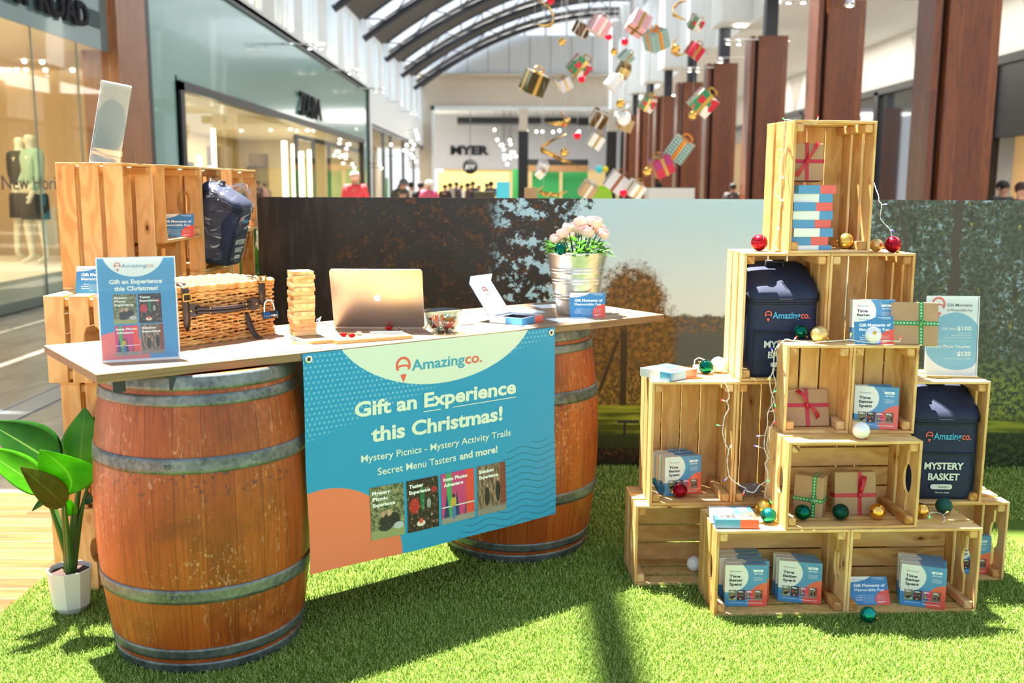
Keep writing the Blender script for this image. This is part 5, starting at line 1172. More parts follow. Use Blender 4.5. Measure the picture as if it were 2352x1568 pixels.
def bauble(px, py, rpx, mat, label, z=None, Y=None, on=None, cap_dir=None, ribs=0, X=None):
    """px,py centre and rpx radius in the photo; rests on height z (bottom)"""
    if Y is None:
        Y = 3.4
        for _ in range(12):
            r_ = rpx / F * (Y * cp + .0); r_ = rpx * Y * 1.0 / F * .99; c = atZ(px, py, z + r_); Y = c.y
    else: c = atY(px, py, Y); r_ = rpx * Y / F * .99
    t = thing('christmas_bauble', label, 'bauble', (c.x, c.y, c.z - r_), 0, 'christmas baubles on the display'); m = MB()
    if ribs:
        P = MB(); P.sphere((0, 0, 0), r_, 64, 24); P.v = [tuple(Vector(v) * (1 - .035 * abs(math.sin(ribs * math.atan2(v[2], v[0]) / 2)))) for v in P.v]; P.v = [(v[0], v[1], v[2] + r_) for v in P.v]; P.build('ball', mat, t)
    else: m.sphere((0, 0, r_), r_, 32, 20); m.build('ball', mat, t)
    d = Vector(cap_dir or (.9, -.2, -.15)).normalized(); q = d.to_track_quat('Z', 'Y').to_matrix().to_4x4(); q.translation = Vector((0, 0, r_))
    m = MB(); m.lathe([(r_ * .2, r_ * .96), (r_ * .2, r_ * 1.18), (r_ * .1, r_ * 1.2), (0, r_ * 1.2)], 14, 0, q); cpo = m.build('cap', GOLD, t)
    m = MB(); m.tube([q @ Vector((r_ * .1 * math.cos(a), 0, r_ * 1.28 + r_ * .1 * math.sin(a))) for a in [2 * PI * k / 10 for k in range(10)]], r_ * .025, 5, closed=True); m.build('loop', GOLD, cpo)
    return t
bauble(1287, 572, 14, B_GREEN, 'dark green bauble tucked among the flowers in the bucket', Y=3.89)['group'] = 'christmas baubles on the display'
# ------------------------------------------------------------ gift boxes
GW, GT = .147, .030
def gift_mesh():
    m = MB(); w = GW
    def q(P, U): m.add(P, [(0, 1, 2, 3)], [U])
    x0, x1, y0, y1, z0, z1 = -w/2, w/2, 0, GT, 0, w
    q([(x0, y0, z0), (x1, y0, z0), (x1, y0, z1), (x0, y0, z1)], [(0, 0), (1, 0), (1, 1), (0, 1)])
    q([(x1, y1, z0), (x0, y1, z0), (x0, y1, z1), (x1, y1, z1)], [(.9, .5), (.5, .5), (.5, .9), (.9, .9)])
    q([(x0, y1, z0), (x0, y0, z0), (x0, y0, z1), (x0, y1, z1)], [(.0, 0), (.03, 0), (.03, 1), (.0, 1)])
    q([(x1, y0, z0), (x1, y1, z0), (x1, y1, z1), (x1, y0, z1)], [(.97, 0), (1, 0), (1, 1), (.97, 1)])
    q([(x0, y0, z1), (x1, y0, z1), (x1, y1, z1), (x0, y1, z1)], [(0, .96), (1, .96), (1, 1), (0, 1)])
    q([(x0, y1, z0), (x1, y1, z0), (x1, y0, z0), (x0, y0, z0)], [(0, .0), (1, .0), (1, .04), (0, .04)])
    f = lambda u, v: ((u - .5) * w, -.0004, v * w)
    logo(m, .113, .397, .838, .028, f, 2, 1, 1)
    for s_, b, x in (('Time', .70, .36), ('Better', .605, .426), ('Spent', .505, .405)): text(m, s_, .104, x, b, .068, f, 3, .03)
    P = rrect(.234, .058, .029); m.add([f(.789 + a, .862 + b) for a, b in P], [tuple(range(len(P)))], None, 4)
    text(m, '$100', .735, .845, .845, .033, lambda u, v: ((u - .5) * w, -.0007, v * w), 1, .02); text(m, 'GIFT BOX', .69, .90, .775, .03, f, 4, .03)
    for k in range(5): rect(m, .66 + (k % 3) * .03, .70 - k * .02, .895, .706 - k * .02, f, 5)
    for k in range(4):
        x = .092 + k * .206; m.add([((u - .5) * w, -.0004, v * w) for u, v in ((x, .145), (x + .186, .145), (x + .186, .395), (x, .395))], [(0, 1, 2, 3)], [[(0, 0), (1, 0), (1, 1), (0, 1)]], 6 + k)
        rect(m, x + .02, .362, x + .12, .374, lambda u, v: ((u - .5) * w, -.0007, v * w), 4); rect(m, x + .02, .34, x + .15, .352, lambda u, v: ((u - .5) * w, -.0007, v * w), 4)
    rect(m, .1, .085, .45, .092, f, 4); rect(m, .5, .07, .9, .082, f, 4)
    return m.build('gift_box', [GIFT, BLUE_I, COR_I, DARK_I, WHT_I, PALE_I] + PH)
_gb = gift_mesh(); _gn = 0
def gift(loc, rot, label):
    global _gn
    o = _gb if _gn == 0 else _gb.copy()
    if _gn: COL.objects.link(o)
    _gn += 1; o.location = loc; o.rotation_euler = rot; return tag(o, label, 'gift box', 'blue and coral gift boxes')
def stand_at(px, py, z, half=True):          # bottom-left pixel of the front face, resting height z
    return atZ(px, py, z)
def upright(pl, pr, z, label, lean=.06, dz=0., back=0.):
    a = atZ(*pl, z); b = atZ(*pr, z); c = (a + b) / 2; rz = math.atan2(b.y - a.y, b.x - a.x); n = Vector((-math.sin(rz), math.cos(rz), 0))
    return gift(c + n * back + Vector((0, 0, .0006 + dz)), (-lean, 0, rz), label)
FT = .0105
# ground crate left: left group (front, behind, rear three) and centre group
upright((1667, 1392), (1757, 1392), FT, 'front gift box of the left group in the front left ground crate')
for k in range(1, 5):
    a = atZ(1667, 1392, FT); gift(a + Vector((GW / 2 + [.012, -.012, .0, -.004][k - 1], .002 + .034 * k, .0006)), (-.05, 0, R([3, 2, 5, 4][k - 1])), ['second', 'third', 'fourth', 'rearmost'][k - 1] + ' gift box of the left group in the front left ground crate')
upright((1789, 1380), (1882, 1388), FT, 'front gift box of the centre group in the front left ground crate')
for k in (1, 2):
    a = atZ(1789, 1380, FT); b = atZ(1882, 1388, FT); c = (a + b) / 2; rz = math.atan2(b.y - a.y, b.x - a.x); n = Vector((-math.sin(rz), math.cos(rz), 0))
    gift(c + n * (.033 * k) + Vector((-.008 * k, 0, .0006)), (-.05, 0, rz + .02 * k), ['middle', 'rear'][k - 1] + ' gift box of the centre group in the front left ground crate')
a = atZ(2070, 1388, FT); b = atZ(2165, 1400, FT); c = (a + b) / 2; rz = math.atan2(b.y - a.y, b.x - a.x); n = Vector((-math.sin(rz), math.cos(rz), 0))
for k in range(4): gift(c + n * (.033 * k) + Vector(([0, -.003, .004, -.006][k], 0, .0006)), (-.05, 0, rz + R([0, 1, -3, 2][k])), ['front', 'second', 'third', 'rear'][k] + ' gift box of the group in the front right ground crate')
# small crate right
upright((1963, 982), (2058, 987), Z2 + FT, 'front gift box in the small upright crate under the white ball', .1); a = atZ(1963, 982, Z2 + FT); b = atZ(2058, 987, Z2 + FT); c = (a + b) / 2
gift(c + Vector((-.006, .034, .0006)), (-.1, 0, R(2)), 'rear gift box in the small upright crate')
# upright crate left: three boxes turned, one behind the other
zz = Z1 + FT; a = atZ(1530, 1140, zz); rzz = R(21); n = Vector((-math.sin(rzz), math.cos(rzz), 0)); ux = Vector((math.cos(rzz), math.sin(rzz), 0))
gift(a + ux * GW / 2 + Vector((-.003, -.006, .0006)), (-.04, 0, R(15)), 'front gift box in the upright crate with the hanging lights')
gift(a + ux * GW / 2 + n * .036 + Vector((-.008, -.0, .0006)), (-.04, 0, R(20)), 'middle gift box in the upright crate with the hanging lights'); gift(a + ux * GW / 2 + n * .072 + Vector((-.014, .0, .0006)), (-.04, 0, R(20)), 'rear gift box in the upright crate with the hanging lights')
# two lying on top of it
a = atZ(1541, 874, Z3 + .001)
a = atZ(1549, 877, Z3); gift(Vector((a.x + .042, a.y + .048, Z3 + .0305 - .0298 + .0298)), (R(-90), 0, R(40)), 'gift box lying flat on top of the left upright crate')
# two lying on the front left ground crate
a = atZ(1645, 1213, Z1); b = atZ(1741, 1214, Z1); gift(Vector(((a.x + b.x) / 2, (a.y + b.y) / 2, Z1 + .0308)), (R(-90), 0, math.atan2(b.y - a.y, b.x - a.x)), 'gift box lying flat on top of the front left ground crate')
# pile of eight in the topmost crate
base = Vector((1.048, 3.585, Z4 + FT))
for k in range(8):
    odd = k % 2; rz = R(8 + [2, -3, 1, 4, -1, 3, -2, 5][k]) + (PI / 2 if odd == 0 else 0)
    o = gift(base + Vector(([.006, -.004, .008, -.002, .006, .0, .004, .010][k], [0, .003, -.003, .002, 0, -.002, .003, 0][k], .0155 + k * .0302)), (0, 0, 0), '%s gift box from the bottom of the pile in the topmost crate' % ['lowest', 'second', 'third', 'fourth', 'fifth', 'sixth', 'seventh', 'highest'][k])
    o.rotation_euler = (R(-90), 0, rz); v = Vector((0, -GW / 2, 0)); v.rotate(Euler((0, 0, rz))); o.location += v
# single boxes
gift((1.262, 3.405, Z2 + .3115), (-.06, 0, R(-2)), 'upright gift box standing behind the voucher on the small crates')
upright((2198, 1318), (2258, 1318), FT, 'gift box standing in the rear right ground crate, seen through the slats', .05)
# vouchers in the crates
voucher(Vector((1.247, 3.345, Z2 + .31 + .0015)) , R(4), R(12), 'blue voucher card between the gold and white baubles on the small crates')
va = atZ(1950, 1390, FT); vb = atZ(2046, 1388, FT); voucher((va + vb) / 2 + Vector((.004, .0, .001)), R(2), R(32), 'blue voucher card leaning back in the front right ground crate')
a = atZ(184, 672, Z3 + CW); voucher(Vector((-1.475, 3.47, Z3 + CW + .0015)), R(4), R(16), 'blue voucher card on the jutting crate behind the poster holder')
voucher(Vector((-1.40, 4.12, 1.227 + .0125)), R(8), R(14), 'blue voucher card standing in a crate of the left stack')
# ------------------------------------------------------------ wrapped presents
def present(w, h, d, loc, rz, lean, ribmat, label, knot=(.5, .5), cross='+', bow=1.0, tails=((.35, .9), (-.3, -.7))):
    t = thing('wrapped_present', label, 'present', loc, 0, 'kraft paper presents', rot=(-lean, 0, rz))
    m = MB(); m.box(-w/2, 0, 0, w/2, d, h); m.build('kraft_wrapping', KRAFT, t, .003, 2)
    m = MB(); kx = (knot[0] - .5) * w; kz = knot[1] * h; rw = .0135; e = .0012
    def rib(P, wv):
        L = 0; 
        for i in range(len(P) - 1):
            a, b = Vector(P[i]), Vector(P[i + 1]); l2_ = L + (b - a).length; v = Vector(wv)
            m.add([a - v, b - v, b + v, a + v], [(0, 1, 2, 3)], [[(L, 0), (l2_, 0), (l2_, 1), (L, 1)]]); L = l2_
    rib([(kx, -e, h), (kx, -e, 0), (kx, d + e, 0), (kx, d + e, h + e), (kx, -e, h + e)], (rw / 2, 0, 0))
    rib([(-w/2 - e, -e, kz), (w/2 + e, -e, kz), (w/2 + e, d + e, kz), (-w/2 - e, d + e, kz), (-w/2 - e, -e, kz)], (0, 0, rw / 2))
    m.build('ribbon', ribmat, t, solid=.0006)
    m = MB(); m.sphere((kx, -.005, kz), .0085, 12, 8, 0, (.9, .7, 1.3))
    for (ax, az) in tails:
        P = []; n = 10
        for i in range(n + 1):
            q = i / n; P.append(Vector((kx + ax * q * .075 * bow, -.004 - .014 * math.sin(PI * q), kz + az * q * .075 * bow + .006 * math.sin(PI * q))))
        s_ = Vector((az, 0, -ax)).normalized() * rw * .62; L = 0
        for i in range(n): m.add([P[i] - s_ * (.5 + .5 * i / n), P[i + 1] - s_ * (.5 + .5 * (i + 1) / n), P[i + 1] + s_ * (.5 + .5 * (i + 1) / n), P[i] + s_ * (.5 + .5 * i / n)], [(0, 1, 2, 3)], [[(i * .008, 0), (i * .008 + .008, 0), (i * .008 + .008, 1), (i * .008, 1)]])
    m.build('bow', ribmat, t, solid=.0006); return t
g8 = base.z + 8 * .0302 + .001
present(.118, .132, .05, (1.052, 3.555, g8), R(8), R(6), RED_R, 'kraft present with a red ribbon standing on the gift box pile in the topmost crate', (.46, .52), tails=((.55, .9), (-.55, -.7)))
present(.158, .132, .035, (1.046, 3.385, Z2 + .0125), R(4), R(18), RED_R, 'kraft present with a red ribbon leaning in the small crate', (.5, .56), tails=((.5, -.6), (-.45, .7)))
present(.15, .148, .036, (1.388, 3.345, Z2 + .3115), R(-9), R(14), GREEN_R, 'kraft present with a green snowflake ribbon standing above the small crates', (.62, .5), tails=((.15, .3), (-.1, -.3)), bow=.4)
present(.100, .145, .062, (1.036, 3.315, Z1 + FT + .0004), R(-30), R(3), GREEN_R, 'kraft present with a green snowflake ribbon in the wide middle crate', (.7, .42), tails=((.1, .5), (-.1, -.3)), bow=.5)
present(.148, .152, .04, (1.214, 3.335, Z1 + FT + .0004), R(3), R(8), RED_R, 'kraft present with a red ribbon in the wide middle crate', (.60, .46), tails=((.2, .9), (.1, .6)))
# ------------------------------------------------------------ backpacks
def backpack(loc, rz, label, w=.265, d=.185, hf=.275, hb=.40, logo_y=.78, wrapped=False, rot=None):
    t = thing('insulated_backpack', label, 'backpack', loc, rz, None, rot=rot)
    N = 72
    def ring(z, k, dz=0.):
        P = []
        for i in range(N):
            x, y, nx, ny = rring(i / N, w, d, .045, -w / 2, 0); cx, cy = 0, d / 2
            x = cx + (x - cx) * k; y = cy + (y - cy) * k; yy = max(0, min(1, y / d)); P.append((x, y, z + dz * yy))
        return P
    rings = []; 
    for z, k in ((0, .9), (.006, .965), (.02, 1.0), (.1, 1.015), (.18, 1.01)): rings.append(ring(z, k))
    rings.append(ring(hf - .02, 1.0, (hb - hf) * .75))
    body = MB(); P = [p for r_ in rings for p in r_]; n = len(rings)
    body.add(P, [(i * N + k, i * N + (k + 1) % N, (i + 1) * N + (k + 1) % N, (i + 1) * N + k) for i in range(n - 1) for k in range(N)] + [tuple(range(N - 1, -1, -1))], None, 0, True)
    b_ = body.build('body', NAVY, t)
    lid = MB(); rr_ = [ring(hf - .02, 1.0, (hb - hf) * .75), ring(hf - .012, 1.025, (hb - hf) * .8), ring(hf + .002, 1.03, (hb - hf) * .86), ring(hf + .014, .99, (hb - hf) * .92), ring(hf + .022, .9, hb - hf), ring(hf + .028, .7, hb - hf), ring(hf + .031, .4, hb - hf), ring(hf + .032, .02, hb - hf)]
    P = [p for r_ in rr_ for p in r_]; n = len(rr_)
    lid.add(P, [(i * N + k, i * N + (k + 1) % N, (i + 1) * N + (k + 1) % N, (i + 1) * N + k) for i in range(n - 1) for k in range(N)], None, 0, True); lid.build('lid', NAVY, t)
    m = MB(); m.tube(ring(hf - .016, 1.03, (hb - hf) * .78), .0035, 6, closed=True); m.tube(ring(hf - .002, 1.035, (hb - hf) * .85), .0022, 6, closed=True); m.build('zip_piping', NAVYD, t)
    zq = hf * .60; fr = lambda u, v, e=.004: (-w / 2 + u * w, -.0035 - e * .5, v * hf)
    m = MB(); m.tube([fr(.10, .585), fr(.5, .58), fr(.92, .575)], .003, 6); m.tube([fr(.1, .585), (-w/2 + .1 * w, -.003, .02)], .0015, 5); m.tube([fr(.92, .575), fr(.95, .3), fr(.93, .06)], .0018, 5); m.build('pocket_zip', NAVYD, t)
    m = MB(); m.box(-w/2 + .14 * w, -.009, .505 * hf, -w/2 + .155 * w, -.006, .58 * hf); m.build('zip_pull', NAVYD, t)
    m = MB(); m.tube([(-.035, d * .75, hf + (hb - hf) * .8), (-.03, d * .72, hf + (hb - hf) * .8 + .04), (.03, d * .72, hf + (hb - hf) * .8 + .04), (.035, d * .75, hf + (hb - hf) * .8)], .007, 8); m.build('carry_handle', NAVYD, t)
    m = MB(); m.box(-w/2 - .003, d * .2, .02, -w/2 + .004, d * .75, .15); m.build('side_pocket', NAVY, t, .002)
    m = MB(); ff = lambda u, v: (-w / 2 + u * w, -.0052, v * hf)
    logo(m, .24, .86, .755, .085, ff, 1, 0, w / hf, bold=.02)
    m.build('printed_logo', [flat('logo_light_blue', (60, 166, 214), .5), COR_I], t); m = MB()
    text(m, 'MYSTERY', .25, .79, .385, .085, ff, 2, .035); text(m, 'BASKET', .31, .74, .25, .085, ff, 2, .035)
    P = rrect(.30, .062, .03); m.add([ff(.5 + a, .165 + b) for a, b in P], [tuple(range(len(P)))], None, 2); text(m, '"AmazingCo"', .45, .62, .152, .03, lambda u, v: (-w/2 + u * w, -.0056, v * hf), 3, 0); text(m, 'Make your mystery', .42, .62, .085, .022, ff, 2)
    m.build('printed_slogan', [flat('logo_light_blue', (60, 166, 214), .5), COR_I, flat('reflective_white', (216, 224, 216), .4), DARK_I], t)
    return t
backpack((.973, 3.505, Z3 + FT), R(2), 'navy insulated backpack in the upper left crate, partly behind the small crates', hf=.285, hb=.39)
backpack((1.588, 3.515, Z1 + FT), R(-2), 'navy insulated backpack in the right crate, reading MYSTERY BASKET in full', hf=.305, hb=.41)
t = backpack((-1.285, 4.54, 1.088), R(90), 'navy backpack wrapped in clear plastic sticking out of the left stack', w=.235, d=.19, hf=.27, hb=.33, rot=(R(15), 0, R(86)))
m = MB(); rr = random.Random(2)
def film(u, v):
    a = 2 * PI * u; k = 1 + .05 * math.sin(a * 7 + v * 9) + .03 * math.sin(a * 13 - v * 21); x = .132 * math.cos(a); y = .115 * math.sin(a); z = -.004 + v * .37
    s_ = 1.03 - .25 * max(0, v - .8) / .2 - .2 * max(0, .1 - v) / .1
    return (x * k * s_ + (.10 * max(0, v - .55) * (1 if x > .05 else 0)), y * k * s_ + .1, z)
m.grid(film, 72, 40); m.build('plastic_wrap', FILM, t)
# ------------------------------------------------------------ price signs in clear holders
def sign_art(m, f):
    text(m, 'Gift Moments', .395, .886, .875, .036, f, 5, .01); text(m, 'of Memorable Fun', .395, .886, .812, .034, f, 5, 0)
    logo(m, .09, .36, .9, .1, f, 3, 3, .707, mark_only=True)
    text(m, 'Gift box', .305, .58, .575, .035, f, 4, .01); text(m, '$100', .60, .885, .57, .055, f, 4, .03)
    for k in range(3): text(m, ['- backpack - $150', '- cheese knife and board - $120', '- full set (backpack, knife and board) - $180'][k], .62 - .14 * k, .885, .53 - .03 * k, .015, f, 4, .01)
    rect(m, .06, .430, .925, .433, f, 4); text(m, 'Mystery Picnic Voucher', .03, .89, .345, .04, f, 4, .015); text(m, '$120', .62, .89, .245, .055, f, 4, .03); text(m, 'Custom vouchers also available', .38, .89, .2, .014, f, 4, 0)
p1 = atZ(2134, 868, Z3); p2 = atZ(2246, 867, Z3); acrylic_stand('upright clear holder with a price sign on the right crate of the tower', (1.63, 3.60, Z3 + .001), R(-2), R(5), .187, .29, SIGN, sign_art, 'price_sign')
SIGNB = m_print('price_sign_back', lambda g, u, v: g.mix(.78, _sign(g, u, v), lin((240, 242, 244))), .2, .0)
_n = SIGNB.node_tree; _t = _n.nodes.new('ShaderNodeBsdfTranslucent'); _t.inputs[0].default_value = lin((236, 240, 246)); _m = _n.nodes.new('ShaderNodeMixShader'); _m.inputs[0].default_value = .5; _p = [q for q in _n.nodes if q.type == 'BSDF_PRINCIPLED'][0]; _o = [q for q in _n.nodes if q.type == 'OUTPUT_MATERIAL'][0]
_n.links.new(_p.outputs[0], _m.inputs[1]); _n.links.new(_t.outputs[0], _m.inputs[2]); _n.links.new(_m.outputs[0], _o.inputs[0])
acrylic_stand('clear holder with a price sign seen from behind on top of the left stack', (-1.545, 3.79, Z3 + CW + CL + .001), R(-97), R(13), .21, .297, SIGN, sign_art, 'price_sign', SIGNB)
# ------------------------------------------------------------ baubles
T3 = Z4 + CL
bauble(1744, 557, 19, B_RED, 'red glitter bauble on the crate edge left of the topmost crate', z=Z4, cap_dir=(.2, .8, .3)); bauble(2051, 561, 19, B_RED, 'red glitter bauble right of the topmost crate, with gold cord', z=Z4, cap_dir=(.3, -.4, -.6)); bauble(2013, 563, 15, B_GOLDT, 'pale gold textured bauble close against the right side of the topmost crate', z=Z4, Y=None)
bauble(1941, 553, 18.5, B_GOLDM, 'matte gold bauble inside the topmost crate', z=Z4 + FT, cap_dir=(-1, 0, 0)); bauble(1912, 548, 15, B_DRED, 'dark red ribbed bauble behind the gift box pile in the topmost crate', z=Z4 + FT, ribs=16, cap_dir=(0, .5, -.8))
Z5 = Z2 + .311
bauble(1839, 762, 16.5, B_GREEN, 'shiny dark green bauble in front of the upper backpack', z=Z5, cap_dir=(.8, -.2, -.7)); bauble(1882, 767, 20, B_GOLDT, 'gold glitter bauble left of the voucher on the small crates', z=Z5, cap_dir=(.9, -.1, -.5)); bauble(2004, 770, 20.5, B_WHITE, 'pearl white bauble on the small crates right of the voucher', z=Z5, cap_dir=(-.1, -.9, .4))
bauble(1978, 988, 20.5, B_WHITE, 'pearl white bauble on the front edge below the small crates', z=Z2, cap_dir=(.6, -.1, -.8))
bauble(1622, 842, 17, B_GREEN, 'shiny green bauble beside the lying gift boxes on the left crate', z=Z3, cap_dir=(-.6, .5, .4)); bauble(1650, 837, 18.5, B_FOAM, 'white bauble between the green one and the upper backpack crate', z=Z3, cap_dir=(.3, .8, -.2))
bauble(1562, 1126, 18, B_DRED, 'dark red ribbed bauble in the upright crate with hanging lights', z=Z1 + FT, ribs=18, cap_dir=(-1, 0, -.2)); bauble(1595, 1294, 18.5, B_FOAM, 'plain white ball in the far left ground crate', z=FT, cap_dir=(.2, .9, 0))
bauble(1753, 1162, 19, B_GOLDM, 'matte gold bauble behind the light green one on the front left ground crate', z=Z1, cap_dir=(0, .9, .2)); bauble(1765, 1183, 19, B_GRTEX, 'light green glittery bauble on top of the front left ground crate', z=Z1, cap_dir=(.9, -.3, -.7))
bauble(1844, 1176, 19, B_GREEN, 'dark green shiny bauble left in the row inside the wide middle crate', z=Z1 + FT, cap_dir=(.7, .6, .3)); bauble(1931, 1175, 19.5, B_GRCR, 'dark green crackled bauble in the middle of the row in the wide crate', z=Z1 + FT, cap_dir=(.8, -.1, -.8)); bauble(2015, 1174, 19.5, B_GOLDG, 'shiny gold bauble right in the row inside the wide middle crate', z=Z1 + FT, cap_dir=(0, .9, .1))
bauble(2116, 1172, 18, B_GOLDG, 'shiny gold bauble half hidden by the right side of the wide middle crate', z=Z1, cap_dir=(0, .9, .1)); bauble(2168, 1161, 19.5, B_GRMAT, 'matte green bauble on top of the front right ground crate', z=Z1, cap_dir=(0, .9, 0)); bauble(1994, 1411, 20, B_GRTEX, 'green crackled bauble on the turf before the front ground crates', z=.006, cap_dir=(.95, -.1, -.4))
# ------------------------------------------------------------ battery box and strings of coloured lights
a = atZ(1736, 1150, Z1 + FT); t = thing('battery_box', 'small grey battery box at the foot of the hanging lights', 'battery box', (.905, 3.60, Z1 + FT + .0005), R(20))
m = MB(); m.prism(rrect(.075, .05, .006), 0, .026); m.build('case', flat('grey_box', (176, 176, 174), .5), t, .002); m = MB(); m.box(.01, -.012, .0262, .022, .0, .028); m.build('switch', WHITE, t)
def lights(label, pts, leds, Y=None, extra=None):
    """pts: (px, py, Y) path of the wire; leds: (index, px, py, colour)"""
    P = [atY(*p) for p in pts]; t = thing('string_lights', label, 'string lights', P[0]); o0 = P[0]; Q = []
    for i in range(len(P) - 1):
        for k in range(6):
            q = k / 6; a, b = P[i], P[i + 1]; p0 = P[max(i - 1, 0)]; p3 = P[min(i + 2, len(P) - 1)]
            Q.append(.5 * ((2 * a) + (b - p0) * q + (2 * p0 - 5 * a + 4 * b - p3) * q * q + (3 * a - p0 - 3 * b + p3) * q ** 3))
    Q.append(P[-1]); m = MB()
    for s_ in (0, PI): m.tube([p - o0 + Vector((math.cos(i * .9 + s_), 0, math.sin(i * .9 + s_))) * .0012 for i, p in enumerate(Q)], .00095, 5)
    m.build('wire', WIRE, t)
    for (i, px, py, c) in leds:
        a = P[i] - o0; b = atY(px, py, pts[i][2] - .004) - o0; m = MB(); mid = a.lerp(b, .55); m.tube([a, mid], .0011, 5); m.tube([mid, a.lerp(b, .62), b], [.0012, .0024, .0026], 8)
        h = m.build('bulb_socket', WIRE, t); m = MB(); d = (b - a).normalized(); m.tube([b, b + d * .003, b + d * .0065], [.0026, .0026, .001], 8); m.build('bulb', LEDC[c], t)
    return t
yu = 3.435
lights('string of coloured lights hanging down inside the left upright crate', [(1664, 879, yu), (1672, 892, yu), (1675, 912, yu), (1670, 922, yu), (1674, 938, yu), (1664, 958, yu), (1661, 978, yu), (1660, 996, yu), (1667, 1020, yu), (1673, 1034, yu), (1670, 1060, yu), (1675, 1092, yu), (1685, 1104, yu), (1700, 1115, yu), (1712, 1120, yu)], [(3, 1659, 919, 'red'), (6, 1649, 976, 'green'), (9, 1678, 1025, 'white'), (11, 1666, 1101, 'blue'), (14, 1708, 1132, 'red')])
yv = 3.40
lights('double string of coloured lights hanging beside the small crates', [(1790, 790, 3.33), (1782, 800, 3.34), (1778, 816, yv), (1777, 840, yv), (1773, 858, yv), (1768, 876, yv), (1772, 902, yv), (1778, 920, yv), (1764, 946, yv), (1763, 975, yv), (1757, 1000, yv), (1756, 1030, yv), (1764, 1052, yv), (1757, 1066, yv), (1764, 1090, yv), (1760, 1104, yv), (1744, 1115, yv), (1732, 1130, yv), (1716, 1127, yv), (1712, 1120, yu)], [(2, 1773, 803, 'blue'), (4, 1766, 868, 'yellow'), (6, 1779, 899, 'green'), (7, 1780, 930, 'green'), (8, 1778, 942, 'red'), (10, 1741, 1001, 'blue'), (11, 1736, 1024, 'blue'), (12, 1778, 1046, 'white')])
lights('second strand of clear wire twisting down behind the first', [(1792, 790, 3.34), (1784, 806, yv + .008), (1785, 830, yv + .008), (1776, 855, yv + .008), (1782, 880, yv + .008), (1775, 905, yv + .008), (1772, 925, yv + .008), (1779, 960, yv + .008), (1768, 985, yv + .008), (1764, 1005, yv + .008), (1761, 1025, yv + .008), (1768, 1045, yv + .008), (1758, 1066, yv + .008), (1765, 1085, yv + .008), (1763, 1110, yv + .008), (1757, 1136, yv + .008), (1768, 1146, 3.36)], [(7, 1779, 968, 'red'), (13, 1777, 1089, 'white'), (14, 1764, 1105, 'green'), (16, 1770, 1151, 'green')])
lights('string of lights climbing the left side of the topmost crate', [(1876, 284, 3.50), (1850, 284, 3.49), (1824, 278, 3.50), (1803, 276, 3.51), (1803, 300, 3.53), (1803, 345, 3.54), (1790, 380, 3.56), (1793, 408, 3.56), (1781, 430, 3.58), (1780, 445, 3.58), (1795, 462, 3.55), (1787, 490, 3.57), (1787, 518, 3.57), (1782, 545, 3.58), (1775, 560, 3.59), (1786, 572, 3.56)], [(0, 1879, 270, 'red'), (3, 1800, 273, 'green'), (5, 1793, 344, 'white'), (7, 1799, 408, 'white'), (10, 1796, 460, 'white'), (12, 1788, 523, 'white')])
lights('string of lights falling behind the right side of the topmost crate', [(2008, 420, 3.62), (2012, 434, 3.60), (2018, 450, 3.58), (2019, 462, 3.57), (2025, 470, 3.56), (2022, 498, 3.56), (2030, 512, 3.56), (2044, 527, 3.56), (2049, 546, 3.56)], [(4, 2035, 469, 'blue'), (7, 2049, 529, 'blue')])
lights('string of lights with gold cord lying across the tops of the small crates', [(1792, 788, 3.36), (1805, 779, 3.37), (1822, 782, 3.345), (1845, 784, 3.34), (1870, 786, 3.335), (1895, 784, 3.34), (1925, 782, 3.34), (1952, 780, 3.34), (1975, 784, 3.335), (2000, 786, 3.335), (2030, 782, 3.34), (2067, 784, 3.335)], [(2, 1828, 775, 'red'), (7, 1954, 768, 'yellow'), (9, 2018, 786, 'blue'), (11, 2068, 776, 'red')])
lights('short string of lights on top of the front right ground crate', [(2112, 1186, 3.33), (2135, 1178, 3.35), (2150, 1176, 3.36), (2166, 1182, 3.33), (2170, 1194, 3.29), (2165, 1200, 3.27)], [(1, 2135, 1185, 'green'), (3, 2175, 1176, 'yellow')])
t = thing('plug_adapter', 'white plug adapter with looped cord behind the lying gift boxes', 'plug', (.70, 3.63, Z3 + .001), R(10)); m = MB(); m.box(-.02, -.012, 0, .02, .012, .03); m.build('body', WHITE, t, .003); m = MB(); m.tube([(-.018, 0, .03), (-.016, 0, .05), (0, 0, .058), (.02, -.005, .05), (.03, -.01, .035)], .002, 6); m.build('cord', WHITE, t)
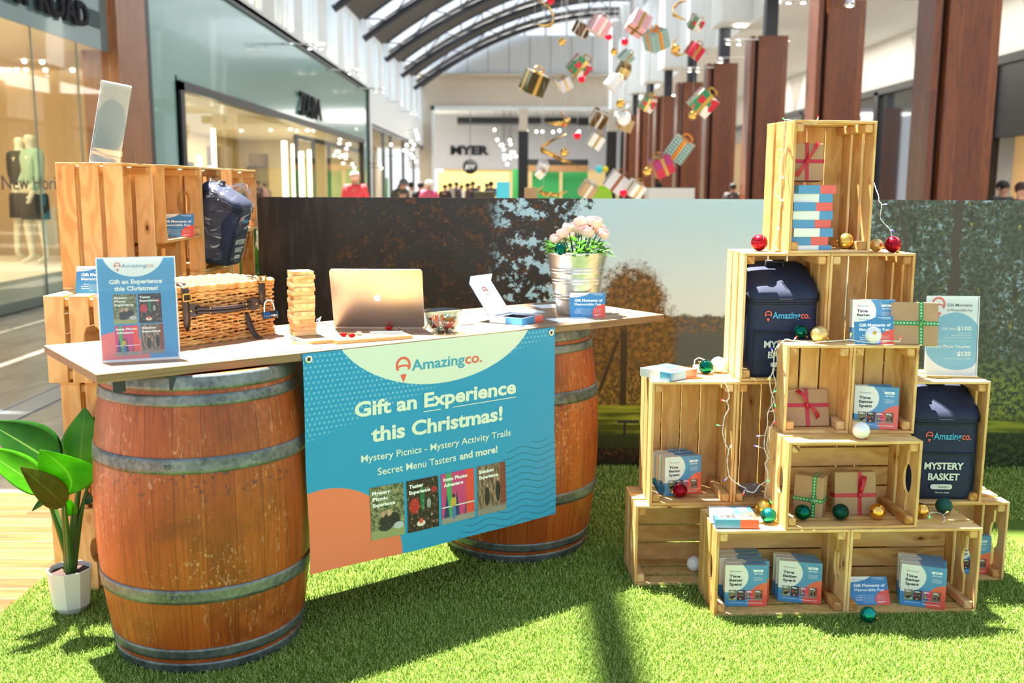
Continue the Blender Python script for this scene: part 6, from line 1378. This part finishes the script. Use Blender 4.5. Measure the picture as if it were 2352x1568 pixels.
# ------------------------------------------------------------ potted plant
PX = Vector((-1.515, 3.215, .002)); t = thing('potted_plant', 'potted plant with big glossy leaves in a white faceted pot left of the near barrel', 'potted plant', PX, R(8))
m = MB(); seg = 9
def ngon(r, z): return [(r * math.cos(2 * PI * k / seg), r * math.sin(2 * PI * k / seg), z) for k in range(seg)]
rs = [ngon(.044, 0), ngon(.062, .026), ngon(.074, .155), ngon(.068, .155), ngon(.066, .13)]; P = [p for r_ in rs for p in r_]
m.add(P, [(i * seg + k, i * seg + (k + 1) % seg, (i + 1) * seg + (k + 1) % seg, (i + 1) * seg + k) for i in range(4) for k in range(seg)] + [tuple(range(seg - 1, -1, -1))]); m.build('pot', POTW, t, .002, 2)
m = MB(); m.lathe([(0, .141), (.067, .139)], 18); m.build('soil', SOIL, t)
t.rotation_euler = (0, 0, 0)
def big_leaf(base, tip, side, W, mat, curl=.12, cup=.12, stem_from=None, asym=0.0):
    """base, tip in photo pixels with depth; side: vector towards the leaf's right edge"""
    B = atY(*base) - PX; T_ = atY(*tip) - PX; d = T_ - B; L = d.length; dn = d / L; s_ = Vector(side); s_ = (s_ - dn * s_.dot(dn)).normalized(); n = dn.cross(s_)
    def f(u, v):
        w = W * (math.sin(PI * u ** .72)) ** .85 * (1 - .15 * u); k = (v - .5) * 2; return tuple(B + d * u + s_ * (k * w / 2 + asym * w) + n * (-curl * L * (u * u - u * .4) + cup * w * k * k))
    m = MB(); m.grid(f, 22, 10); m.build('leaf', mat, t, solid=.0012)
    c0 = Vector((.012 * random.Random(int(base[0])).uniform(-1, 1), .0, .12)); mid = c0.lerp(B, .5) + Vector((-.25 * (B.x), 0, .05)) * .3
    m = MB(); P = [c0 * (1 - q) ** 2 + mid * 2 * q * (1 - q) + B * q * q for q in [k / 10 for k in range(11)]]
    m.tube(P, [.014 - .0095 * (k / 10) for k in range(11)], 8); m.build('stem', STEM, t)
big_leaf((138, 1072, 3.28), (-30, 965, 3.18), (.5, -.2, -.8), .21, LEAFD, .06, .1)
big_leaf((144, 1142, 3.14), (92, 1030, 3.06), (.9, .2, .3), .19, LEAF, .05, -.08, asym=.26)
big_leaf((104, 1130, 3.16), (-50, 1020, 3.06), (.3, -.6, -.7), .15, LEAF, .1, .12)
big_leaf((150, 1160, 3.12), (50, 1072, 3.02), (-.3, -.5, -.8), .10, OLIVE, .1, .15)
big_leaf((182, 1100, 3.30), (192, 936, 3.33), (1, 0, .05), .18, LEAF, -.08, .1); big_leaf((206, 1100, 3.33), (222, 952, 3.35), (1, .2, 0), .14, LEAFD, -.06, .1)
big_leaf((120, 1138, 3.32), (70, 1172, 3.25), (.5, 0, .8), .06, LEAFT, .1, .1); big_leaf((186, 1106, 3.32), (214, 1076, 3.3), (.6, 0, .7), .05, LEAFT, .1, .1); big_leaf((194, 1140, 3.33), (216, 1148, 3.3), (.2, 0, .9), .05, LEAFT, .1, .1)
big_leaf((166, 1182, 3.22), (156, 1142, 3.18), (.8, .5, 0), .045, LEAF, .1, -.3)
# plant behind the backdrop's left edge
PX = Vector((-1.52, 5.75, 0)); t = thing('potted_plant', 'leafy plant half hidden behind the left edge of the backdrop', 'potted plant', PX)
m = MB(); m.lathe([(0, 0), (.14, 0), (.18, .36), (.16, .36), (.15, .3), (0, .3)], 28); m.build('pot', POTW, t)
for (b, tp, sd, W, mt) in [((566, 660, 5.7), (588, 560, 5.6), (1, 0, .2), .17, LEAFD), ((560, 650, 5.8), (540, 520, 5.8), (1, 0, 0), .16, LEAFD), ((575, 640, 5.7), (600, 620, 5.6), (0, 0, 1), .12, LEAFD), ((556, 600, 5.8), (560, 440, 5.8), (1, .2, 0), .16, LEAFD), ((560, 690, 5.7), (592, 650, 5.6), (.5, 0, 1), .13, LEAFD)]: big_leaf(b, tp, sd, W, mt)
# ------------------------------------------------------------ presents, baubles and ribbons hanging in the hall
def m_gift2(name, fn, rough=.35, metal=0.):
    g = Graph(name); u, v = g.uv(); return g.fin(fn(g, u, v), rough, metal)
def plaid(a, b): return lambda g, u, v: g.mix(((u * 7).fract().gt(.5)) * .5 + ((v * 7).fract().gt(.5)) * .5, lin(a), lin(b))
def harl(g, u, v):
    k = g.vor(g.comb(u * 2.6, v * 2.6, 3.0), 1.0, 'Color'); s_ = g.sep(k); return g.layer(lin((196, 20, 44)), (s_[0].gt(.55), lin((20, 130, 84))), (s_[1].gt(.72), lin((226, 222, 206))))
HM = dict(gold=flat('hang_gold', (130, 116, 76), .12, 1.), plaidr=m_gift2('red_plaid', plaid((240, 220, 224), (190, 40, 60))), plaidg=m_gift2('green_plaid', plaid((206, 232, 226), (24, 110, 84))), harl=m_gift2('harlequin', harl), red=flat('crimson_wrap', (188, 24, 52), .35),
          dots=m_gift2('dotted_white', lambda g, u, v: g.mix(((g.vor(g.comb(u * 6, v * 6), 1.0)).lt(.25)), lin((220, 224, 230)), lin((170, 60, 90)))), grid=m_gift2('grid_white', plaid((226, 222, 222), (200, 196, 200))), mag=m_gift2('magenta_wrap', lambda g, u, v: g.mix(v.gt(.5), lin((200, 28, 60)), lin((168, 40, 110)))), tan=flat('tan_wrap', (190, 154, 110), .5), white=flat('white_wrap', (226, 224, 216), .4), dark=flat('gold_dark_wrap', (150, 110, 60), .2, .8))
GOLDR = flat('gold_ribbon', (206, 164, 84), .25, .8); ORR = flat('orange_ribbon', (244, 150, 24), .4); BRR = flat('brown_ribbon', (150, 80, 40), .5); WHR = flat('pale_ribbon', (230, 226, 214), .4)
def wire_up(t, z0, ztop): m = MB(); m.tube([(0, 0, z0), (0, 0, ztop)], .0016, 4); m.build('hanging_wire', CHROME, t)
def hang(px, py, s, mt, rb, rot, label, Y=12.5, asp=(1, 1, 1)):
    c = atY(px, py, Y); a = s * Y / F / 1.25; t = thing('hanging_present', label, 'present', c, 0, 'presents hanging in the hall'); q = Euler([R(x) for x in rot]).to_matrix().to_4x4()
    w, d, h = a * asp[0] / 2, a * asp[1] / 2, a * asp[2] / 2; m = MB(); V8 = [q @ Vector((x, y, z)) for z in (-h, h) for y in (-d, d) for x in (-w, w)]
    fs = [(0, 2, 3, 1), (4, 5, 7, 6), (0, 1, 5, 4), (2, 6, 7, 3), (0, 4, 6, 2), (1, 3, 7, 5)]; m.add(V8, fs, [[(0, 0), (1, 0), (1, 1), (0, 1)]] * 6); m.build('box', HM[mt], t, .004)
    k = .09 * a; e = 1.012; m = MB()
    m.box(-k, -d * e, -h * e, k, d * e, h * e, T=q); m.box(-w * e, -k, -h * e, w * e, k, h * e, T=q); m.build('ribbon', rb, t)
    m = MB()
    for sgn in (-1, 1): m.tube([q @ Vector((sgn * a * .26 * math.sin(th) * .9, sgn * .1 * a * math.cos(th), h + a * .14 * (1 - math.cos(th)))) for th in [PI * j / 8 for j in range(9)]], a * .045, 6)
    m.build('bow', rb, t); wire_up(t, a * .3, 9.6 - c.z)
HANG = [(1227, 190, 58, 'gold', GOLDR, (20, 15, 25), 'large shiny dark gold present hanging lowest on the left'), (1330, 155, 52, 'harl', GOLDR, (20, 40, 20), 'red and green harlequin present hanging left of centre'), (1376, 60, 46, 'plaidr', WHR, (15, 28, 30), 'red and white plaid present hanging over the arched window'), (1466, 54, 50, 'plaidr', GOLDR, (-20, 30, 10), 'red plaid present with a large gold bow, right of its plaid twin'), (1507, 91, 52, 'plaidg', ORR, (20, -25, 20), 'green plaid present with orange ribbon near the upper right fins'),
        (1599, 53, 36, 'harl', WHR, (30, 20, 10), 'small red and white present hanging highest at right'), (1596, 117, 38, 'red', GOLDR, (20, 30, 20), 'small crimson present with gold band hanging before the second column'), (1335, 67, 34, 'dark', WHR, (30, 10, 40), 'small pale gold present hanging before the arched window'), (1438, 132, 32, 'plaidg', GOLDR, (20, 40, 30), 'small green plaid present with a gold bow'), (1432, 162, 34, 'gold', GOLDR, (40, 20, 10), 'gold foil present in the middle cluster'), (1411, 191, 38, 'dots', WHR, (10, 40, 20), 'white dotted present in the middle cluster'), (1296, 192, 34, 'grid', GOLDR, (20, -30, 10), 'small silver present with a gold cross ribbon'),
        (1489, 236, 38, 'harl', GOLDR, (30, 25, 0), 'small green and red present before the far columns'), (1614, 236, 60, 'harl', GOLDR, (15, 40, 10), 'large harlequin present with gold ribbons before a timber column'), (1375, 272, 40, 'dark', WHR, (40, 20, 15), 'gold and dark red present with a bright top'), (1437, 287, 34, 'tan', GOLDR, (10, 20, 20), 'gold present hanging under a silver ball'), (1368, 325, 38, 'white', GOLDR, (10, 30, 10), 'pale present with thin gold ribbon'), (1561, 343, 60, 'plaidg', ORR, (10, 35, -10), 'large tilted green plaid present with orange ribbon'), (1519, 381, 52, 'mag', GOLDR, (10, -28, 10), 'crimson and magenta present with gold bands'),
        (1415, 418, 52, 'grid', BRR, (10, 35, 5), 'white grid present with brown cross ribbon low over the backdrop'), (1459, 434, 40, 'white', GOLDR, (30, 20, 30), 'pale gold present half behind the backdrop edge'), (1246, 384, 30, 'grid', WHR, (20, 20, 10), 'small pale present hanging low at left'), (1350, 436, 42, 'tan', WHR, (20, 30, 10), 'tan present with pale ribbon low over the backdrop'), (1242, 397, 24, 'dots', GOLDR, (40, 40, 10), 'tiny dotted present hanging low at left')]
for i, h in enumerate(HANG): hang(*h[:6], h[6], 12.5 + (i * 37 % 10) * .12)
def hball(px, py, r, mt, label, Y=12.3, nm='hanging_bauble'):
    c = atY(px, py, Y); rr_ = r * Y / F; t = thing(nm, label, 'bauble', c, 0, 'baubles hanging in the hall'); m = MB(); m.sphere((0, 0, 0), rr_, 20, 12); m.build('ball', mt, t); m = MB(); m.lathe([(rr_ * .2, rr_ * .95), (rr_ * .2, rr_ * 1.15), (0, rr_ * 1.15)], 10); m.build('cap', GOLD, t); wire_up(t, rr_, 9.6 - c.z)
CR = flat('crimson_ball', (226, 10, 54), .12, .3)
for b in [(1291, 96, 8, B_GOLDG, 'gold hanging bauble before the white upper wall'), (1398, 85, 7.5, CR, 'crimson hanging bauble under the red plaid present'), (1435, 96, 8, CR, 'crimson hanging bauble right of the gold one'), (1410, 119, 8, B_GOLDG, 'gold hanging bauble between two crimson ones'), (1336, 182, 8, CR, 'crimson bauble touching the harlequin present'), (1425, 238, 10, B_GOLDG, 'gold hanging bauble under the dotted present'), (1591, 265, 10, B_GOLDG, 'gold bauble under the large harlequin present'), (1326, 312, 8.5, CR, 'crimson hanging bauble below the gold ribbon bird'), (1296, 350, 9.5, B_GOLDG, 'gold bauble beside the long gold streamer'), (1487, 394, 10.5, B_GOLDG, 'gold bauble left of the magenta present'), (1432, 443, 9, CR, 'crimson bauble just above the backdrop edge'), (1265, 2, 8, CR, 'crimson bauble at the top edge of the picture'), (1433, 272, 16, B_WHITE, 'silver ball hanging above the gold present'), (1552, 112, 10, B_GOLDG, 'gold bauble in a curl of gold streamer at right')]: hball(*b)
hball(1376, 389, 9, flat('aqua_ball', (70, 206, 210), .3), 'aqua balloon ball far down the hall', 40); hball(1390, 389, 7, flat('yellow_ball', (240, 214, 20), .3), 'yellow balloon ball far down the hall', 40)
def streamer(pts, w, label, Y=12.4):
    P = [atY(px, py, Y + .25 * math.sin(i * 1.3)) for i, (px, py) in enumerate(pts)]; o0 = P[0]; t = thing('hanging_streamer', label, 'streamer', o0, 0, 'gold streamers in the hall'); m = MB(); n = len(P)
    for i in range(n - 1):
        a, b = P[i] - o0, P[i + 1] - o0; k = math.sin(PI * (i + .0) / (n - 1)); k2 = math.sin(PI * (i + 1) / (n - 1)); q = Vector((0, .35 * math.cos(i), .94)).normalized() * w * .5 * Y / F; q2 = Vector((0, .35 * math.cos(i + 1), .94)).normalized() * w * .5 * Y / F
        m.add([a - q * (k + .1), b - q2 * (k2 + .1), b + q2 * (k2 + .1), a + q * (k + .1)], [(0, 1, 2, 3)], None, 0, True)
    m.build('foil_strip', GOLDR, t, solid=.004); wire_up(t, 0, 9.6 - o0.z)
for s_ in [([(1236, 0), (1258, 14), (1269, 32), (1272, 46), (1266, 58), (1250, 61), (1232, 55)], 10, 'gold foil crescent hanging near the roof arc'), ([(1584, 0), (1560, 6), (1545, 20), (1546, 32), (1560, 40), (1578, 48)], 9, 'gold foil curl at the upper right'), ([(1556, 86), (1545, 100), (1541, 118), (1556, 127), (1576, 123)], 9, 'gold foil curl around a gold bauble'), ([(1286, 253), (1296, 270), (1310, 278), (1298, 284), (1276, 284), (1252, 281)], 12, 'gold foil bird-like twist'), ([(1300, 308), (1270, 322), (1246, 336), (1242, 344), (1262, 352), (1290, 366), (1316, 376), (1330, 386)], 11, 'long folded gold streamer at the left'), ([(1248, 428), (1236, 438), (1250, 446), (1280, 448), (1306, 438)], 11, 'gold foil curl at the backdrop edge')]: streamer(*s_)
# ------------------------------------------------------------ people and mannequins
def skinned(name, verts, edges, radii, mat, parent, sub=1, root=0):
    me = bpy.data.meshes.new(name); me.from_pydata(verts, edges, []); o = bpy.data.objects.new(name, me); COL.objects.link(o)
    q = o.modifiers.new('skin', 'SKIN'); q.use_smooth_shade = True
    for i, r_ in enumerate(radii):
        me.skin_vertices[0].data[i].radius = (r_, r_) if not isinstance(r_, tuple) else r_
        me.skin_vertices[0].data[i].use_root = (i == root)
    s_ = o.modifiers.new('sub', 'SUBSURF'); s_.levels = s_.render_levels = sub
    dg = bpy.context.evaluated_depsgraph_get(); nm = bpy.data.meshes.new_from_object(o.evaluated_get(dg)); bpy.data.objects.remove(o)
    nm.materials.clear(); nm.materials.append(mat); o = bpy.data.objects.new(name, nm); COL.objects.link(o); o.parent = parent
    for p in nm.polygons: p.use_smooth = True
    return o
def person(px, py_head, Y, face, label, shirt, trousers, hair, height=1.7, bend=0., skin=SKIN, cap=None, arms='down', name='person', cat='person', stride=.1, bald=False, z0=0., X=None):
    c = atY(px, py_head, Y); x0 = c.x if X is None else X; H = height; t = thing(name, label, cat, (x0, Y, z0), R(face)); k = H / 1.7       # faces -y when face is 0
    by = -bend * .35
    J = dict(pel=(0, 0, .95), waist=(0, by * .2, 1.08), chest=(0, by * .7, 1.28), neck=(0, by, 1.45), nk2=(0, by - .01, 1.50), head=(0, by - .02 - bend * .06, 1.575 - bend * .04), crown=(0, by - .02 - bend * .1, 1.64 - bend * .05),
             shl=(-.18, by * .95, 1.40), ell=(-.23, by * .8 - .02, 1.13), wrl=(-.22, by - .12, .92), shr=(.18, by * .95, 1.40), elr=(.23, by * .8 - .02, 1.13), wrr=(.22, by - .12, .92), hil=(-.09, 0, .9), knl=(-.1, -stride, .5), anl=(-.1, -stride * .4, .09), tol=(-.1, -stride - .12, .03), hir=(.09, 0, .9), knr=(.1, stride * .4, .5), anr=(.1, stride, .09), tor=(.1, stride - .14, .03))
    if arms == 'fwd': J.update(ell=(-.22, by - .1, 1.16), wrl=(-.14, by - .3, 1.15), elr=(.22, by - .1, 1.16), wrr=(.14, by - .3, 1.15))
    if arms == 'hip': J.update(ell=(-.3, by * .8 + .05, 1.18), wrl=(-.2, by - .08, 1.02))
    rad = dict(pel=(.15, .11), waist=(.135, .1), chest=(.165, .11), neck=.062, nk2=.055, head=(.078, .092), crown=(.062, .075), shl=.062, ell=.043, wrl=.029, shr=.062, elr=.043, wrr=.029, hil=.088, knl=.058, anl=.042, tol=.036, hir=.088, knr=.058, anr=.042, tor=.036)
    for s_, sg in (('l', -1), ('r', 1)):           # palm, five fingers each side
        w_ = Vector(J['wr' + s_]); e_ = Vector(J['el' + s_]); d = (w_ - e_).normalized(); J['pa' + s_] = tuple(w_ + d * .06); rad['pa' + s_] = (.032, .018)
        for j, (o_, l_) in enumerate(((-.024, .07), (-.008, .08), (.008, .078), (.024, .062))): J['f%d%s' % (j, s_)] = tuple(w_ + d * (.07 + l_) + Vector((0, o_, -.008))); rad['f%d%s' % (j, s_)] = .008
        J['th' + s_] = tuple(w_ + d * .075 + Vector((-sg * .02, -.045, 0))); rad['th' + s_] = .009
    E_ = [('pel', 'waist'), ('waist', 'chest'), ('chest', 'neck'), ('neck', 'nk2'), ('nk2', 'head'), ('head', 'crown'), ('chest', 'shl'), ('shl', 'ell'), ('ell', 'wrl'), ('chest', 'shr'), ('shr', 'elr'), ('elr', 'wrr'), ('pel', 'hil'), ('hil', 'knl'), ('knl', 'anl'), ('anl', 'tol'), ('pel', 'hir'), ('hir', 'knr'), ('knr', 'anr'), ('anr', 'tor')]
    for s_ in 'lr': E_ += [('wr' + s_, 'pa' + s_), ('pa' + s_, 'th' + s_)] + [('pa' + s_, 'f%d%s' % (j, s_)) for j in range(4)]
    ks = list(J); idx = {a: i for i, a in enumerate(ks)}; sv = lambda p: (p[0] * k, p[1] * k, p[2] * k)
    skinned('body', [sv(J[a]) for a in ks], [(idx[a], idx[b]) for a, b in E_], [tuple(x * k for x in (rad[a] if isinstance(rad[a], tuple) else (rad[a], rad[a]))) for a in ks], skin, t, 1)
    sub = lambda keys, eds, gr, nm, mt: skinned(nm, [sv(J[a]) for a in keys], [(keys.index(a), keys.index(b)) for a, b in eds], [tuple((x + gr) * k for x in (rad[a] if isinstance(rad[a], tuple) else (rad[a], rad[a]))) for a in keys], mt, t, 1)
    if shirt: sub(['pel', 'waist', 'chest', 'neck', 'shl', 'ell', 'wrl', 'shr', 'elr', 'wrr'], [('pel', 'waist'), ('waist', 'chest'), ('chest', 'neck'), ('chest', 'shl'), ('shl', 'ell'), ('ell', 'wrl'), ('chest', 'shr'), ('shr', 'elr'), ('elr', 'wrr')], .016, 'top', shirt)
    if trousers: sub(['pel', 'hil', 'knl', 'anl', 'hir', 'knr', 'anr'], [('pel', 'hil'), ('hil', 'knl'), ('knl', 'anl'), ('pel', 'hir'), ('hir', 'knr'), ('knr', 'anr')], .012, 'trousers', trousers)
    h = Vector(sv(J['head'])); m = MB(); fm = MB()
    fm.sphere(h + Vector((0, -.098 * k, .0)), .014 * k, 8, 6, 0, (.8, 1.2, 1.5)); fm.build('nose', skin, t)
    for sx in (-1, 1): fm = MB(); fm.sphere(h + Vector((sx * .088 * k, 0, 0)), .02 * k, 8, 6, 0, (.5, .8, 1.3)); fm.build('ear', skin, t)
    fm = MB(); [fm.sphere(h + Vector((sx * .032 * k, -.085 * k, .022 * k)), .009 * k, 8, 6) for sx in (-1, 1)]; fm.build('eyes', BLACK, t); fm = MB(); fm.sphere(h + Vector((0, -.088 * k, -.045 * k)), .018 * k, 8, 6, 0, (1, .4, .3)); fm.build('mouth', flat('lips', (160, 84, 76), .5), t)
    if hair is not None:
        m.sphere(h + Vector((0, .022 * k, .045 * k)), .098 * k, 18, 12, 0, (.96, 1.02, .92)); m.build('hair', hair, t)
    if cap is not None:
        m = MB(); m.sphere(h + Vector((0, .01 * k, .06 * k)), .105 * k, 18, 12, 0, (.95, 1.05, .8)); m.box(-.06 * k, h.y - .2 * k, h.z + .06 * k, .06 * k, h.y - .08 * k, h.z + .07 * k); m.build('cap', cap, t)
    return t
C = lambda n, c: flat(n, c, .7)
person(815, 412, 19, 175, 'balding person in a coral red shirt seen from behind', C('coral_shirt', (226, 70, 78)), C('dark_trousers', (50, 52, 60)), C('thin_grey_hair', (212, 176, 160)), 1.72)
person(898, 416, 20, 60, 'grey-haired person in a dark olive top bending forward', C('olive_top', (70, 68, 60)), C('dark_trousers', (50, 52, 60)), C('grey_hair', (90, 92, 98)), 1.62, .8)
person(944, 426, 27, 150, 'dark-haired person in a white top beyond the backdrop', C('white_top', (224, 222, 216)), C('dark_trousers', (50, 52, 60)), C('black_hair', (30, 26, 26)), 1.55)
person(966, 432, 25, 200, 'person in black between the white top and the pink top', C('black_top', (26, 26, 32)), C('dark_trousers', (50, 52, 60)), C('black_hair', (30, 26, 26)), 1.55)
person(985, 424, 24, 170, 'person in a pink top and white cap', C('pink_top', (232, 96, 132)), C('dark_trousers', (50, 52, 60)), None, 1.58, cap=C('white_cap', (226, 222, 214)))
person(1513, 430, 22, 190, 'person in black standing before the white kiosk counter', C('black_top', (26, 26, 32)), C('dark_trousers', (50, 52, 60)), C('black_hair', (30, 26, 26)), 1.56)
person(2303, 432, 14, 20, 'short-haired person in black at the right edge', C('black_top', (26, 26, 32)), C('dark_trousers', (50, 52, 60)), C('black_hair', (30, 26, 26)), 1.57, X=atY(2303, 432, 14).x)
person(2346, 438, 12.7, -20, 'long-haired person in black at the far right edge', C('black_top', (26, 26, 32)), C('dark_trousers', (50, 52, 60)), C('brown_hair', (60, 36, 28)), 1.54)
person(1683, 436, 24, 160, 'dark-haired person between two timber columns', C('grey_top', (80, 74, 72)), C('dark_trousers', (50, 52, 60)), C('black_hair', (30, 26, 26)), 1.55)
CL_ = [((1022, 430), (60, 40, 40)), ((1034, 436), (180, 170, 160)), ((1048, 428), (70, 60, 66)), ((1060, 434), (226, 220, 210)), ((1074, 430), (90, 60, 50)), ((1086, 436), (40, 46, 70)), ((1100, 430), (120, 90, 70)), ((1118, 432), (200, 186, 170)), ((1128, 438), (60, 60, 66)), ((918, 438), (150, 60, 60)), ((610, 440), (120, 40, 46)), ((590, 436), (70, 60, 64))]
pos = ['leftmost of the far crowd under the store sign', 'in a pale top second in the far crowd', 'in grey third in the far crowd', 'in white in the middle of the far crowd', 'in brown right of the white top in the far crowd', 'in navy in the far crowd', 'in tan in the far crowd', 'in cream near the small screen', 'in grey just left of the small screen', 'in dull red beside the grey-haired person', 'in dark red near the lit shop window', 'in grey near the lit shop window']
for i, ((px, py), c) in enumerate(CL_): person(px, py, 34 + (i % 4) * 1.5 if i < 10 else 24, (i * 67) % 360, 'small distant person ' + pos[i], C('crowd_top_%d' % i, c), C('dark_trousers', (50, 52, 60)), C('black_hair', (30, 26, 26)) if i % 3 else C('brown_hair', (60, 36, 28)), 1.5 + .06 * (i % 3))
MQ = flat('mannequin_pale', (226, 220, 196), .4)
mx = atX(78, 430, XL - .75); person(78, 430, mx.y, -40, 'pale mannequin in a green jacket and dark shorts in the near left window', C('green_jacket', (156, 190, 166)), None, None, 1.82, 0, MQ, None, 'hip', 'mannequin', 'mannequin', .06, z0=.36)
m2 = atX(50, 430, XL - 1.25); person(50, 430, m2.y, 150, 'dark-topped mannequin behind the one in the green jacket', C('dark_jacket', (34, 44, 48)), None, None, 1.82, 0, MQ, None, 'down', 'mannequin', 'mannequin', .06, z0=.36)
for o in [x for x in COL.objects if x.get('category') == 'mannequin']:
    m = MB(); m.lathe([(.16, .97), (.175, .93), (.185, .62), (.17, .62), (.15, .95)], 20); m.build('shorts', C('dark_shorts', (40, 44, 50)), o)
